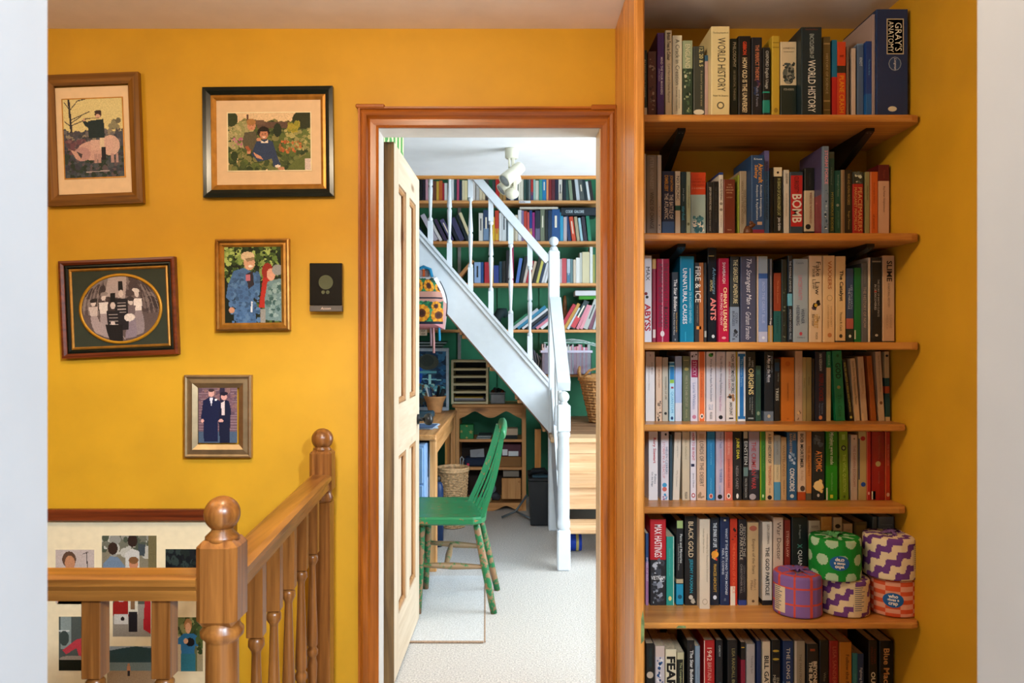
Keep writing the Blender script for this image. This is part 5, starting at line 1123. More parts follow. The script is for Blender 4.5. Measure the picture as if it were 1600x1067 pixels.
def rail_section(): return [(-.034, .0), (-.034, -.012), (-.026, -.022), (-.028, -.040), (.028, -.040), (.026, -.022), (.034, -.012), (.034, .0), (.022, .006), (-.022, .006)]
m = MB(); sec = rail_section()
m.prism([(YF+a, ZR+b) for a, b in sec], 'x', -2.6, XN-.036)
obj('handrail', m, M['newel_x'], bal)
m = MB(); n = len(sec); d_ = Vector((XR-XN, YR-YF, 0)).normalized(); nrm = Vector((d_.y, -d_.x, 0))
a_ = Vector((XN, YF, ZR))+d_*.036; b_ = Vector((XR, YR, ZR))-d_*.034
m.add([tuple(p+nrm*q[0]+Vector((0, 0, q[1]))) for p in (a_, b_) for q in sec], [tuple(range(n)), tuple(range(n, 2*n))]+[(i, (i+1) % n, n+(i+1) % n, n+i) for i in range(n)])
obj('handrail', m, M['newel_y'], bal)
def baluster(x, y, ang=0.0, zsq=.585, hw=.0175, name='baluster', mat=None, par=None, ztop=.752, zbot=-.02, k=1.0):
    m = MB(); n0 = len(m.v)
    m.box(x-hw, x+hw, y-hw, y+hw, zsq, ztop, c=.0015)
    L = zsq-zbot; f = lambda q: zbot+L*q
    pr = [(.62, 1.0), (.98, .985), (1.0, .965), (.6, .945), (.55, .935), (.62, .86), (.80, .70), (.92, .60), (.96, .55), (.66, .535), (.98, .52), (.98, .50), (.66, .485), (.86, .45), (.7, .33), (.55, .24), (.9, .225), (.9, .205)]
    m.lathe([(hw*r, f(q)) for r, q in reversed(pr)], x, y, 14)
    m.box(x-hw, x+hw, y-hw, y+hw, zbot, f(.205), c=.0015)
    if ang: m.rot(n0, Matrix.Translation((x, y, 0)) @ Matrix.Rotation(ang, 4, 'Z') @ Matrix.Translation((-x, -y, 0)))
    return obj(name, m, mat or M['newel'], par or bal)
for u_ in (149.5, 257.5, 40): baluster(X(u_, 846), YF, 0, .603)
for y_ in (1.673, 1.835, 1.996, 2.157, 2.325): baluster(XN+(y_-YF)/(YR-YF)*(XR-XN), y_, .07)
obj('base_string', MB().box(-2.6, XN, YF-.03, YF+.03, -.15, -.018, c=.004), M['newel_x'], bal)
m = MB(); m.beam((XN, YF, -.07), (XR, YR, -.07), .06, .10); obj('base_string', m, M['newel_y'], bal)

# ================================================================== staircase in the study
SU = 242.0; YS = F/SU       # outer string of the upper flight
stc = thing('staircase', 'white painted turned staircase with bare pine treads in the study', 'staircase', (.27, 4.6, 0))
WG = M['white_gloss']
def sx(u): return X(u, SU)
def szz(v): return Z(v, SU)
k1 = 1.155; k2 = 1.165
def top_z(x): return szz(592-(857-(x*SU+800))*k1)
def bot_z(x): return szz(674-(857-(x*SU+800))*k2)
xa, xb = sx(857), -1.55
m = MB(); m.prism([(xa, bot_z(xa)), (xa, top_z(xa)), (xb, top_z(xb)), (xb, bot_z(xb))], 'y', YS, YS+.032); obj('string_board', m, WG, stc)
m = MB(); e = .055
m.prism([(xa, top_z(xa)-e), (xa, top_z(xa)), (xb, top_z(xb)), (xb, top_z(xb)-e)], 'y', YS-.014, YS); m.prism([(xa, top_z(xa)-.018), (xa, top_z(xa)+.006), (xb, top_z(xb)+.006), (xb, top_z(xb)-.018)], 'y', YS-.022, YS+.03)
obj('string_capping', m, WG, stc)
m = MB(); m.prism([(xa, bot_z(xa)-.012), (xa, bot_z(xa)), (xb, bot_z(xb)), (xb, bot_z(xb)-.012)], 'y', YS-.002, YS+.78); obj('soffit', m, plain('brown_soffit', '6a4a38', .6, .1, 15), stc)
LZ = .634
for i in range(9):
    z = LZ+.21*(i+1); xr = .235-.18*i
    if z > 3: break
    obj('tread', MB().box(xr-.20, xr, YS+.032, YS+.80, z-.026, z, c=.004), M['pale_piney'], stc)
    obj('riser', MB().box(xr-.035, xr-.018, YS+.032, YS+.80, z-.21, z-.027), M['pale_piney'], stc)
def st_newel(x, y, hw, segs, ball_z, r, mat=WG):
    m = MB()
    for s_ in segs:
        if s_[0] == 'b': m.box(x-hw*s_[3], x+hw*s_[3], y-hw*s_[3], y+hw*s_[3], s_[1], s_[2], c=hw*.22)
        else: m.lathe([(hw*a, z) for a, z in s_[1]], x, y, 24)
    p = obj('newel_post', m, mat, stc)
    obj('ball_finial', MB().ball((x, y, ball_z), r, 24, 14), mat, p)
s2 = 292.0; nx, ny = X(880.5, s2), F/s2
st_newel(nx, ny, .035, [('b', 0, Z(826, s2), 1.0), ('l', [(.75, Z(828, s2)), (.98, Z(822, s2)), (1.0, Z(815, s2)), (.88, Z(808, s2)), (.93, Z(790, s2)), (.9, Z(740, s2)), (.84, Z(684, s2)), (.98, Z(681, s2)), (1.0, Z(676, s2)), (.8, Z(673, s2))]), ('b', Z(674, s2), Z(631, s2), 1.0), ('l', [(.8, Z(632, s2)), (.55, Z(628, s2)), (.5, Z(624, s2))])], Z(619.5, s2), .031)
ux, uy = X(865.5, SU), YS+.016
st_newel(ux, uy, .036, [('b', 0, Z(391, SU), 1.0), ('l', [(.85, Z(392, SU)), (.7, Z(387, SU)), (.5, Z(384, SU))])], Z(376, SU), .031)
# handrails
m = MB(); m.beam((ux-.036, uy, Z(407, SU)), (ux-.036-1.75, uy, Z(407, SU)+1.75*k1), .058, .050); obj('handrail', m, WG, stc)
m = MB(); m.beam((nx+.004, ny+.03, Z(604, s2)), (ux+.008, uy-.03, Z(470, SU)), .070, .055); obj('handrail', m, WG, stc)
m = MB(); m.prism([(ny+.03, .02), (ny+.03, .30), (uy-.035, .92), (uy-.035, .45)], 'x', nx-.022, nx+.010); obj('string_board', m, WG, stc)
for q in (.32, .66):
    y_ = ny+(uy-ny)*q; zz0 = .30+(.92-.30)*q; zz1 = Z(604, s2)+(Z(470, SU)-Z(604, s2))*q-.02
    obj('baluster', MB().lathe([(.016, zz0-.05), (.016, zz0+.1), (.011, zz0+.12), (.014, (zz0+zz1)/2), (.011, zz1-.1), (.016, zz1-.08), (.016, zz1+.02)], nx-.004, y_, 12), WG, stc)
for u_ in (702, 735, 767, 798, 828, 672):
    x_ = sx(u_); zb = top_z(x_)-.01; zt = Z(407, SU)+(ux-.036-x_)*k1-.02; hw = .0165
    m = MB(); L = zt-zb; f = lambda q: zb+L*q
    m.box(x_-hw, x_+hw, uy-hw, uy+hw, zb, f(.20), c=.0015); m.box(x_-hw, x_+hw, uy-hw, uy+hw, f(.80), zt, c=.0015)
    m.lathe([(hw*r, f(q)) for r, q in ((.5, .19), (.98, .205), (.98, .22), (.5, .235), (.62, .30), (.92, .46), (.95, .485), (.55, .5), (1.0, .51), (.95, .53), (.62, .66), (.45, .765), (.98, .775), (.98, .79), (.5, .81))], x_, uy, 14)
    obj('baluster', m, WG, stc)
# lower steps and landing
for z, yf, yb in ((.19, 4.26, 4.50), (.41, 4.43, 4.78)):
    obj('tread', MB().box(nx+.04, 1.5, yf, yb, z-.030, z, c=.006), M['step_pine'], stc)
obj('riser', MB().box(nx+.04, 1.5, 4.46, 4.475, .255, .379), M['step_pine'], stc)
obj('riser', MB().box(nx+.04, 1.5, 4.735, 4.75, .411, .535), M['step_pine'], stc)
obj('riser', MB().box(nx+.04, 1.5, 4.728, 4.745, .537, .603), M['step_pine'], stc)
for k in range(7):
    y0 = 4.70+k*.199
    obj('landing_board', MB().box(.235, 1.5, y0, y0+.196, LZ-.030, LZ, c=.004), M['step_pine'] if k < 1 else wood('worn_landing_board', '6a4a30', '947050', 'x', 14, .6, .09, '281808') if k == 1 else bpy.data.materials['worn_landing_board'], stc)
obj('under_post', MB().box(X(838, 236), X(848, 236), 5.46, 5.50, 0, .60), M['pine'], stc)

# ceiling spotlight
sp_ = thing('ceiling_spotlight', 'cream twin-head spotlight hanging from the study ceiling', 'spotlight', (0, 4.22, CE)); s3 = F/4.22; CP = M['cream_plastic']
obj('ceiling_rose', MB().lathe([(.030, CE-.055), (.036, CE-.048), (.038, CE-.006), (.036, CE)], X(799.5, s3), 4.22, 24), CP, sp_)
obj('arm', MB().box(X(794, s3), X(797.5, s3), 4.205, 4.235, Z(262, s3), CE-.03, c=.003).box(X(799, s3), X(804, s3), 4.205, 4.235, Z(262, s3), CE-.03, c=.003), CP, sp_)
def head(uc, vc, L, r, dirv, y):
    cpt = Vector((X(uc, s3), y, Z(vc, s3))); d = Vector(dirv).normalized(); M4 = Matrix.Translation(cpt) @ d.to_track_quat('Z', 'Y').to_matrix().to_4x4()
    m = MB(); m.lathe([(r*.55, -L*.62), (r*.85, -L*.55), (r*.92, -L*.3), (r, L*.3), (r, L*.5), (r*.94, L*.5), (r*.9, L*.46)], 0, 0, 28); m.rot(0, M4)
    h = obj('lamp_head', m, CP, sp_)
    m = MB(); m.lathe([(r*.9, L*.44), (r*.9, L*.47), (.001, L*.49)], 0, 0, 28); m.rot(0, M4); obj('lens', m, M['lens'], h)
head(800, 273, .135, .037, (-.62, -.42, -.62), 4.20)
head(795, 284, .120, .034, (-.75, -.25, -.62), 4.27)
obj('swivel_ball', MB().ball((X(800, s3), 4.24, Z(301, s3)), .038, 24, 14, sz=.8), CP, sp_)
obj('stem', MB().box(X(801.5, s3), X(808.5, s3), 4.23, 4.25, Z(300, s3), Z(262, s3), c=.004), CP, sp_)

# ================================================================== study shelving and its books
SB = 205.0; YSH = F/SB
ws = thing('wall_shelving', 'pine wall shelves on the green study wall behind the stairs', 'shelving', (0, YB, 0))
SZ = {'A': Z(313, SB), 'B': Z(376.5, SB), 'C': Z(442, SB), 'D': Z(514.5, SB), 'E': Z(584, SB)}
SHX = {'A': (-1.6, .95), 'B': (-1.6, .95), 'C': (-1.2, .95), 'D': (-1.2, .95), 'E': (.10, .95)}
for k, z in SZ.items():
    s_ = obj('shelf', MB().box(SHX[k][0], SHX[k][1], YSH-.012, YB-.001, z-.022, z, c=.003), M['pale_pinex'], ws)
    if k == 'A':
        a = X(811, SB); bq = X(829, SB)
        lb = obj('shelf_label', MB().box(a, bq, YSH-.0145, YSH-.011, z-.021, z-.003), M['white_gloss'], s_)
        tm = textmesh('Books', lambda tx, ty: (a+.025+tx, YSH-.0150, z-.012+ty), .04, .010, C('6c2c4c'), .02); tm.f and obj('shelf_lettering', tm, M['print'], s_)
for u_ in (718, 780, 845, 866):
    obj('upright', MB().box(X(u_, 198)-.012, X(u_, 198)+.012, YB-.012, YB-.0005, .75, 2.3), M['green_wall'] if u_ != 718 else M['grey_metal'], ws)
ROWN = {'A': 'highest', 'B': 'second-highest', 'C': 'middle', 'D': 'fourth', 'E': 'lowest'}
def far_row(key, spec):
    zb = SZ[key]; n = 0
    for e in spec.split(';'):
        e = e.strip()
        if not e: continue
        p = e.split(','); n += 1
        u0 = float(p[0]); wpx = float(p[1]); v = float(p[2]); col = p[3]; lean = math.radians(float(p[4])) if len(p) > 4 and p[4] else 0.0
        band = p[5] if len(p) > 5 else None
        w_ = wpx/SB; h = (Z(v, SB)-zb)/max(.5, math.cos(lean)) - (w_*abs(math.sin(lean)) if abs(lean) > .2 else 0); dpt = min(.15, h*.72)
        m = MB(); c = C(col)
        m.box(0, w_*.12, 0, dpt, 0, h, c); m.box(w_*.88, w_, 0, dpt, 0, h, c); m.box(w_*.12, w_*.88, 0, .004, 0, h, c)
        m.box(w_*.12, w_*.88, .004, dpt-.003, .001, h-.003, C('cfc0a0'))
        L = random.Random(int(u0*7)+ord(key))
        ink = 'e4dcc8' if sum(hexrgb(col)) < 380 else '2c3038'
        q0, q1 = L.uniform(.12, .25), L.uniform(.5, .75)
        m.box(w_*.36, w_*.62, -.0006, 0, h*(1-q1), h*(1-q0), C(ink) if wpx > 5.5 and L.random() < .6 else c)
        if band:
            m.box(w_*.04, w_*.96, -.0004, .001, h*.04, h*.42, C(band))
        ob = obj('book', m, M['cover'])
        ob.location = (X(u0, SB), YSH+.006+L.uniform(0, .012), zb+.0004+(w_*math.sin(-lean) if lean < 0 else 0)); ob.rotation_euler = (0, -lean, 0)
        tag(ob, '%s book, %s from left on the %s study shelf behind the stairs' % (cname(col), ordinal(n), ROWN[key]), 'book', 'books on the %s study shelf' % ROWN[key])
far_row('A', '''655,4.5,279,14181c;660,4.5,278,1c1a28;664.8,4,279,c090a0;669,6.5,279,2a2c34;676,5,282,6a4030;681.5,4,282,c09a3c;685.8,5,281,b85c28;691,3,285,9c2030;694.3,5,285,d0d4d4;
700,4,279,c8ccd0;704.5,4.5,279,d4d8dc;709.4,4,280,28484c;713.8,3.5,279,b04868;717.6,4,282,1c2c48;722,3.5,281,d0c8a8;725.8,4.4,281,d8cca0;730.6,4,280,1c5c4c;735,3,281,b8a480;738.4,5,281,d4d0d0;
744,4.5,279,b0b0b0;749,4.2,283,c8bca0;753.6,4.4,283,c4b494;758.4,5,279,3c3434;763.6,5.4,297,b02c60;769.4,4.6,281,2c3a3c;774.4,5.6,279,a82020;780.4,5,279,8c6a38;786,5,279,a07840;791.4,6,280,1c2430;
797.8,5,281,d0d4d8;803.2,6.5,279,1c3450;810,3.4,279,e0dccc;813.8,4.4,278,d8d4c4;818.6,3,278,2c4c48;822,3.6,278,1c3434;826,3.2,279,5c6468;829.6,3.6,279,a82c2c,,40406c;833.6,3,278,90b8b0;837,5.2,281,c8c8bc;842.6,4.8,279,3c8c84;847.6,6,278,2474a8;854,3,278,d88c60;857.4,4.4,279,7c2428;862.2,5,278,5c2430;867.6,5,278,1c2038;873,5.6,279,d0ccc4,,b8b0a0;
879.6,5,279,1c2430;885.2,5,281,2c5048,5;890.6,5,281,7c8c74,5;896.4,4.6,279,16181c,6;901.4,5.6,279,b8c0c8,6;907.6,6,280,4c5454,7;914.2,4.6,280,1c2c34,8;919.2,3.6,283,c8d0d4,8;923.4,5,281,2c2428,8''')
far_row('B', '''655,5,354,1c2c58,26;664,4.5,345,1c3060,32;678,7,333,b0b0c0,28;687,4.5,339,d0d0d4,28;694.5,5,341,3c3450,27;703,6.5,341,504c74,26;713,4.5,340,141c2c,25;718.5,8,338,3c3c60,24;729,4,335,14242c,23;734.5,4.5,331,d0c8a0,22;
748,6.4,332,c8c8c4;755,9,327,2c4060,,6c88a8;765,4,331,c4a43c;769.6,3.4,338,d8b030;773.4,6,328,b83c28,,c89c30;780,4,332,d0d4d8;784.4,6.4,331,c8d0d4;791.4,3.8,334,54646c;795.8,4,336,3c4c54;800.4,4,338,b0a890;805,4,335,ccc4b0;809.6,5,327,d0d4d8;815,3.4,328,7c7098;818.8,4.8,329,b83c30;824,3,331,c05050;827.4,4,328,1c3c80,,c89c50;831.8,4,331,8c2470;836.4,7.6,328,1c2438,,605c78;844.6,7,326,6c7460;852,4,328,141c20;856.6,5.6,328,142c48;
862.6,12.4,326,1c4c84;875.4,5,331,2c90b8;880.8,5,338,b0a4a8;888,5,336,18305c,7;894.4,6,338,c04428,7.5;901.8,4.6,338,a09478,7;907.6,3.8,340,94b8c4,7;912.8,5.2,338,2c2838,6.5;919.4,5,337,18785c,5.5''')
far_row('C', '''708,5,405,a87848,-40;741,10,409,88a8d0;751.4,4,409,1c4884;757,9,409,a42030;766.4,4.4,404,d0b030;771.2,8,414,283c80;780,4,408,14384c;785,5,407,141818;791,5.4,390,1c1c24;797,5.6,384,a03058;
805.5,5,403,4c70b4,-9;812,4.6,400,141c24,-11;817,4.4,398,c0b8b0,-12;821.4,5,406,a82438,-13;827,4,407,c8b89c,-14;832.4,5,399,2c2c24,-14;837.6,4,403,c8c060,-14;842,3.4,408,2c3c54,-14;846,3.6,409,c8ccd0,-15;850.2,3.6,411,d0d4d8,-15;
874,4,404,b0a8b0;878.2,7,403,b84850;886,5,404,a8b8c4,,3c6c8c;891.6,4,404,5c7c80;896,4,405,c4b8a4;900.4,5.6,402,d4d4d0;906.2,3.6,394,b0b4ac;910.2,11,393,c4bc98;921.8,4.4,385,c8ccc8;926.6,3.4,397,8c8c40''')
far_row('D', '''794,4,490,1c6c4c,-52;800.4,4.4,482,a8b0b8,-52;807.4,5,478,2c7ca0,-52;815.4,3.4,482,c8ccd0,-52;821,6,482,182430,-52;830.6,4,487,283c5c,-52;837,4.6,488,c87c90,-52;844.4,4.4,492,d0d4d8,-52;
874,5,474,b02838,-30;880.2,4.6,473,b8883c,-30;886,3.8,480,c4ccd0,-30;890.8,8,468,1c3438,-28,c03c44;900.4,4.6,475,c87c8c,-25;906,4.6,476,d08c98,-24;911.6,7,466,a8aca8,-21;919.6,5.4,477,6c3c50,-18;926,4,484,a8b0b4,-16''')
# big lying and lettered ones
def earth_text():  # lettering on the thick blue spine
    u0, w_, h = X(862.6, SB), 12.4/SB, Z(326, SB)-SZ['B']
    for o in list(COL.objects):
        if o.get('label', '').startswith('blue book, thirty-first') and 'second-highest' in o['label']:
            tm = textmesh('The Earth', lambda tx, ty: (w_*.5+ty, -.0012, h*.52-tx), h*.7, w_*.5, C('d8e4ec'), .005)
            obj('title', tm, M['print'], o, local=True)
earth_text()
lay = thing('code_book', 'thick navy book lying flat on top of the leaning books', 'book', (X(904, SB), YSH+.02, Z(336, SB)))
zq = Z(336.5, SB); x0, x1 = X(877, SB), X(932, SB)
m = MB(); c = C('1a2630'); zt = Z(323, SB)
m.box(x0, x1, YSH+.01, YSH+.17, zt-.004, zt, c); m.box(x0, x1, YSH+.01, YSH+.17, zq, zq+.004, c); m.box(x0, x1, YSH+.01, YSH+.016, zq, zt, c)
obj('cover', m, M['cover'], lay); obj('page_block', MB().box(x0+.003, x1-.003, YSH+.016, YSH+.168, zq+.004, zt-.004), M['paper'], lay)
obj('title', textmesh('CODE  GALORE', lambda tx, ty: ((x0+x1)/2+tx-.03, YSH+.009, (zq+zt)/2+ty), .14, .022, C('b8c8d4'), .01), M['print'], lay)
m = MB().box(X(812, SB), X(872, SB), YSH+.01, YSH+.16, Z(325.5, SB), Z(322.5, SB), C('c8c4b8')); o = obj('magazine', m, M['vmat'], None, (X(842, SB), YSH+.08, Z(325.5, SB))); tag(o, 'pale magazine lying flat across the second-highest shelf books', 'magazine')
for k, (u0, u1, v0, v1, colr, lb) in enumerate(((899, 929, 453, 461, 'c8ccd0', 'white ring binder lying at the right end of the fourth study shelf'), (905, 929, 461.5, 467, '3c8c2c', 'green folder lying beneath the white binder'))):
    zz0, zz1 = Z(v1, SB), Z(v0, SB)
    m = MB().box(X(u0, SB), X(u1, SB)+.08, YSH+.03, YSH+.19, zz0, zz1, C(colr), c=.003); o = obj('folder', m, M['vmat'], None, (X(914, SB), YSH+.1, zz0)); tag(o, lb, 'folder')
    if k == 1:
        sp2 = MB().box(X(912, SB), X(929, SB)+.07, YSH+.04, YSH+.19, SZ['D'], zz0-.001, C('2c3a34'), c=.004)
        o = obj('storage_tin', sp2, M['vmat'], None, (X(924, SB), YSH+.1, SZ['D'])); tag(o, 'dark tin at the right end of the fourth study shelf', 'tin'); bpy.data.objects.remove(o)
# glass globe-like dark bag on the fourth shelf left
m = MB(); m.tube([(X(776, SB), YSH+.06, SZ['D']+.02), (X(777, SB), YSH+.06, SZ['D']+.10), (X(782, SB), YSH+.06, SZ['D']+.135), (X(787, SB), YSH+.07, SZ['D']+.14), (X(791, SB), YSH+.08, SZ['D']+.10)], [.02, .035, .04, .035, .02], 10, C('14282c'))
o = obj('fabric_bag', m, M['vmat'], None, (X(800, SB), YSH+.06, SZ['D'])); tag(o, 'dark green fabric bag slumped left of leaning books on fourth study shelf', 'bag')
m = MB(); m.lathe([(.015, SZ['D']), (.019, SZ['D']+.03), (.020, SZ['D']+.10), (.018, SZ['D']+.16), (.014, SZ['D']+.23), (.008, SZ['D']+.27)], X(885, SB), YB-.021, 16)
o = obj('gourd_vase', m, plain('brown_gourd', '8c5a30', .5, .2, 40), None, (X(885, SB), YB-.021, SZ['D'])); tag(o, 'brown patterned gourd behind the books beside the white newel', 'vase')

# clear crate of files on the lowest shelf
s4 = 209.0; cr = thing('file_crate', 'clear plastic crate packed with files on the lowest study shelf', 'crate', (X(885, s4), F/s4, SZ['E']))
x0, x1, zb, zt = X(846, s4), X(924, s4), SZ['E']+.001, Z(547, s4); y0, y1 = F/s4, F/s4+.24
m = MB(); m.box(x0, x1, y0, y0+.003, zb, zt); m.box(x0, x1, y1-.003, y1, zb, zt); m.box(x0, x0+.003, y0, y1, zb, zt); m.box(x1-.003, x1, y0, y1, zb, zt); m.box(x0, x1, y0, y1, zb, zb+.003)
obj('tub', m, M['clear'], cr)
m = MB(); m.box(x0-.008, x1+.008, y0-.010, y0+.004, zt-.018, zt, c=.003); m.box(x0-.008, x0+.004, y0, y1, zt-.018, zt); m.box(x1-.004, x1+.008, y0, y1, zt-.018, zt); obj('rim', m, plain('frosted_rim', 'b8b4c8', .35), cr)
rr_ = random.Random(8); xx = x0+.006; cols_ = ['c890a0', 'b87c90', 'd0b0a8', 'c8c0c8', 'a8a0b0', 'd4ccc0', 'b86878', 'c8c4cc', 'a0a8a8']
while xx < x1-.012:
    wq = rr_.uniform(.007, .013)
    obj('file', MB().box(xx, xx+wq*.9, y0+.006, y1-.02, zb+.004, zt+rr_.uniform(.02, .05), C(rr_.choice(cols_)), c=.001), M['vmat'], cr); xx += wq
m = MB(); pts = [(X(878, s4), F/s4+.08, zt+.075), (X(895, s4), F/s4+.07, zt+.085), (X(912, s4), F/s4+.07, zt+.075), (X(935, s4), F/s4+.08, zt+.045)]
for k in range(3): m.tube([(p[0], p[1]+.01*k, p[2]-.008*k) for p in pts], .006, 6, C(['e0e4e4', 'b0c8c4', 'd8dcdc'][k]), flat=.4)
m.box(X(850, s4), X(928, s4), F/s4+.02, F/s4+.2, zt+.055, zt+.060, C('a8ccc0'))
o = obj('folded_chart', m, M['vmat'], None, (X(900, s4), F/s4, zt+.05)); tag(o, 'white curled sheets lying across the top of the file crate', 'paper')
m = MB()
for k in range(7): m.tube([(X(832+2*k, SB), YSH+.02, SZ['E']+.002), (X(834+2*k, SB), YSH+.02, SZ['E']+.10), (X(831+2*k, SB), YSH+.02, SZ['E']+.2-.01*k)], .004, 6, C(['c8ccd8', '4c546c', 'a8b0c4', '2c3448'][k % 4]), flat=3)
o = obj('magazine_sheaf', m, M['vmat'], None, (X(838, SB), YSH, SZ['E'])); tag(o, 'sheaf of slumped magazines left of the file crate', 'magazines')

# wicker
def weave(par, cx, cy, prof, rows, stakes, thick, mat, name='woven_side', tilt=None):
    """rows of withies passing in and out of the stakes; prof(q)->(r, z)"""
    m = MB(); sg = stakes*4
    for j in range(rows):
        q = (j+.5)/rows; r, z = prof(q); ph = 1 if j % 2 else -1
        pts = []
        for i in range(sg):
            a = 2*math.pi*i/sg; rr = r+ph*thick*.55*math.cos(a*stakes/2)
            pts.append((cx+rr*math.cos(a), cy+rr*math.sin(a), z))
        h = abs(prof((j+1)/rows)[1]-prof(j/rows)[1])*.46
        n0 = len(m.v)
        for p in pts:
            d = Vector((p[0]-cx, p[1]-cy, 0)).normalized()
            for (o_, dz) in ((-thick*.4, 0), (0, h), (thick*.5, 0), (0, -h)): m.v.append((p[0]+d.x*o_, p[1]+d.y*o_, p[2]+dz))
        for i in range(sg):
            i2 = (i+1) % sg
            for k in range(4):
                k2 = (k+1) % 4; m.f.append((n0+i*4+k, n0+i2*4+k, n0+i2*4+k2, n0+i*4+k2)); m.c.append(WHITE); m.sm.append(True)
    if tilt: m.rot(0, tilt)
    tag(obj(name, m, mat, par), kind='stuff')
    st = MB()
    for k in range(stakes):
        a = 2*math.pi*(k+.0)/stakes
        st.tube([(cx+prof(q)[0]*math.cos(a), cy+prof(q)[0]*math.sin(a), prof(q)[1]) for q in (0, .25, .5, .75, 1)], thick*.5, 5)
    if tilt: st.rot(0, tilt)
    tag(obj('stakes', st, mat, par), kind='stuff')
    rim = MB(); r, z = prof(1)
    for dz, dr in ((0, 0), (.008, .003), (-.008, .004)):
        rim.tube([(cx+(r+dr)*math.cos(2*math.pi*k/36), cy+(r+dr)*math.sin(2*math.pi*k/36), z+dz) for k in range(37)], thick*1.15, 7)
    if tilt: rim.rot(0, tilt)
    obj('rim', rim, mat, par)
    bt = MB(); r, z = prof(0); bt.lathe([(r*.97, z), (r*.97, z+.008)], cx, cy, 28)
    if tilt: bt.rot(0, tilt)
    obj('bottom', bt, mat, par)
s5 = 242.0; bx, by = X(706, s5), F/s5+.10
wb = thing('wicker_bin', 'pale wicker waste bin behind the green chair', 'basket', (bx, by, 0))
weave(wb, bx, by, lambda q: (.078+.022*q, .004+.378*q), 34, 22, .006, M['wicker'])
m = MB(); rr_ = random.Random(4)
for k in range(14):
    a = rr_.uniform(0, 6.28); r = rr_.uniform(0, .06); m.ball((bx+r*math.cos(a), by+r*math.sin(a), .30+rr_.uniform(-.02, .02)), .022, 6, 4, C(rr_.choice(['6a5a48', 'b8a890', '4a3c30', 'c8bca8'])))
tag(obj('waste_paper', m, M['vmat'], None, (bx, by, .3)), 'crumpled paper inside the pale wicker bin', 'paper', kind='stuff')
lx, ly = X(940, 216), 5.60
lb_ = thing('log_basket', 'tall brown wicker basket with handles on the stair landing', 'basket', (lx, ly, LZ))
weave(lb_, lx, ly, lambda q: (.085+.075*q, LZ+.004+.315*q), 16, 18, .008, M['wicker_dark'])
for sgn in (-1, 1):
    m = MB(); m.tube([(lx+sgn*.155, ly-.05, LZ+.31), (lx+sgn*.165, ly-.04, LZ+.37), (lx+sgn*.16, ly, LZ+.40), (lx+sgn*.165, ly+.04, LZ+.37), (lx+sgn*.155, ly+.05, LZ+.31)], .010, 8); obj('handle', m, M['wicker_dark'], lb_)
m = MB(); m.tube([(lx-.15, ly-.07, LZ+.315), (lx-.10, ly-.10, LZ+.38), (lx-.03, ly-.13, LZ+.40), (lx+.03, ly-.14, LZ+.36), (lx+.05, ly-.14, LZ+.30)], .009, 8); obj('handle', m, M['wicker_dark'], lb_)
# blue ball under the steps
m = MB(); n0 = 0; m.lathe([(.02, 0), (.046, .004), (.05, .01), (.05, .09), (.046, .096)], 0, 0, 24, C('16389c')); m.lathe([(.052, .062), (.052, .078)], 0, 0, 24, C('b0a060')); m.rot(0, Matrix.Translation((X(896, 268)-.05, F/268, .052)) @ Matrix.Rotation(math.pi/2, 4, 'Y'))
tag(obj('tape_roll', m, M['vmat'], None, (X(896, 268), F/268, 0)), 'blue drum with a gold band under the lowest pine step', 'drum')

# ================================================================== pine unit under the stairs
s6 = 217.0; uy0 = F/s6; uy1 = uy0+.30; ux0, ux1 = X(711, s6), X(822, s6)
pu = thing('pine_shelf_unit', 'small pine shelf unit with scalloped apron under the stairs', 'shelf unit', ((ux0+ux1)/2, uy0+.15, 0))
tz = Z(631, s6)
obj('top', MB().box(ux0-.02, ux1+.015, uy0-.02, uy1, tz-.024, tz, c=.005), M['pale_pinex'], pu)
for a in (ux0, ux1-.03): obj('side', MB().box(a, a+.03, uy0, uy1, 0, tz-.024, c=.002), M['pale_pine'], pu)
for v_ in (686, 729.5, 785): obj('shelf', MB().box(ux0+.03, ux1-.03, uy0+.004, uy1, Z(v_, s6)-.02, Z(v_, s6), c=.002), M['pale_pinex'], pu)
def scallop(zt, depth, flip=1):
    W = ux1-ux0-.06; pts = [(ux0+.03, zt), (ux1-.03, zt)]
    for k in range(25):
        q = 1-k/24; d = depth*(.35+.65*abs(math.cos(q*math.pi*2))**1.5) if 0.04 < q < .96 else depth*1.1
        pts.append((ux0+.03+W*q, zt-d))
    return pts
m = MB(); m.prism(scallop(tz-.024, .075), 'y', uy0+.002, uy0+.02); obj('apron', m, M['pale_pinex'], pu)
m = MB(); m.prism(scallop(Z(785, s6)-.0, .06), 'y', uy0+.0, uy0+.018); obj('plinth', m, M['pale_pinex'], pu)
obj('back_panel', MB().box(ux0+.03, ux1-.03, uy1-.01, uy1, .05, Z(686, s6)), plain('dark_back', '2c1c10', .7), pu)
cd = obj('cupboard_door', MB().box(X(784, s6), X(814, s6), uy0+.006, uy0+.024, Z(784, s6)+.02, Z(747, s6), c=.003), M['pale_pine'], pu)
obj('door_knob', MB().ball((X(812, s6)-.004, uy0, Z(752, s6)), .007, 10, 6), M['pale_pine'], cd)
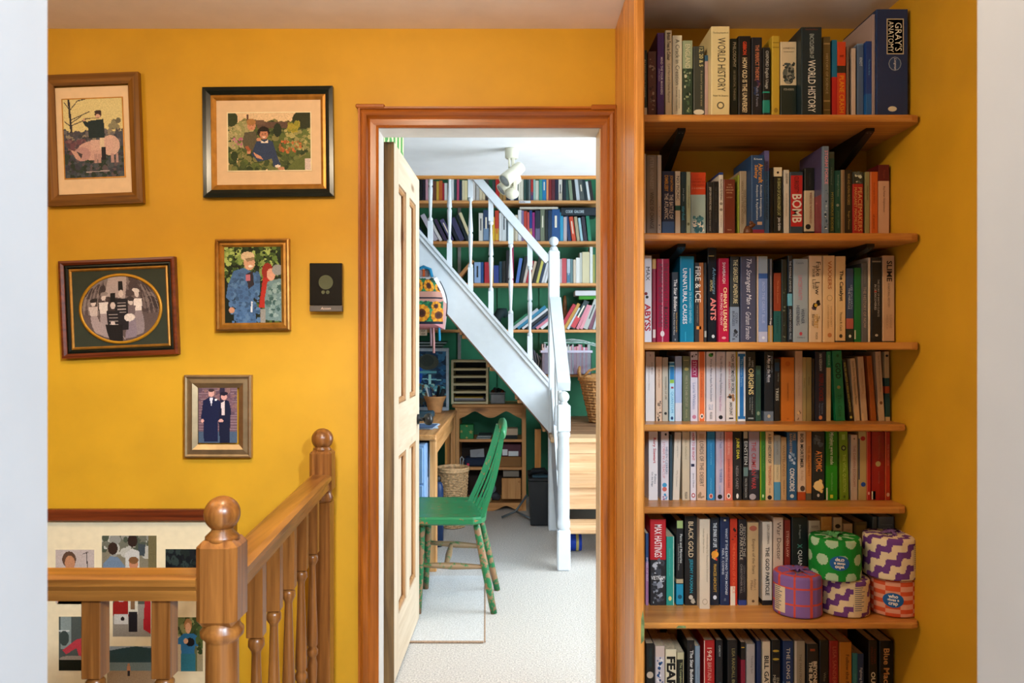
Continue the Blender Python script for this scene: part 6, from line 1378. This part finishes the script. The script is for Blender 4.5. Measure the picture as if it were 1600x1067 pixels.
# letter sorter on top
ls = thing('letter_sorter', 'wooden letter sorter with five slots on the pine unit', 'sorter', (X(734, s6), uy0+.1, tz))
x0, x1, zt = X(705.5, 216), X(763, 216), Z(562, 216); ya, yb = uy0-.005, uy0+.24
for a in (x0, x1-.016): obj('side', MB().box(a, a+.016, ya, yb, tz+.001, zt), M['olive_wood'], ls)
for v_ in (563.8, 576.5, 588, 600, 612, 628.2): obj('slat', MB().box(x0+.016, x1-.016, ya, yb, Z(v_, 216)-.007, Z(v_, 216)+.008), M['olive_wood'], ls)
obj('back_panel', MB().box(x0+.016, x1-.016, yb-.006, yb, tz+.01, zt-.002), M['black_plastic'], ls)
m = MB(); zz = Z(626.5, 216)+.008
for k, cl in enumerate(('9a9ca8', '7c7e8c', 'c8ccd0', 'c8a83c')): m.box(x0+.022, x1-.022-.006*k, ya+.01, yb-.02, zz+.006*k, zz+.006*k+.005, C(cl))
tag(obj('paper_stack', m, M['vmat'], None, (X(734, s6), uy0+.1, zz)), 'stack of grey and yellow papers in the lowest sorter slot', 'papers')
# grey plastic box
gb = thing('plastic_box', 'small grey plastic box on the pine unit beside the sorter', 'box', (X(778, s6), uy0+.08, tz))
m = MB(); m.box(X(766, s6), X(789, s6), uy0+.02, uy0+.16, tz+.001, Z(615, s6), c=.006); obj('body', m, plain('grey_plastic', '7c848c', .4), gb)
m = MB(); m.box(X(765, s6), X(790, s6), uy0+.015, uy0+.165, Z(615, s6), Z(613, s6), c=.003); obj('rim', m, bpy.data.materials['grey_plastic'], gb)
m = MB(); rr_ = random.Random(2)
for k in range(6): m.ball((X(770+3*k, s6), uy0+.06, Z(611+rr_.uniform(-3, 1), s6)), .014, 8, 5, C(rr_.choice(['5c3018', '1c1c1c', '2c2c30', '8c4a24'])))
tag(obj('oddments', m, M['vmat'], None, (X(778, s6), uy0+.06, Z(613, s6))), 'small dark oddments heaped in the grey plastic box', 'oddments', kind='stuff')
# contents of the unit
zA, zB, zC = Z(686, s6), Z(729.5, s6), Z(785, s6)
g = thing('gift_box', 'green gift box with gold stars in the pine unit', 'box', (X(729, s6), uy0+.06, zA))
gx0, gx1 = X(718.5, s6), X(739.5, s6)
obj('body', MB().box(gx0, gx1, uy0+.02, uy0+.11, zA+.001, Z(663.5, s6), c=.002), plain('green_card', '12783c', .5), g)
m = MB()
for (u_, v_, r_) in ((720.5, 674, .013), (735.5, 675, .017), (729, 665.5, .010), (729, 684, .012)):
    pts = [(X(u_, s6)+(r_ if k % 2 == 0 else r_*.42)*math.sin(k*math.pi/5), Z(v_, s6)+(r_ if k % 2 == 0 else r_*.42)*math.cos(k*math.pi/5)) for k in range(10)]
    pts = [(min(max(p[0], gx0), gx1), min(max(p[1], zA+.001), Z(663.5, s6))) for p in pts]
    m.prism(pts, 'y', uy0+.019, uy0+.021)
obj('gold_star', m, plain('gold_star_print', 'a8984c', .5), g)
m = MB()
for k in range(4): m.box(X(744, s6)+.004*k, X(766, s6)+.003*k, uy0+.03, uy0+.2, zA+.001+.007*k, zA+.006+.007*k, C(['a8b4b8', '5c6c70', 'c0c8c8', '3c4a50'][k]))
tag(obj('paper_stack', m, M['vmat'], None, (X(755, s6), uy0+.1, zA)), 'thin stack of grey papers on upper shelf of the pine unit', 'papers')
m = MB(); m.box(X(789, s6), X(809, s6), uy0+.02, uy0+.12, Z(680, s6), Z(669.5, s6), C('c0ac94'), c=.002); m.box(X(788.5, s6), X(808.5, s6), uy0+.02, uy0+.12, zA+.001, Z(680, s6), C('1c2428'))
tag(obj('card_box', m, M['vmat'], None, (X(799, s6), uy0+.07, zA)), 'small beige card box on upper shelf of the pine unit', 'box')
mx = thing('maroon_box', 'maroon archive box with white labels in the pine unit', 'box', (X(797, s6), uy0+.1, zB))
obj('body', MB().box(X(776, s6), X(815, s6)-.004, uy0+.02, uy0+.2, Z(713, s6), Z(694.5, s6), c=.002), plain('maroon_card', '4a1c2c', .6), mx)
obj('label', MB().box(X(785, s6), X(793, s6), uy0+.0185, uy0+.021, Z(711.5, s6), Z(702, s6)), M['white_gloss'], mx); obj('label', MB().box(X(794.5, s6), X(810, s6), uy0+.0185, uy0+.021, Z(712.5, s6), Z(705, s6)), M['white_gloss'], mx)
m = MB().box(X(775, s6), X(815, s6)-.002, uy0+.012, uy0+.2, zB+.001, Z(713.5, s6), C('8a6034'), c=.003); tag(obj('wooden_box', m, M['vmat'], None, (X(795, s6), uy0+.1, zB)), 'brown wooden box beneath the maroon archive box', 'box')
m = MB(); m.box(X(725, s6), X(763, s6), uy0+.02, uy0+.16, zB+.001, Z(716, s6), C('14243c'), c=.012); m.box(X(729.5, s6), X(733, s6), uy0+.017, uy0+.022, Z(729, s6), Z(724, s6), C('c82c50'))
tag(obj('navy_bag', m, M['vmat'], None, (X(742, s6), uy0+.09, zB)), 'navy bag with a red tag in the pine unit', 'bag')
m = MB(); m.add([(X(735, s6), uy0+.05, Z(722, s6)), (X(757, s6), uy0+.05, Z(725, s6)), (X(755, s6), uy0+.12, Z(704, s6)), (X(733, s6), uy0+.12, Z(706, s6))], [(0, 1, 2, 3)], C('9aa0a8')); m.box(X(735, s6), X(755, s6), uy0+.12, uy0+.125, Z(722, s6), Z(706, s6), C('7c828c'))
tag(obj('keyboard', m, M['vmat'], None, (X(745, s6), uy0+.08, Z(722, s6))), 'grey ribbed papers leaning on the navy bag', 'papers')
m = MB(); m.tube([(X(720, s6), uy0+.01, zB+.006), (X(719, s6), uy0+.01, zB+.06), (X(721.5, s6), uy0+.01, zB+.075), (X(724, s6), uy0+.01, zB+.06), (X(722, s6), uy0+.01, zB+.006)], .004, 6, C('b8c0c4')); tag(obj('cable_loop', m, M['vmat'], None, (X(721, s6), uy0+.01, zB)), 'loop of white cable at left of the pine unit', 'cable')
m = MB().box(X(786, s6), X(811, s6), uy0+.05, uy0+.2, Z(746.5, s6), Z(737, s6), C('8c8478'), c=.003); tag(obj('card_box', m, M['vmat'], None, (X(798, s6), uy0+.1, Z(746.5, s6))), 'grey box above the small cupboard door of the pine unit', 'box')
hd = thing('hand_tool', 'grey and black hand tool with hose ends in the pine unit', 'tool', (X(776, s6), uy0+.06, zC))
m = MB(); m.tube([(X(752, s6), uy0+.08, zC+.045), (X(765, s6), uy0+.07, zC+.045), (X(775, s6), uy0+.06, zC+.035), (X(781, s6), uy0+.055, zC+.022)], [.03, .036, .030, .016], 12, C('3c4048')); obj('body', m, M['vmat'], hd)
m = MB(); m.lathe([(.03, 0), (.034, .01), (.03, .03)], 0, 0, 20, C('5c6c74')); m.rot(0, Matrix.Translation((X(768, s6), uy0+.05, zC+.095)) @ Matrix.Rotation(math.pi/2, 4, 'X')); obj('dial', m, M['vmat'], hd)
m = MB(); m.lathe([(.012, 0), (.020, 0), (.020, .03), (.012, .03)], 0, 0, 16, C('b09468')); m.rot(0, Matrix.Translation((X(764, s6), uy0+.034, zC+.022)) @ Matrix.Rotation(math.pi/2, 4, 'X')); obj('hose_end', m, M['vmat'], hd)
# black crate and the tripod foot
bk = thing('black_crate', 'black plastic storage bin under the stairs beside the white newel', 'bin', (X(846, 237), 5.16, 0))
m = MB(); m.prism([(X(829, 237), .01), (X(862, 237), .01), (X(866, 237), .30), (X(826, 237), .30)], 'y', 5.10, 5.40); obj('tub', m, M['black_plastic'], bk)
m = MB(); m.box(X(825, 237), X(867, 237), 5.08, 5.42, .30, .322, c=.006); obj('lid', m, M['black_plastic'], bk)
m = MB(); m.tube([(X(828, 237), 5.2, .325), (X(834, 237), 5.15, .36), (X(850, 237), 5.15, .365), (X(858, 237), 5.2, .325)], [.014, .02, .018, .012], 8, C('14181c')); m.box(X(832, 237), X(856, 237), 5.11, 5.3, .323, .333, C('2c4a58'))
tag(obj('cable_heap', m, M['vmat'], None, (X(846, 237), 5.2, .32)), 'dark heap of cables and blue sheet on the black bin', 'cables')
m = MB(); m.tube([(X(784, 224), 5.32, .012), (X(806, 226), 5.34, .05), (X(824, 228), 5.36, .16)], .008, 8); m.tube([(X(806, 226), 5.34, .05), (X(830, 230), 5.24, .02)], .007, 8)
tag(obj('stand_leg', m, plain('grey_stand', '5c6468', .4, .05, 30, metal=.3), None, (X(806, 226), 5.34, 0)), 'grey folding stand foot lying before the pine unit', 'stand')

# ================================================================== desk and things on it
dk = thing('desk', 'pine desk along the left side of the study', 'desk', (-.85, 4.85, 0)); DT = .73; dxr = -.397
obj('top', MB().box(-1.45, dxr, 4.06, 5.56, DT-.030, DT, c=.006), M['pale_piney'], dk)
for (a, b) in ((-.437, 4.10), (-.437, 5.48), (-1.43, 4.10), (-1.43, 5.48)): obj('leg', MB().box(a, a+.036, b, b+.07, 0, DT-.03, c=.003), M['pale_pine'], dk)
obj('side_rail', MB().box(-.430, -.410, 4.17, 5.48, DT-.12, DT-.031), M['pale_piney'], dk)
obj('side_panel', MB().box(-.455, -.440, 5.26, 5.48, 0, DT-.031), M['pine'], dk)
pt = thing('pen_pot', 'tan flared pot of dark pens at the desk edge', 'pot', (X(679.5, 228), 5.31, DT))
m = MB(); px_, py_ = X(679.5, 228), 5.31
m.lathe([(.042, DT+.001), (.046, DT+.01), (.060, DT+.075), (.074, DT+.105), (.078, DT+.115), (.072, DT+.117), (.060, DT+.09)], px_, py_, 28); obj('body', m, M['terracotta'], pt)
rr_ = random.Random(11)
for k, (nm, cl, rd, ang_, L_) in enumerate((('white ruler', 'd0d8dc', .007, 2.9, .10), ('navy marker', '1c3050', .009, 2.2, .09), ('black marker', '101014', .011, 1.2, .10), ('dark grey pencil case', '1c2228', .016, .4, .085), ('slate blue pen', '40586c', .006, 4.0, .095), ('black pen', '0c0c10', .006, 5.3, .10))):
    p0 = Vector((px_+.02*math.cos(ang_), py_+.02*math.sin(ang_), DT+.03)); p1 = p0+Vector((math.cos(ang_)*.045, math.sin(ang_)*.03, L_+.05))
    tag(obj(nm.replace(' ', '_'), MB().tube([p0, p0+(p1-p0)*.92, p1], [rd, rd, rd*.5], 8, C(cl)), M['vmat'], None, tuple(p0)), nm+' standing in the tan flared pot on the desk', 'pen', 'pens in the tan pot')
fp = thing('blue_picture', 'white framed deep blue picture standing at the back of the desk', 'picture', (X(670, 221), 5.48, DT)); s7 = 221.0
c = Canvas(70, 100, '1c3c5c'); c.speck(0, 0, 1, 1, ['1c4a70', '16304c', '2c5c80', '243c50', '0f2438'], 260, .06, 2); c.ell(.36, .4, .14, .26, '1c48a0'); c.ell(.34, .36, .06, .12, '3c70c8'); c.ell(.62, .2, .22, .14, '3c4038'); c.ell(.6, .18, .14, .1, '2c3430'); c.line(.5, .5, .9, .52, .02, '7cb0b8'); c.line(.66, .42, .66, .7, .06, '8cc0c0'); c.rect(.45, .36, .8, .4, '4c8c98'); c.speck(.3, .6, 1, .8, ['4c8c9c', '8cb4b0', '2c5c6c', '5c5040'], 60, .04, 4); c.speck(.2, .82, 1, 1, ['1c2c38', '2c4858', '3c3c34'], 60, .06, 5); c.shade(.1); c.a *= 1.7
x0, x1, z0, z1 = X(618, s7), X(701.5, s7), DT+.001, Z(543, s7); yq = F/s7
obj('picture_sheet', c.mesh(lambda a, b: (x0+.02+(x1-x0-.04)*a, yq+.004, z1-.02+(z0-z1+.045)*b)), M['photo'], fp)
m = MB()
for (a0, a1, b0, b1) in ((x0, x1, z1-.024, z1), (x0, x1, z0, z0+.026), (x0, x0+.022, z0+.026, z1-.024), (x1-.020, x1, z0+.026, z1-.024)): m = MB().box(a0, a1, yq-.012, yq+.02, b0, b1, c=.004); obj('frame_rail', m, plain('pale_blue_frame', 'b4c2d0', .4) if 'pale_blue_frame' not in bpy.data.materials else bpy.data.materials['pale_blue_frame'], fp)
obj('back_board', MB().box(x0+.01, x1-.01, yq+.006, yq+.02, z0+.01, z1-.01), M['black_plastic'], fp)
m = MB()
for k in range(5): m.box(X(630, s7), X(690+2*k, s7), yq-.02+.01*k, yq+.12, z1+.002+.010*k, z1+.009+.010*k, C(['2c3038', 'a8b0b4', '1c2024', 'b8c0c8', '14181c'][k]))
tag(obj('paper_stack', m, M['vmat'], None, (X(665, s7), yq+.05, z1)), 'papers lying along the top of the blue picture', 'papers')
m = MB(); rr_ = random.Random(21)
for k in range(6):
    n0 = len(m.v); m.box(-.14, .14, -.10, .10, .0022*k, .0022*k+.0015, C(rr_.choice(['b8cce0', 'c8d8e8', 'd4dce8', '4c6488', 'a8bcd4'])))
    m.rot(n0, Matrix.Translation((-.575+rr_.uniform(-.01, .01), 4.42+rr_.uniform(-.03, .03), DT+.001)) @ Matrix.Rotation(rr_.uniform(-.15, .15), 4, 'Z'))
tag(obj('paper_stack', m, M['vmat'], None, (-.575, 4.42, DT)), 'loose pale blue papers on the near end of the desk', 'papers')
m = MB().box(-.62, -.50, 4.9, 5.02, DT+.001, DT+.045, C('2c4450'), c=.01); tag(obj('tin', m, M['vmat'], None, (-.56, 4.96, DT)), 'dark blue tin on the desk behind the papers', 'tin')
# drawer pedestal on castors
pd = thing('drawer_pedestal', 'pale blue metal drawer pedestal on castors under the desk', 'drawers', (-.68, 4.2, 0))
obj('body', MB().box(-.92, -.447, 3.99, 4.50, .085, .685, c=.006), M['blue_metal'], pd)
for k in range(3):
    dr = obj('drawer_front', MB().box(-.91, -.457, 3.975, 3.99, .10+.195*k, .285+.195*k, c=.004), M['blue_metal'], pd)
    obj('handle', MB().box(-.74, -.62, 3.963, 3.976, .23+.195*k, .245+.195*k, c=.003), M['white_gloss'], dr)
m = MB(); m.box(-.4465, -.4445, 4.10, 4.14, .12, .50); obj('label_strip', m, M['white_gloss'], pd)
for (a, b) in ((-.462, 4.03), (-.462, 4.46), (-.90, 4.03), (-.90, 4.46)):
    m = MB(); m.lathe([(.018, -.010), (.030, -.008), (.030, .008), (.018, .010)], 0, 0, 18); m.rot(0, Matrix.Translation((a, b-.02, .031)) @ Matrix.Rotation(math.pi/2, 4, 'Y'))
    k = obj('castor', m, M['black_plastic'], pd)
    m = MB(); m.box(a-.004, a+.004, b-.012, b+.012, .03, .086); m.lathe([(.012, -.012), (.024, -.0115), (.024, .0115), (.012, .012)], 0, 0, 14) if False else None; obj('castor_fork', m, M['white_gloss'], k)
bl = thing('navy_flask', 'tall navy flask with black cap beside the desk leg', 'flask', (X(684, 262), F/262, 0)); fx2, fy2 = X(684, 262), F/262
obj('body', MB().lathe([(.03, .001), (.034, .01), (.034, .34), (.028, .372), (.016, .385)], fx2, fy2, 20), M['navy'], bl)
obj('cap', MB().lathe([(.016, .385), (.018, .39), (.017, .415), (.012, .418)], fx2, fy2, 16), M['black_plastic'], bl)

# carpet offcut used as a mat
m = MB(); m.prism([(-1.0, 3.14), (-.112, 3.135), (-.105, 3.145), (-.140, 4.02), (-1.0, 4.02)], 'z', .0005, .005)
mt = obj('carpet_mat', m, M['mat'], None, (-.5, 3.6, 0)); tag(mt, 'pale rectangular carpet mat under the green chair', 'mat')
m = MB(); m.tube([(-1.0, 3.137, .005), (-.115, 3.132, .005)], .005, 8); m.tube([(-.110, 3.135, .004), (-.140, 4.02, .004)], .0035, 8); obj('edge_binding', m, M['matedge'], mt)

# ================================================================== green chair
ch = thing('kitchen_chair', 'worn green painted wooden kitchen chair at the desk', 'chair', (-.27, 3.63, 0))
m = MB(); zt, zb = .446, .408
out = [(-.475, 3.43), (-.46, 3.405), (-.17, 3.40), (-.135, 3.42), (-.118, 3.47), (-.118, 3.79), (-.135, 3.84), (-.17, 3.86), (-.46, 3.86), (-.475, 3.84)]
def ins(p, k): return (-.30+(p[0]+.30)*k, 3.63+(p[1]-3.63)*k)
n = len(out); rings = [(.93, zb), (1.0, zb+.010), (1.0, zt-.008), (.975, zt)]
vs = []
for k, z in rings: vs += [(*ins(p, k), z) for p in out]
cc_ = len(vs); vs += [(*ins(p, .5), zt-.008) for p in out]
fs = [tuple(range(n))[::-1], tuple(range(cc_, cc_+n))]+[(r*n+i, r*n+(i+1) % n, (r+1)*n+(i+1) % n, (r+1)*n+i) for r in range(4) for i in range(n)]
m.add(vs, fs); obj('seat', m, M['chair'], ch)
def leg(p0, p1):
    p0, p1 = Vector(p0), Vector(p1); return MB().tube([p0+(p1-p0)*q for q in (0, .1, .45, .8, 1)], [.014, .0155, .0175, .016, .0145], 12)
LG = {'bn': ((-.165, 3.50, .415), (-.081, 3.475, 0)), 'bf': ((-.165, 3.75, .415), (-.072, 3.80, 0)), 'fn': ((-.405, 3.49, .415), (-.420, 3.46, .0052)), 'ff': ((-.405, 3.77, .415), (-.425, 3.81, .0052))}
for k in LG: obj('leg', leg(*LG[k]), M['chair_leg'], ch)
def on(k, z): a, b = Vector(LG[k][0]), Vector(LG[k][1]); return a+(b-a)*((.415-z)/.415)
def rung(a, b): return MB().tube([a+(b-a)*q for q in (0, .2, .5, .8, 1)], [.009, .012, .016, .012, .009], 10)
A, B = on('fn', .215), on('bn', .205); obj('stretcher', rung(A, B), M['chair_rung'], ch)
A2, B2 = on('ff', .235), on('bf', .220); obj('stretcher', rung(A2, B2), M['chair_rung'], ch)
obj('stretcher', rung(A+(B-A)*.40, A2+(B2-A2)*.40), M['chair_rung'], ch)
def slat(y0, y1, w0, w1, th, x0=-.178, x1=-.050, bow=.012):
    m = MB(); N_ = 9; vs = []
    for i in range(N_):
        q = i/(N_-1); x = x0+(x1-x0)*q-bow*math.sin(math.pi*q)*-1; z = zt-.006+(.820-zt)*q; y = y0+(y1-y0)*q; w_ = w0+(w1-w0)*q
        vs += [(x-th, y-w_, z), (x+th, y-w_, z), (x+th, y+w_, z), (x-th, y+w_, z)]
    m.add(vs, [(i*4+k, i*4+(k+1) % 4, (i+1)*4+(k+1) % 4, (i+1)*4+k) for i in range(N_-1) for k in range(4)]+[(0, 1, 2, 3), tuple((N_-1)*4+k for k in range(4))])
    return m
obj('back_stile', slat(3.445, 3.44, .013, .011, .010, -.133, -.042), M['chair'], ch); obj('back_stile', slat(3.81, 3.82, .016, .012, .012, -.205, -.066), M['chair'], ch)
for q in (.2, .4, .6, .8): y_ = 3.45+.36*q; obj('back_slat', slat(y_, y_, .010, .009, .005, -.133-.072*q+.006*math.sin(math.pi*q), -.042-.024*q+.014*math.sin(math.pi*q)), M['chair'], ch)
m = MB(); pts = [(-.042-.020*q+.016*math.sin(math.pi*q), 3.415+.43*q, .806+.022*math.sin(math.pi*q)) for q in [i/10 for i in range(11)]]
m.tube(pts, [.008]+[.013]*9+[.008], 10, flat=2.4); obj('crest_rail', m, M['chair'], ch)

# ================================================================== sunflower backpack hanging on the string board
bp = thing('backpack', 'pink backpack with embroidered sunflowers hanging on the stairs', 'backpack', (-.56, 4.88, 1.3)); s8 = 247.0
c = Canvas(96, 104, 'c08c80')
def flower(cx, cy, r):
    for k in range(14):
        a = 2*math.pi*k/14; c.ell(cx+r*.72*math.cos(a)*1.08, cy+r*.72*math.sin(a), r*.34, r*.26, 'e09a20' if k % 2 else 'c87818', rot=a)
    c.ell(cx, cy, r*.5*1.08, r*.5, '5a2c14'); c.ell(cx, cy, r*.3, r*.28, '3a1c10')
c.rect(0, .0, 1, .07, 'd8d4d4'); c.rect(0, .07, 1, .31, '14281e'); c.speck(0, .07, 1, .30, ['1c6440', '2c8050', '143c2c'], 90, .05, 3)
flower(.40, .19, .12); flower(.68, .19, .12); flower(.92, .24, .09)
c.rect(0, .30, 1, .52, 'bc8878'); c.rect(0, .405, 1, .435, '1c2030'); c.rect(0, .50, 1, .90, '14281e'); c.speck(0, .50, 1, .88, ['1c6440', '2c8050', '1a5038', '143c2c', '3c9060'], 200, .05, 5); c.speck(0, .5, 1, .88, ['e0b040', 'd89828'], 14, .022, 8)
flower(.50, .70, .16); flower(.86, .74, .145); flower(.80, .57, .09); flower(.2, .72, .15); c.rect(0, .86, 1, .905, '141c2c'); c.rect(0, .905, 1, 1, 'c8888c'); c.poly([(.93, .42), (1, .36), (1, 1), (.96, .95)], 'c4948c'); c.poly([(.86, .0), (1, .0), (1, .52), (.95, .46), (.93, .3)], 'd8d8dc')
bxc, bw, zt_, zb_ = X(661, s8), .147, Z(431, s8), Z(514, s8)
def bpf(a, b):
    p = 2*a-1; q = b
    wf = .42+.58*math.sin(min(1, (q+.10)/.62)*math.pi/2) if q < .52 else 1.0-.10*((q-.52)/.48)**1.5
    ex = max(abs(p)**5, (max(0, (q-.85)/.15))**3, (max(0, (.12-q)/.12))**2)
    return (bxc+bw*p*wf, 4.97-.135*(1-min(1, ex)*.75), zt_+(zb_-zt_)*q)
o = obj('body', c.mesh(bpf), M['vmat'], bp)
m = MB(); vs = []; W_ = 20
for k in range(W_+1):
    for sgn in (0, 1):
        p = bpf(sgn, k/W_); vs += [p, (p[0], 4.985, p[2])]
fs = [(k*4+0, k*4+1, k*4+5, k*4+4) for k in range(W_)]+[(k*4+2, k*4+3, k*4+7, k*4+6) for k in range(W_)]+[(k*4+1, k*4+3, k*4+7, k*4+5) for k in range(W_)]+[(W_*4, W_*4+1, W_*4+3, W_*4+2)]
m.add(vs, fs, C('c4bcbc')); obj('side_gusset', m, M['vmat'], bp)
m = MB(); m.tube([(bxc-.05, 4.93, zt_-.01), (bxc-.042, 4.93, zt_+.045), (bxc, 4.93, zt_+.062), (bxc+.042, 4.93, zt_+.045), (bxc+.055, 4.93, zt_-.01)], .011, 8, C('1c78a0'), flat=1.6); obj('grab_handle', m, M['vmat'], bp)
m = MB(); m.box(bxc-.035, bxc+.035, 4.94, 4.965, zt_-.005, zt_+.048, C('a88c88'), c=.004); m.box(bxc-.006, bxc+.008, 4.936, 4.94, zt_-.005, zt_+.046, C('d05c28')); obj('back_padding', m, M['vmat'], bp)
for (u_, cl, vb) in ((677, 'c08c88', 551), (686, '2c8cb8', 532), (673, '9c8088', 540)):
    m = MB(); m.tube([(X(u_, s8), 4.9, zb_+.01), (X(u_, s8)+.004, 4.895, zb_-.06), (X(u_+1, s8), 4.895, Z(vb, s8))], .008, 6, C(cl), flat=2.2); obj('strap', m, M['vmat'], bp)
pts = [bpf(1, k/12) for k in range(1, 10)]
m = MB(); m.tube([(p[0]+.002, p[1]-.0, p[2]) for p in pts], .004, 6, C('1c2030')); obj('piping', m, M['vmat'], bp)
sg = thing('hanging_sign', 'small pale wooden sign hanging below the backpack', 'sign', (X(660, s8), 4.99, Z(519, s8)))
obj('board', MB().box(X(648, s8), X(665, s8), 4.975, 4.985, Z(523.5, s8), Z(513, s8)), M['door_pine'], sg)
for k, s_ in enumerate(('HOP', 'LOUS')):
    obj('lettering', textmesh(s_, lambda tx, ty: (X(659, s8)+tx, 4.9745, Z(516.3+4.4*k, s8)+ty), .026, .011, C('3c3028'), .02), M['print'], sg)
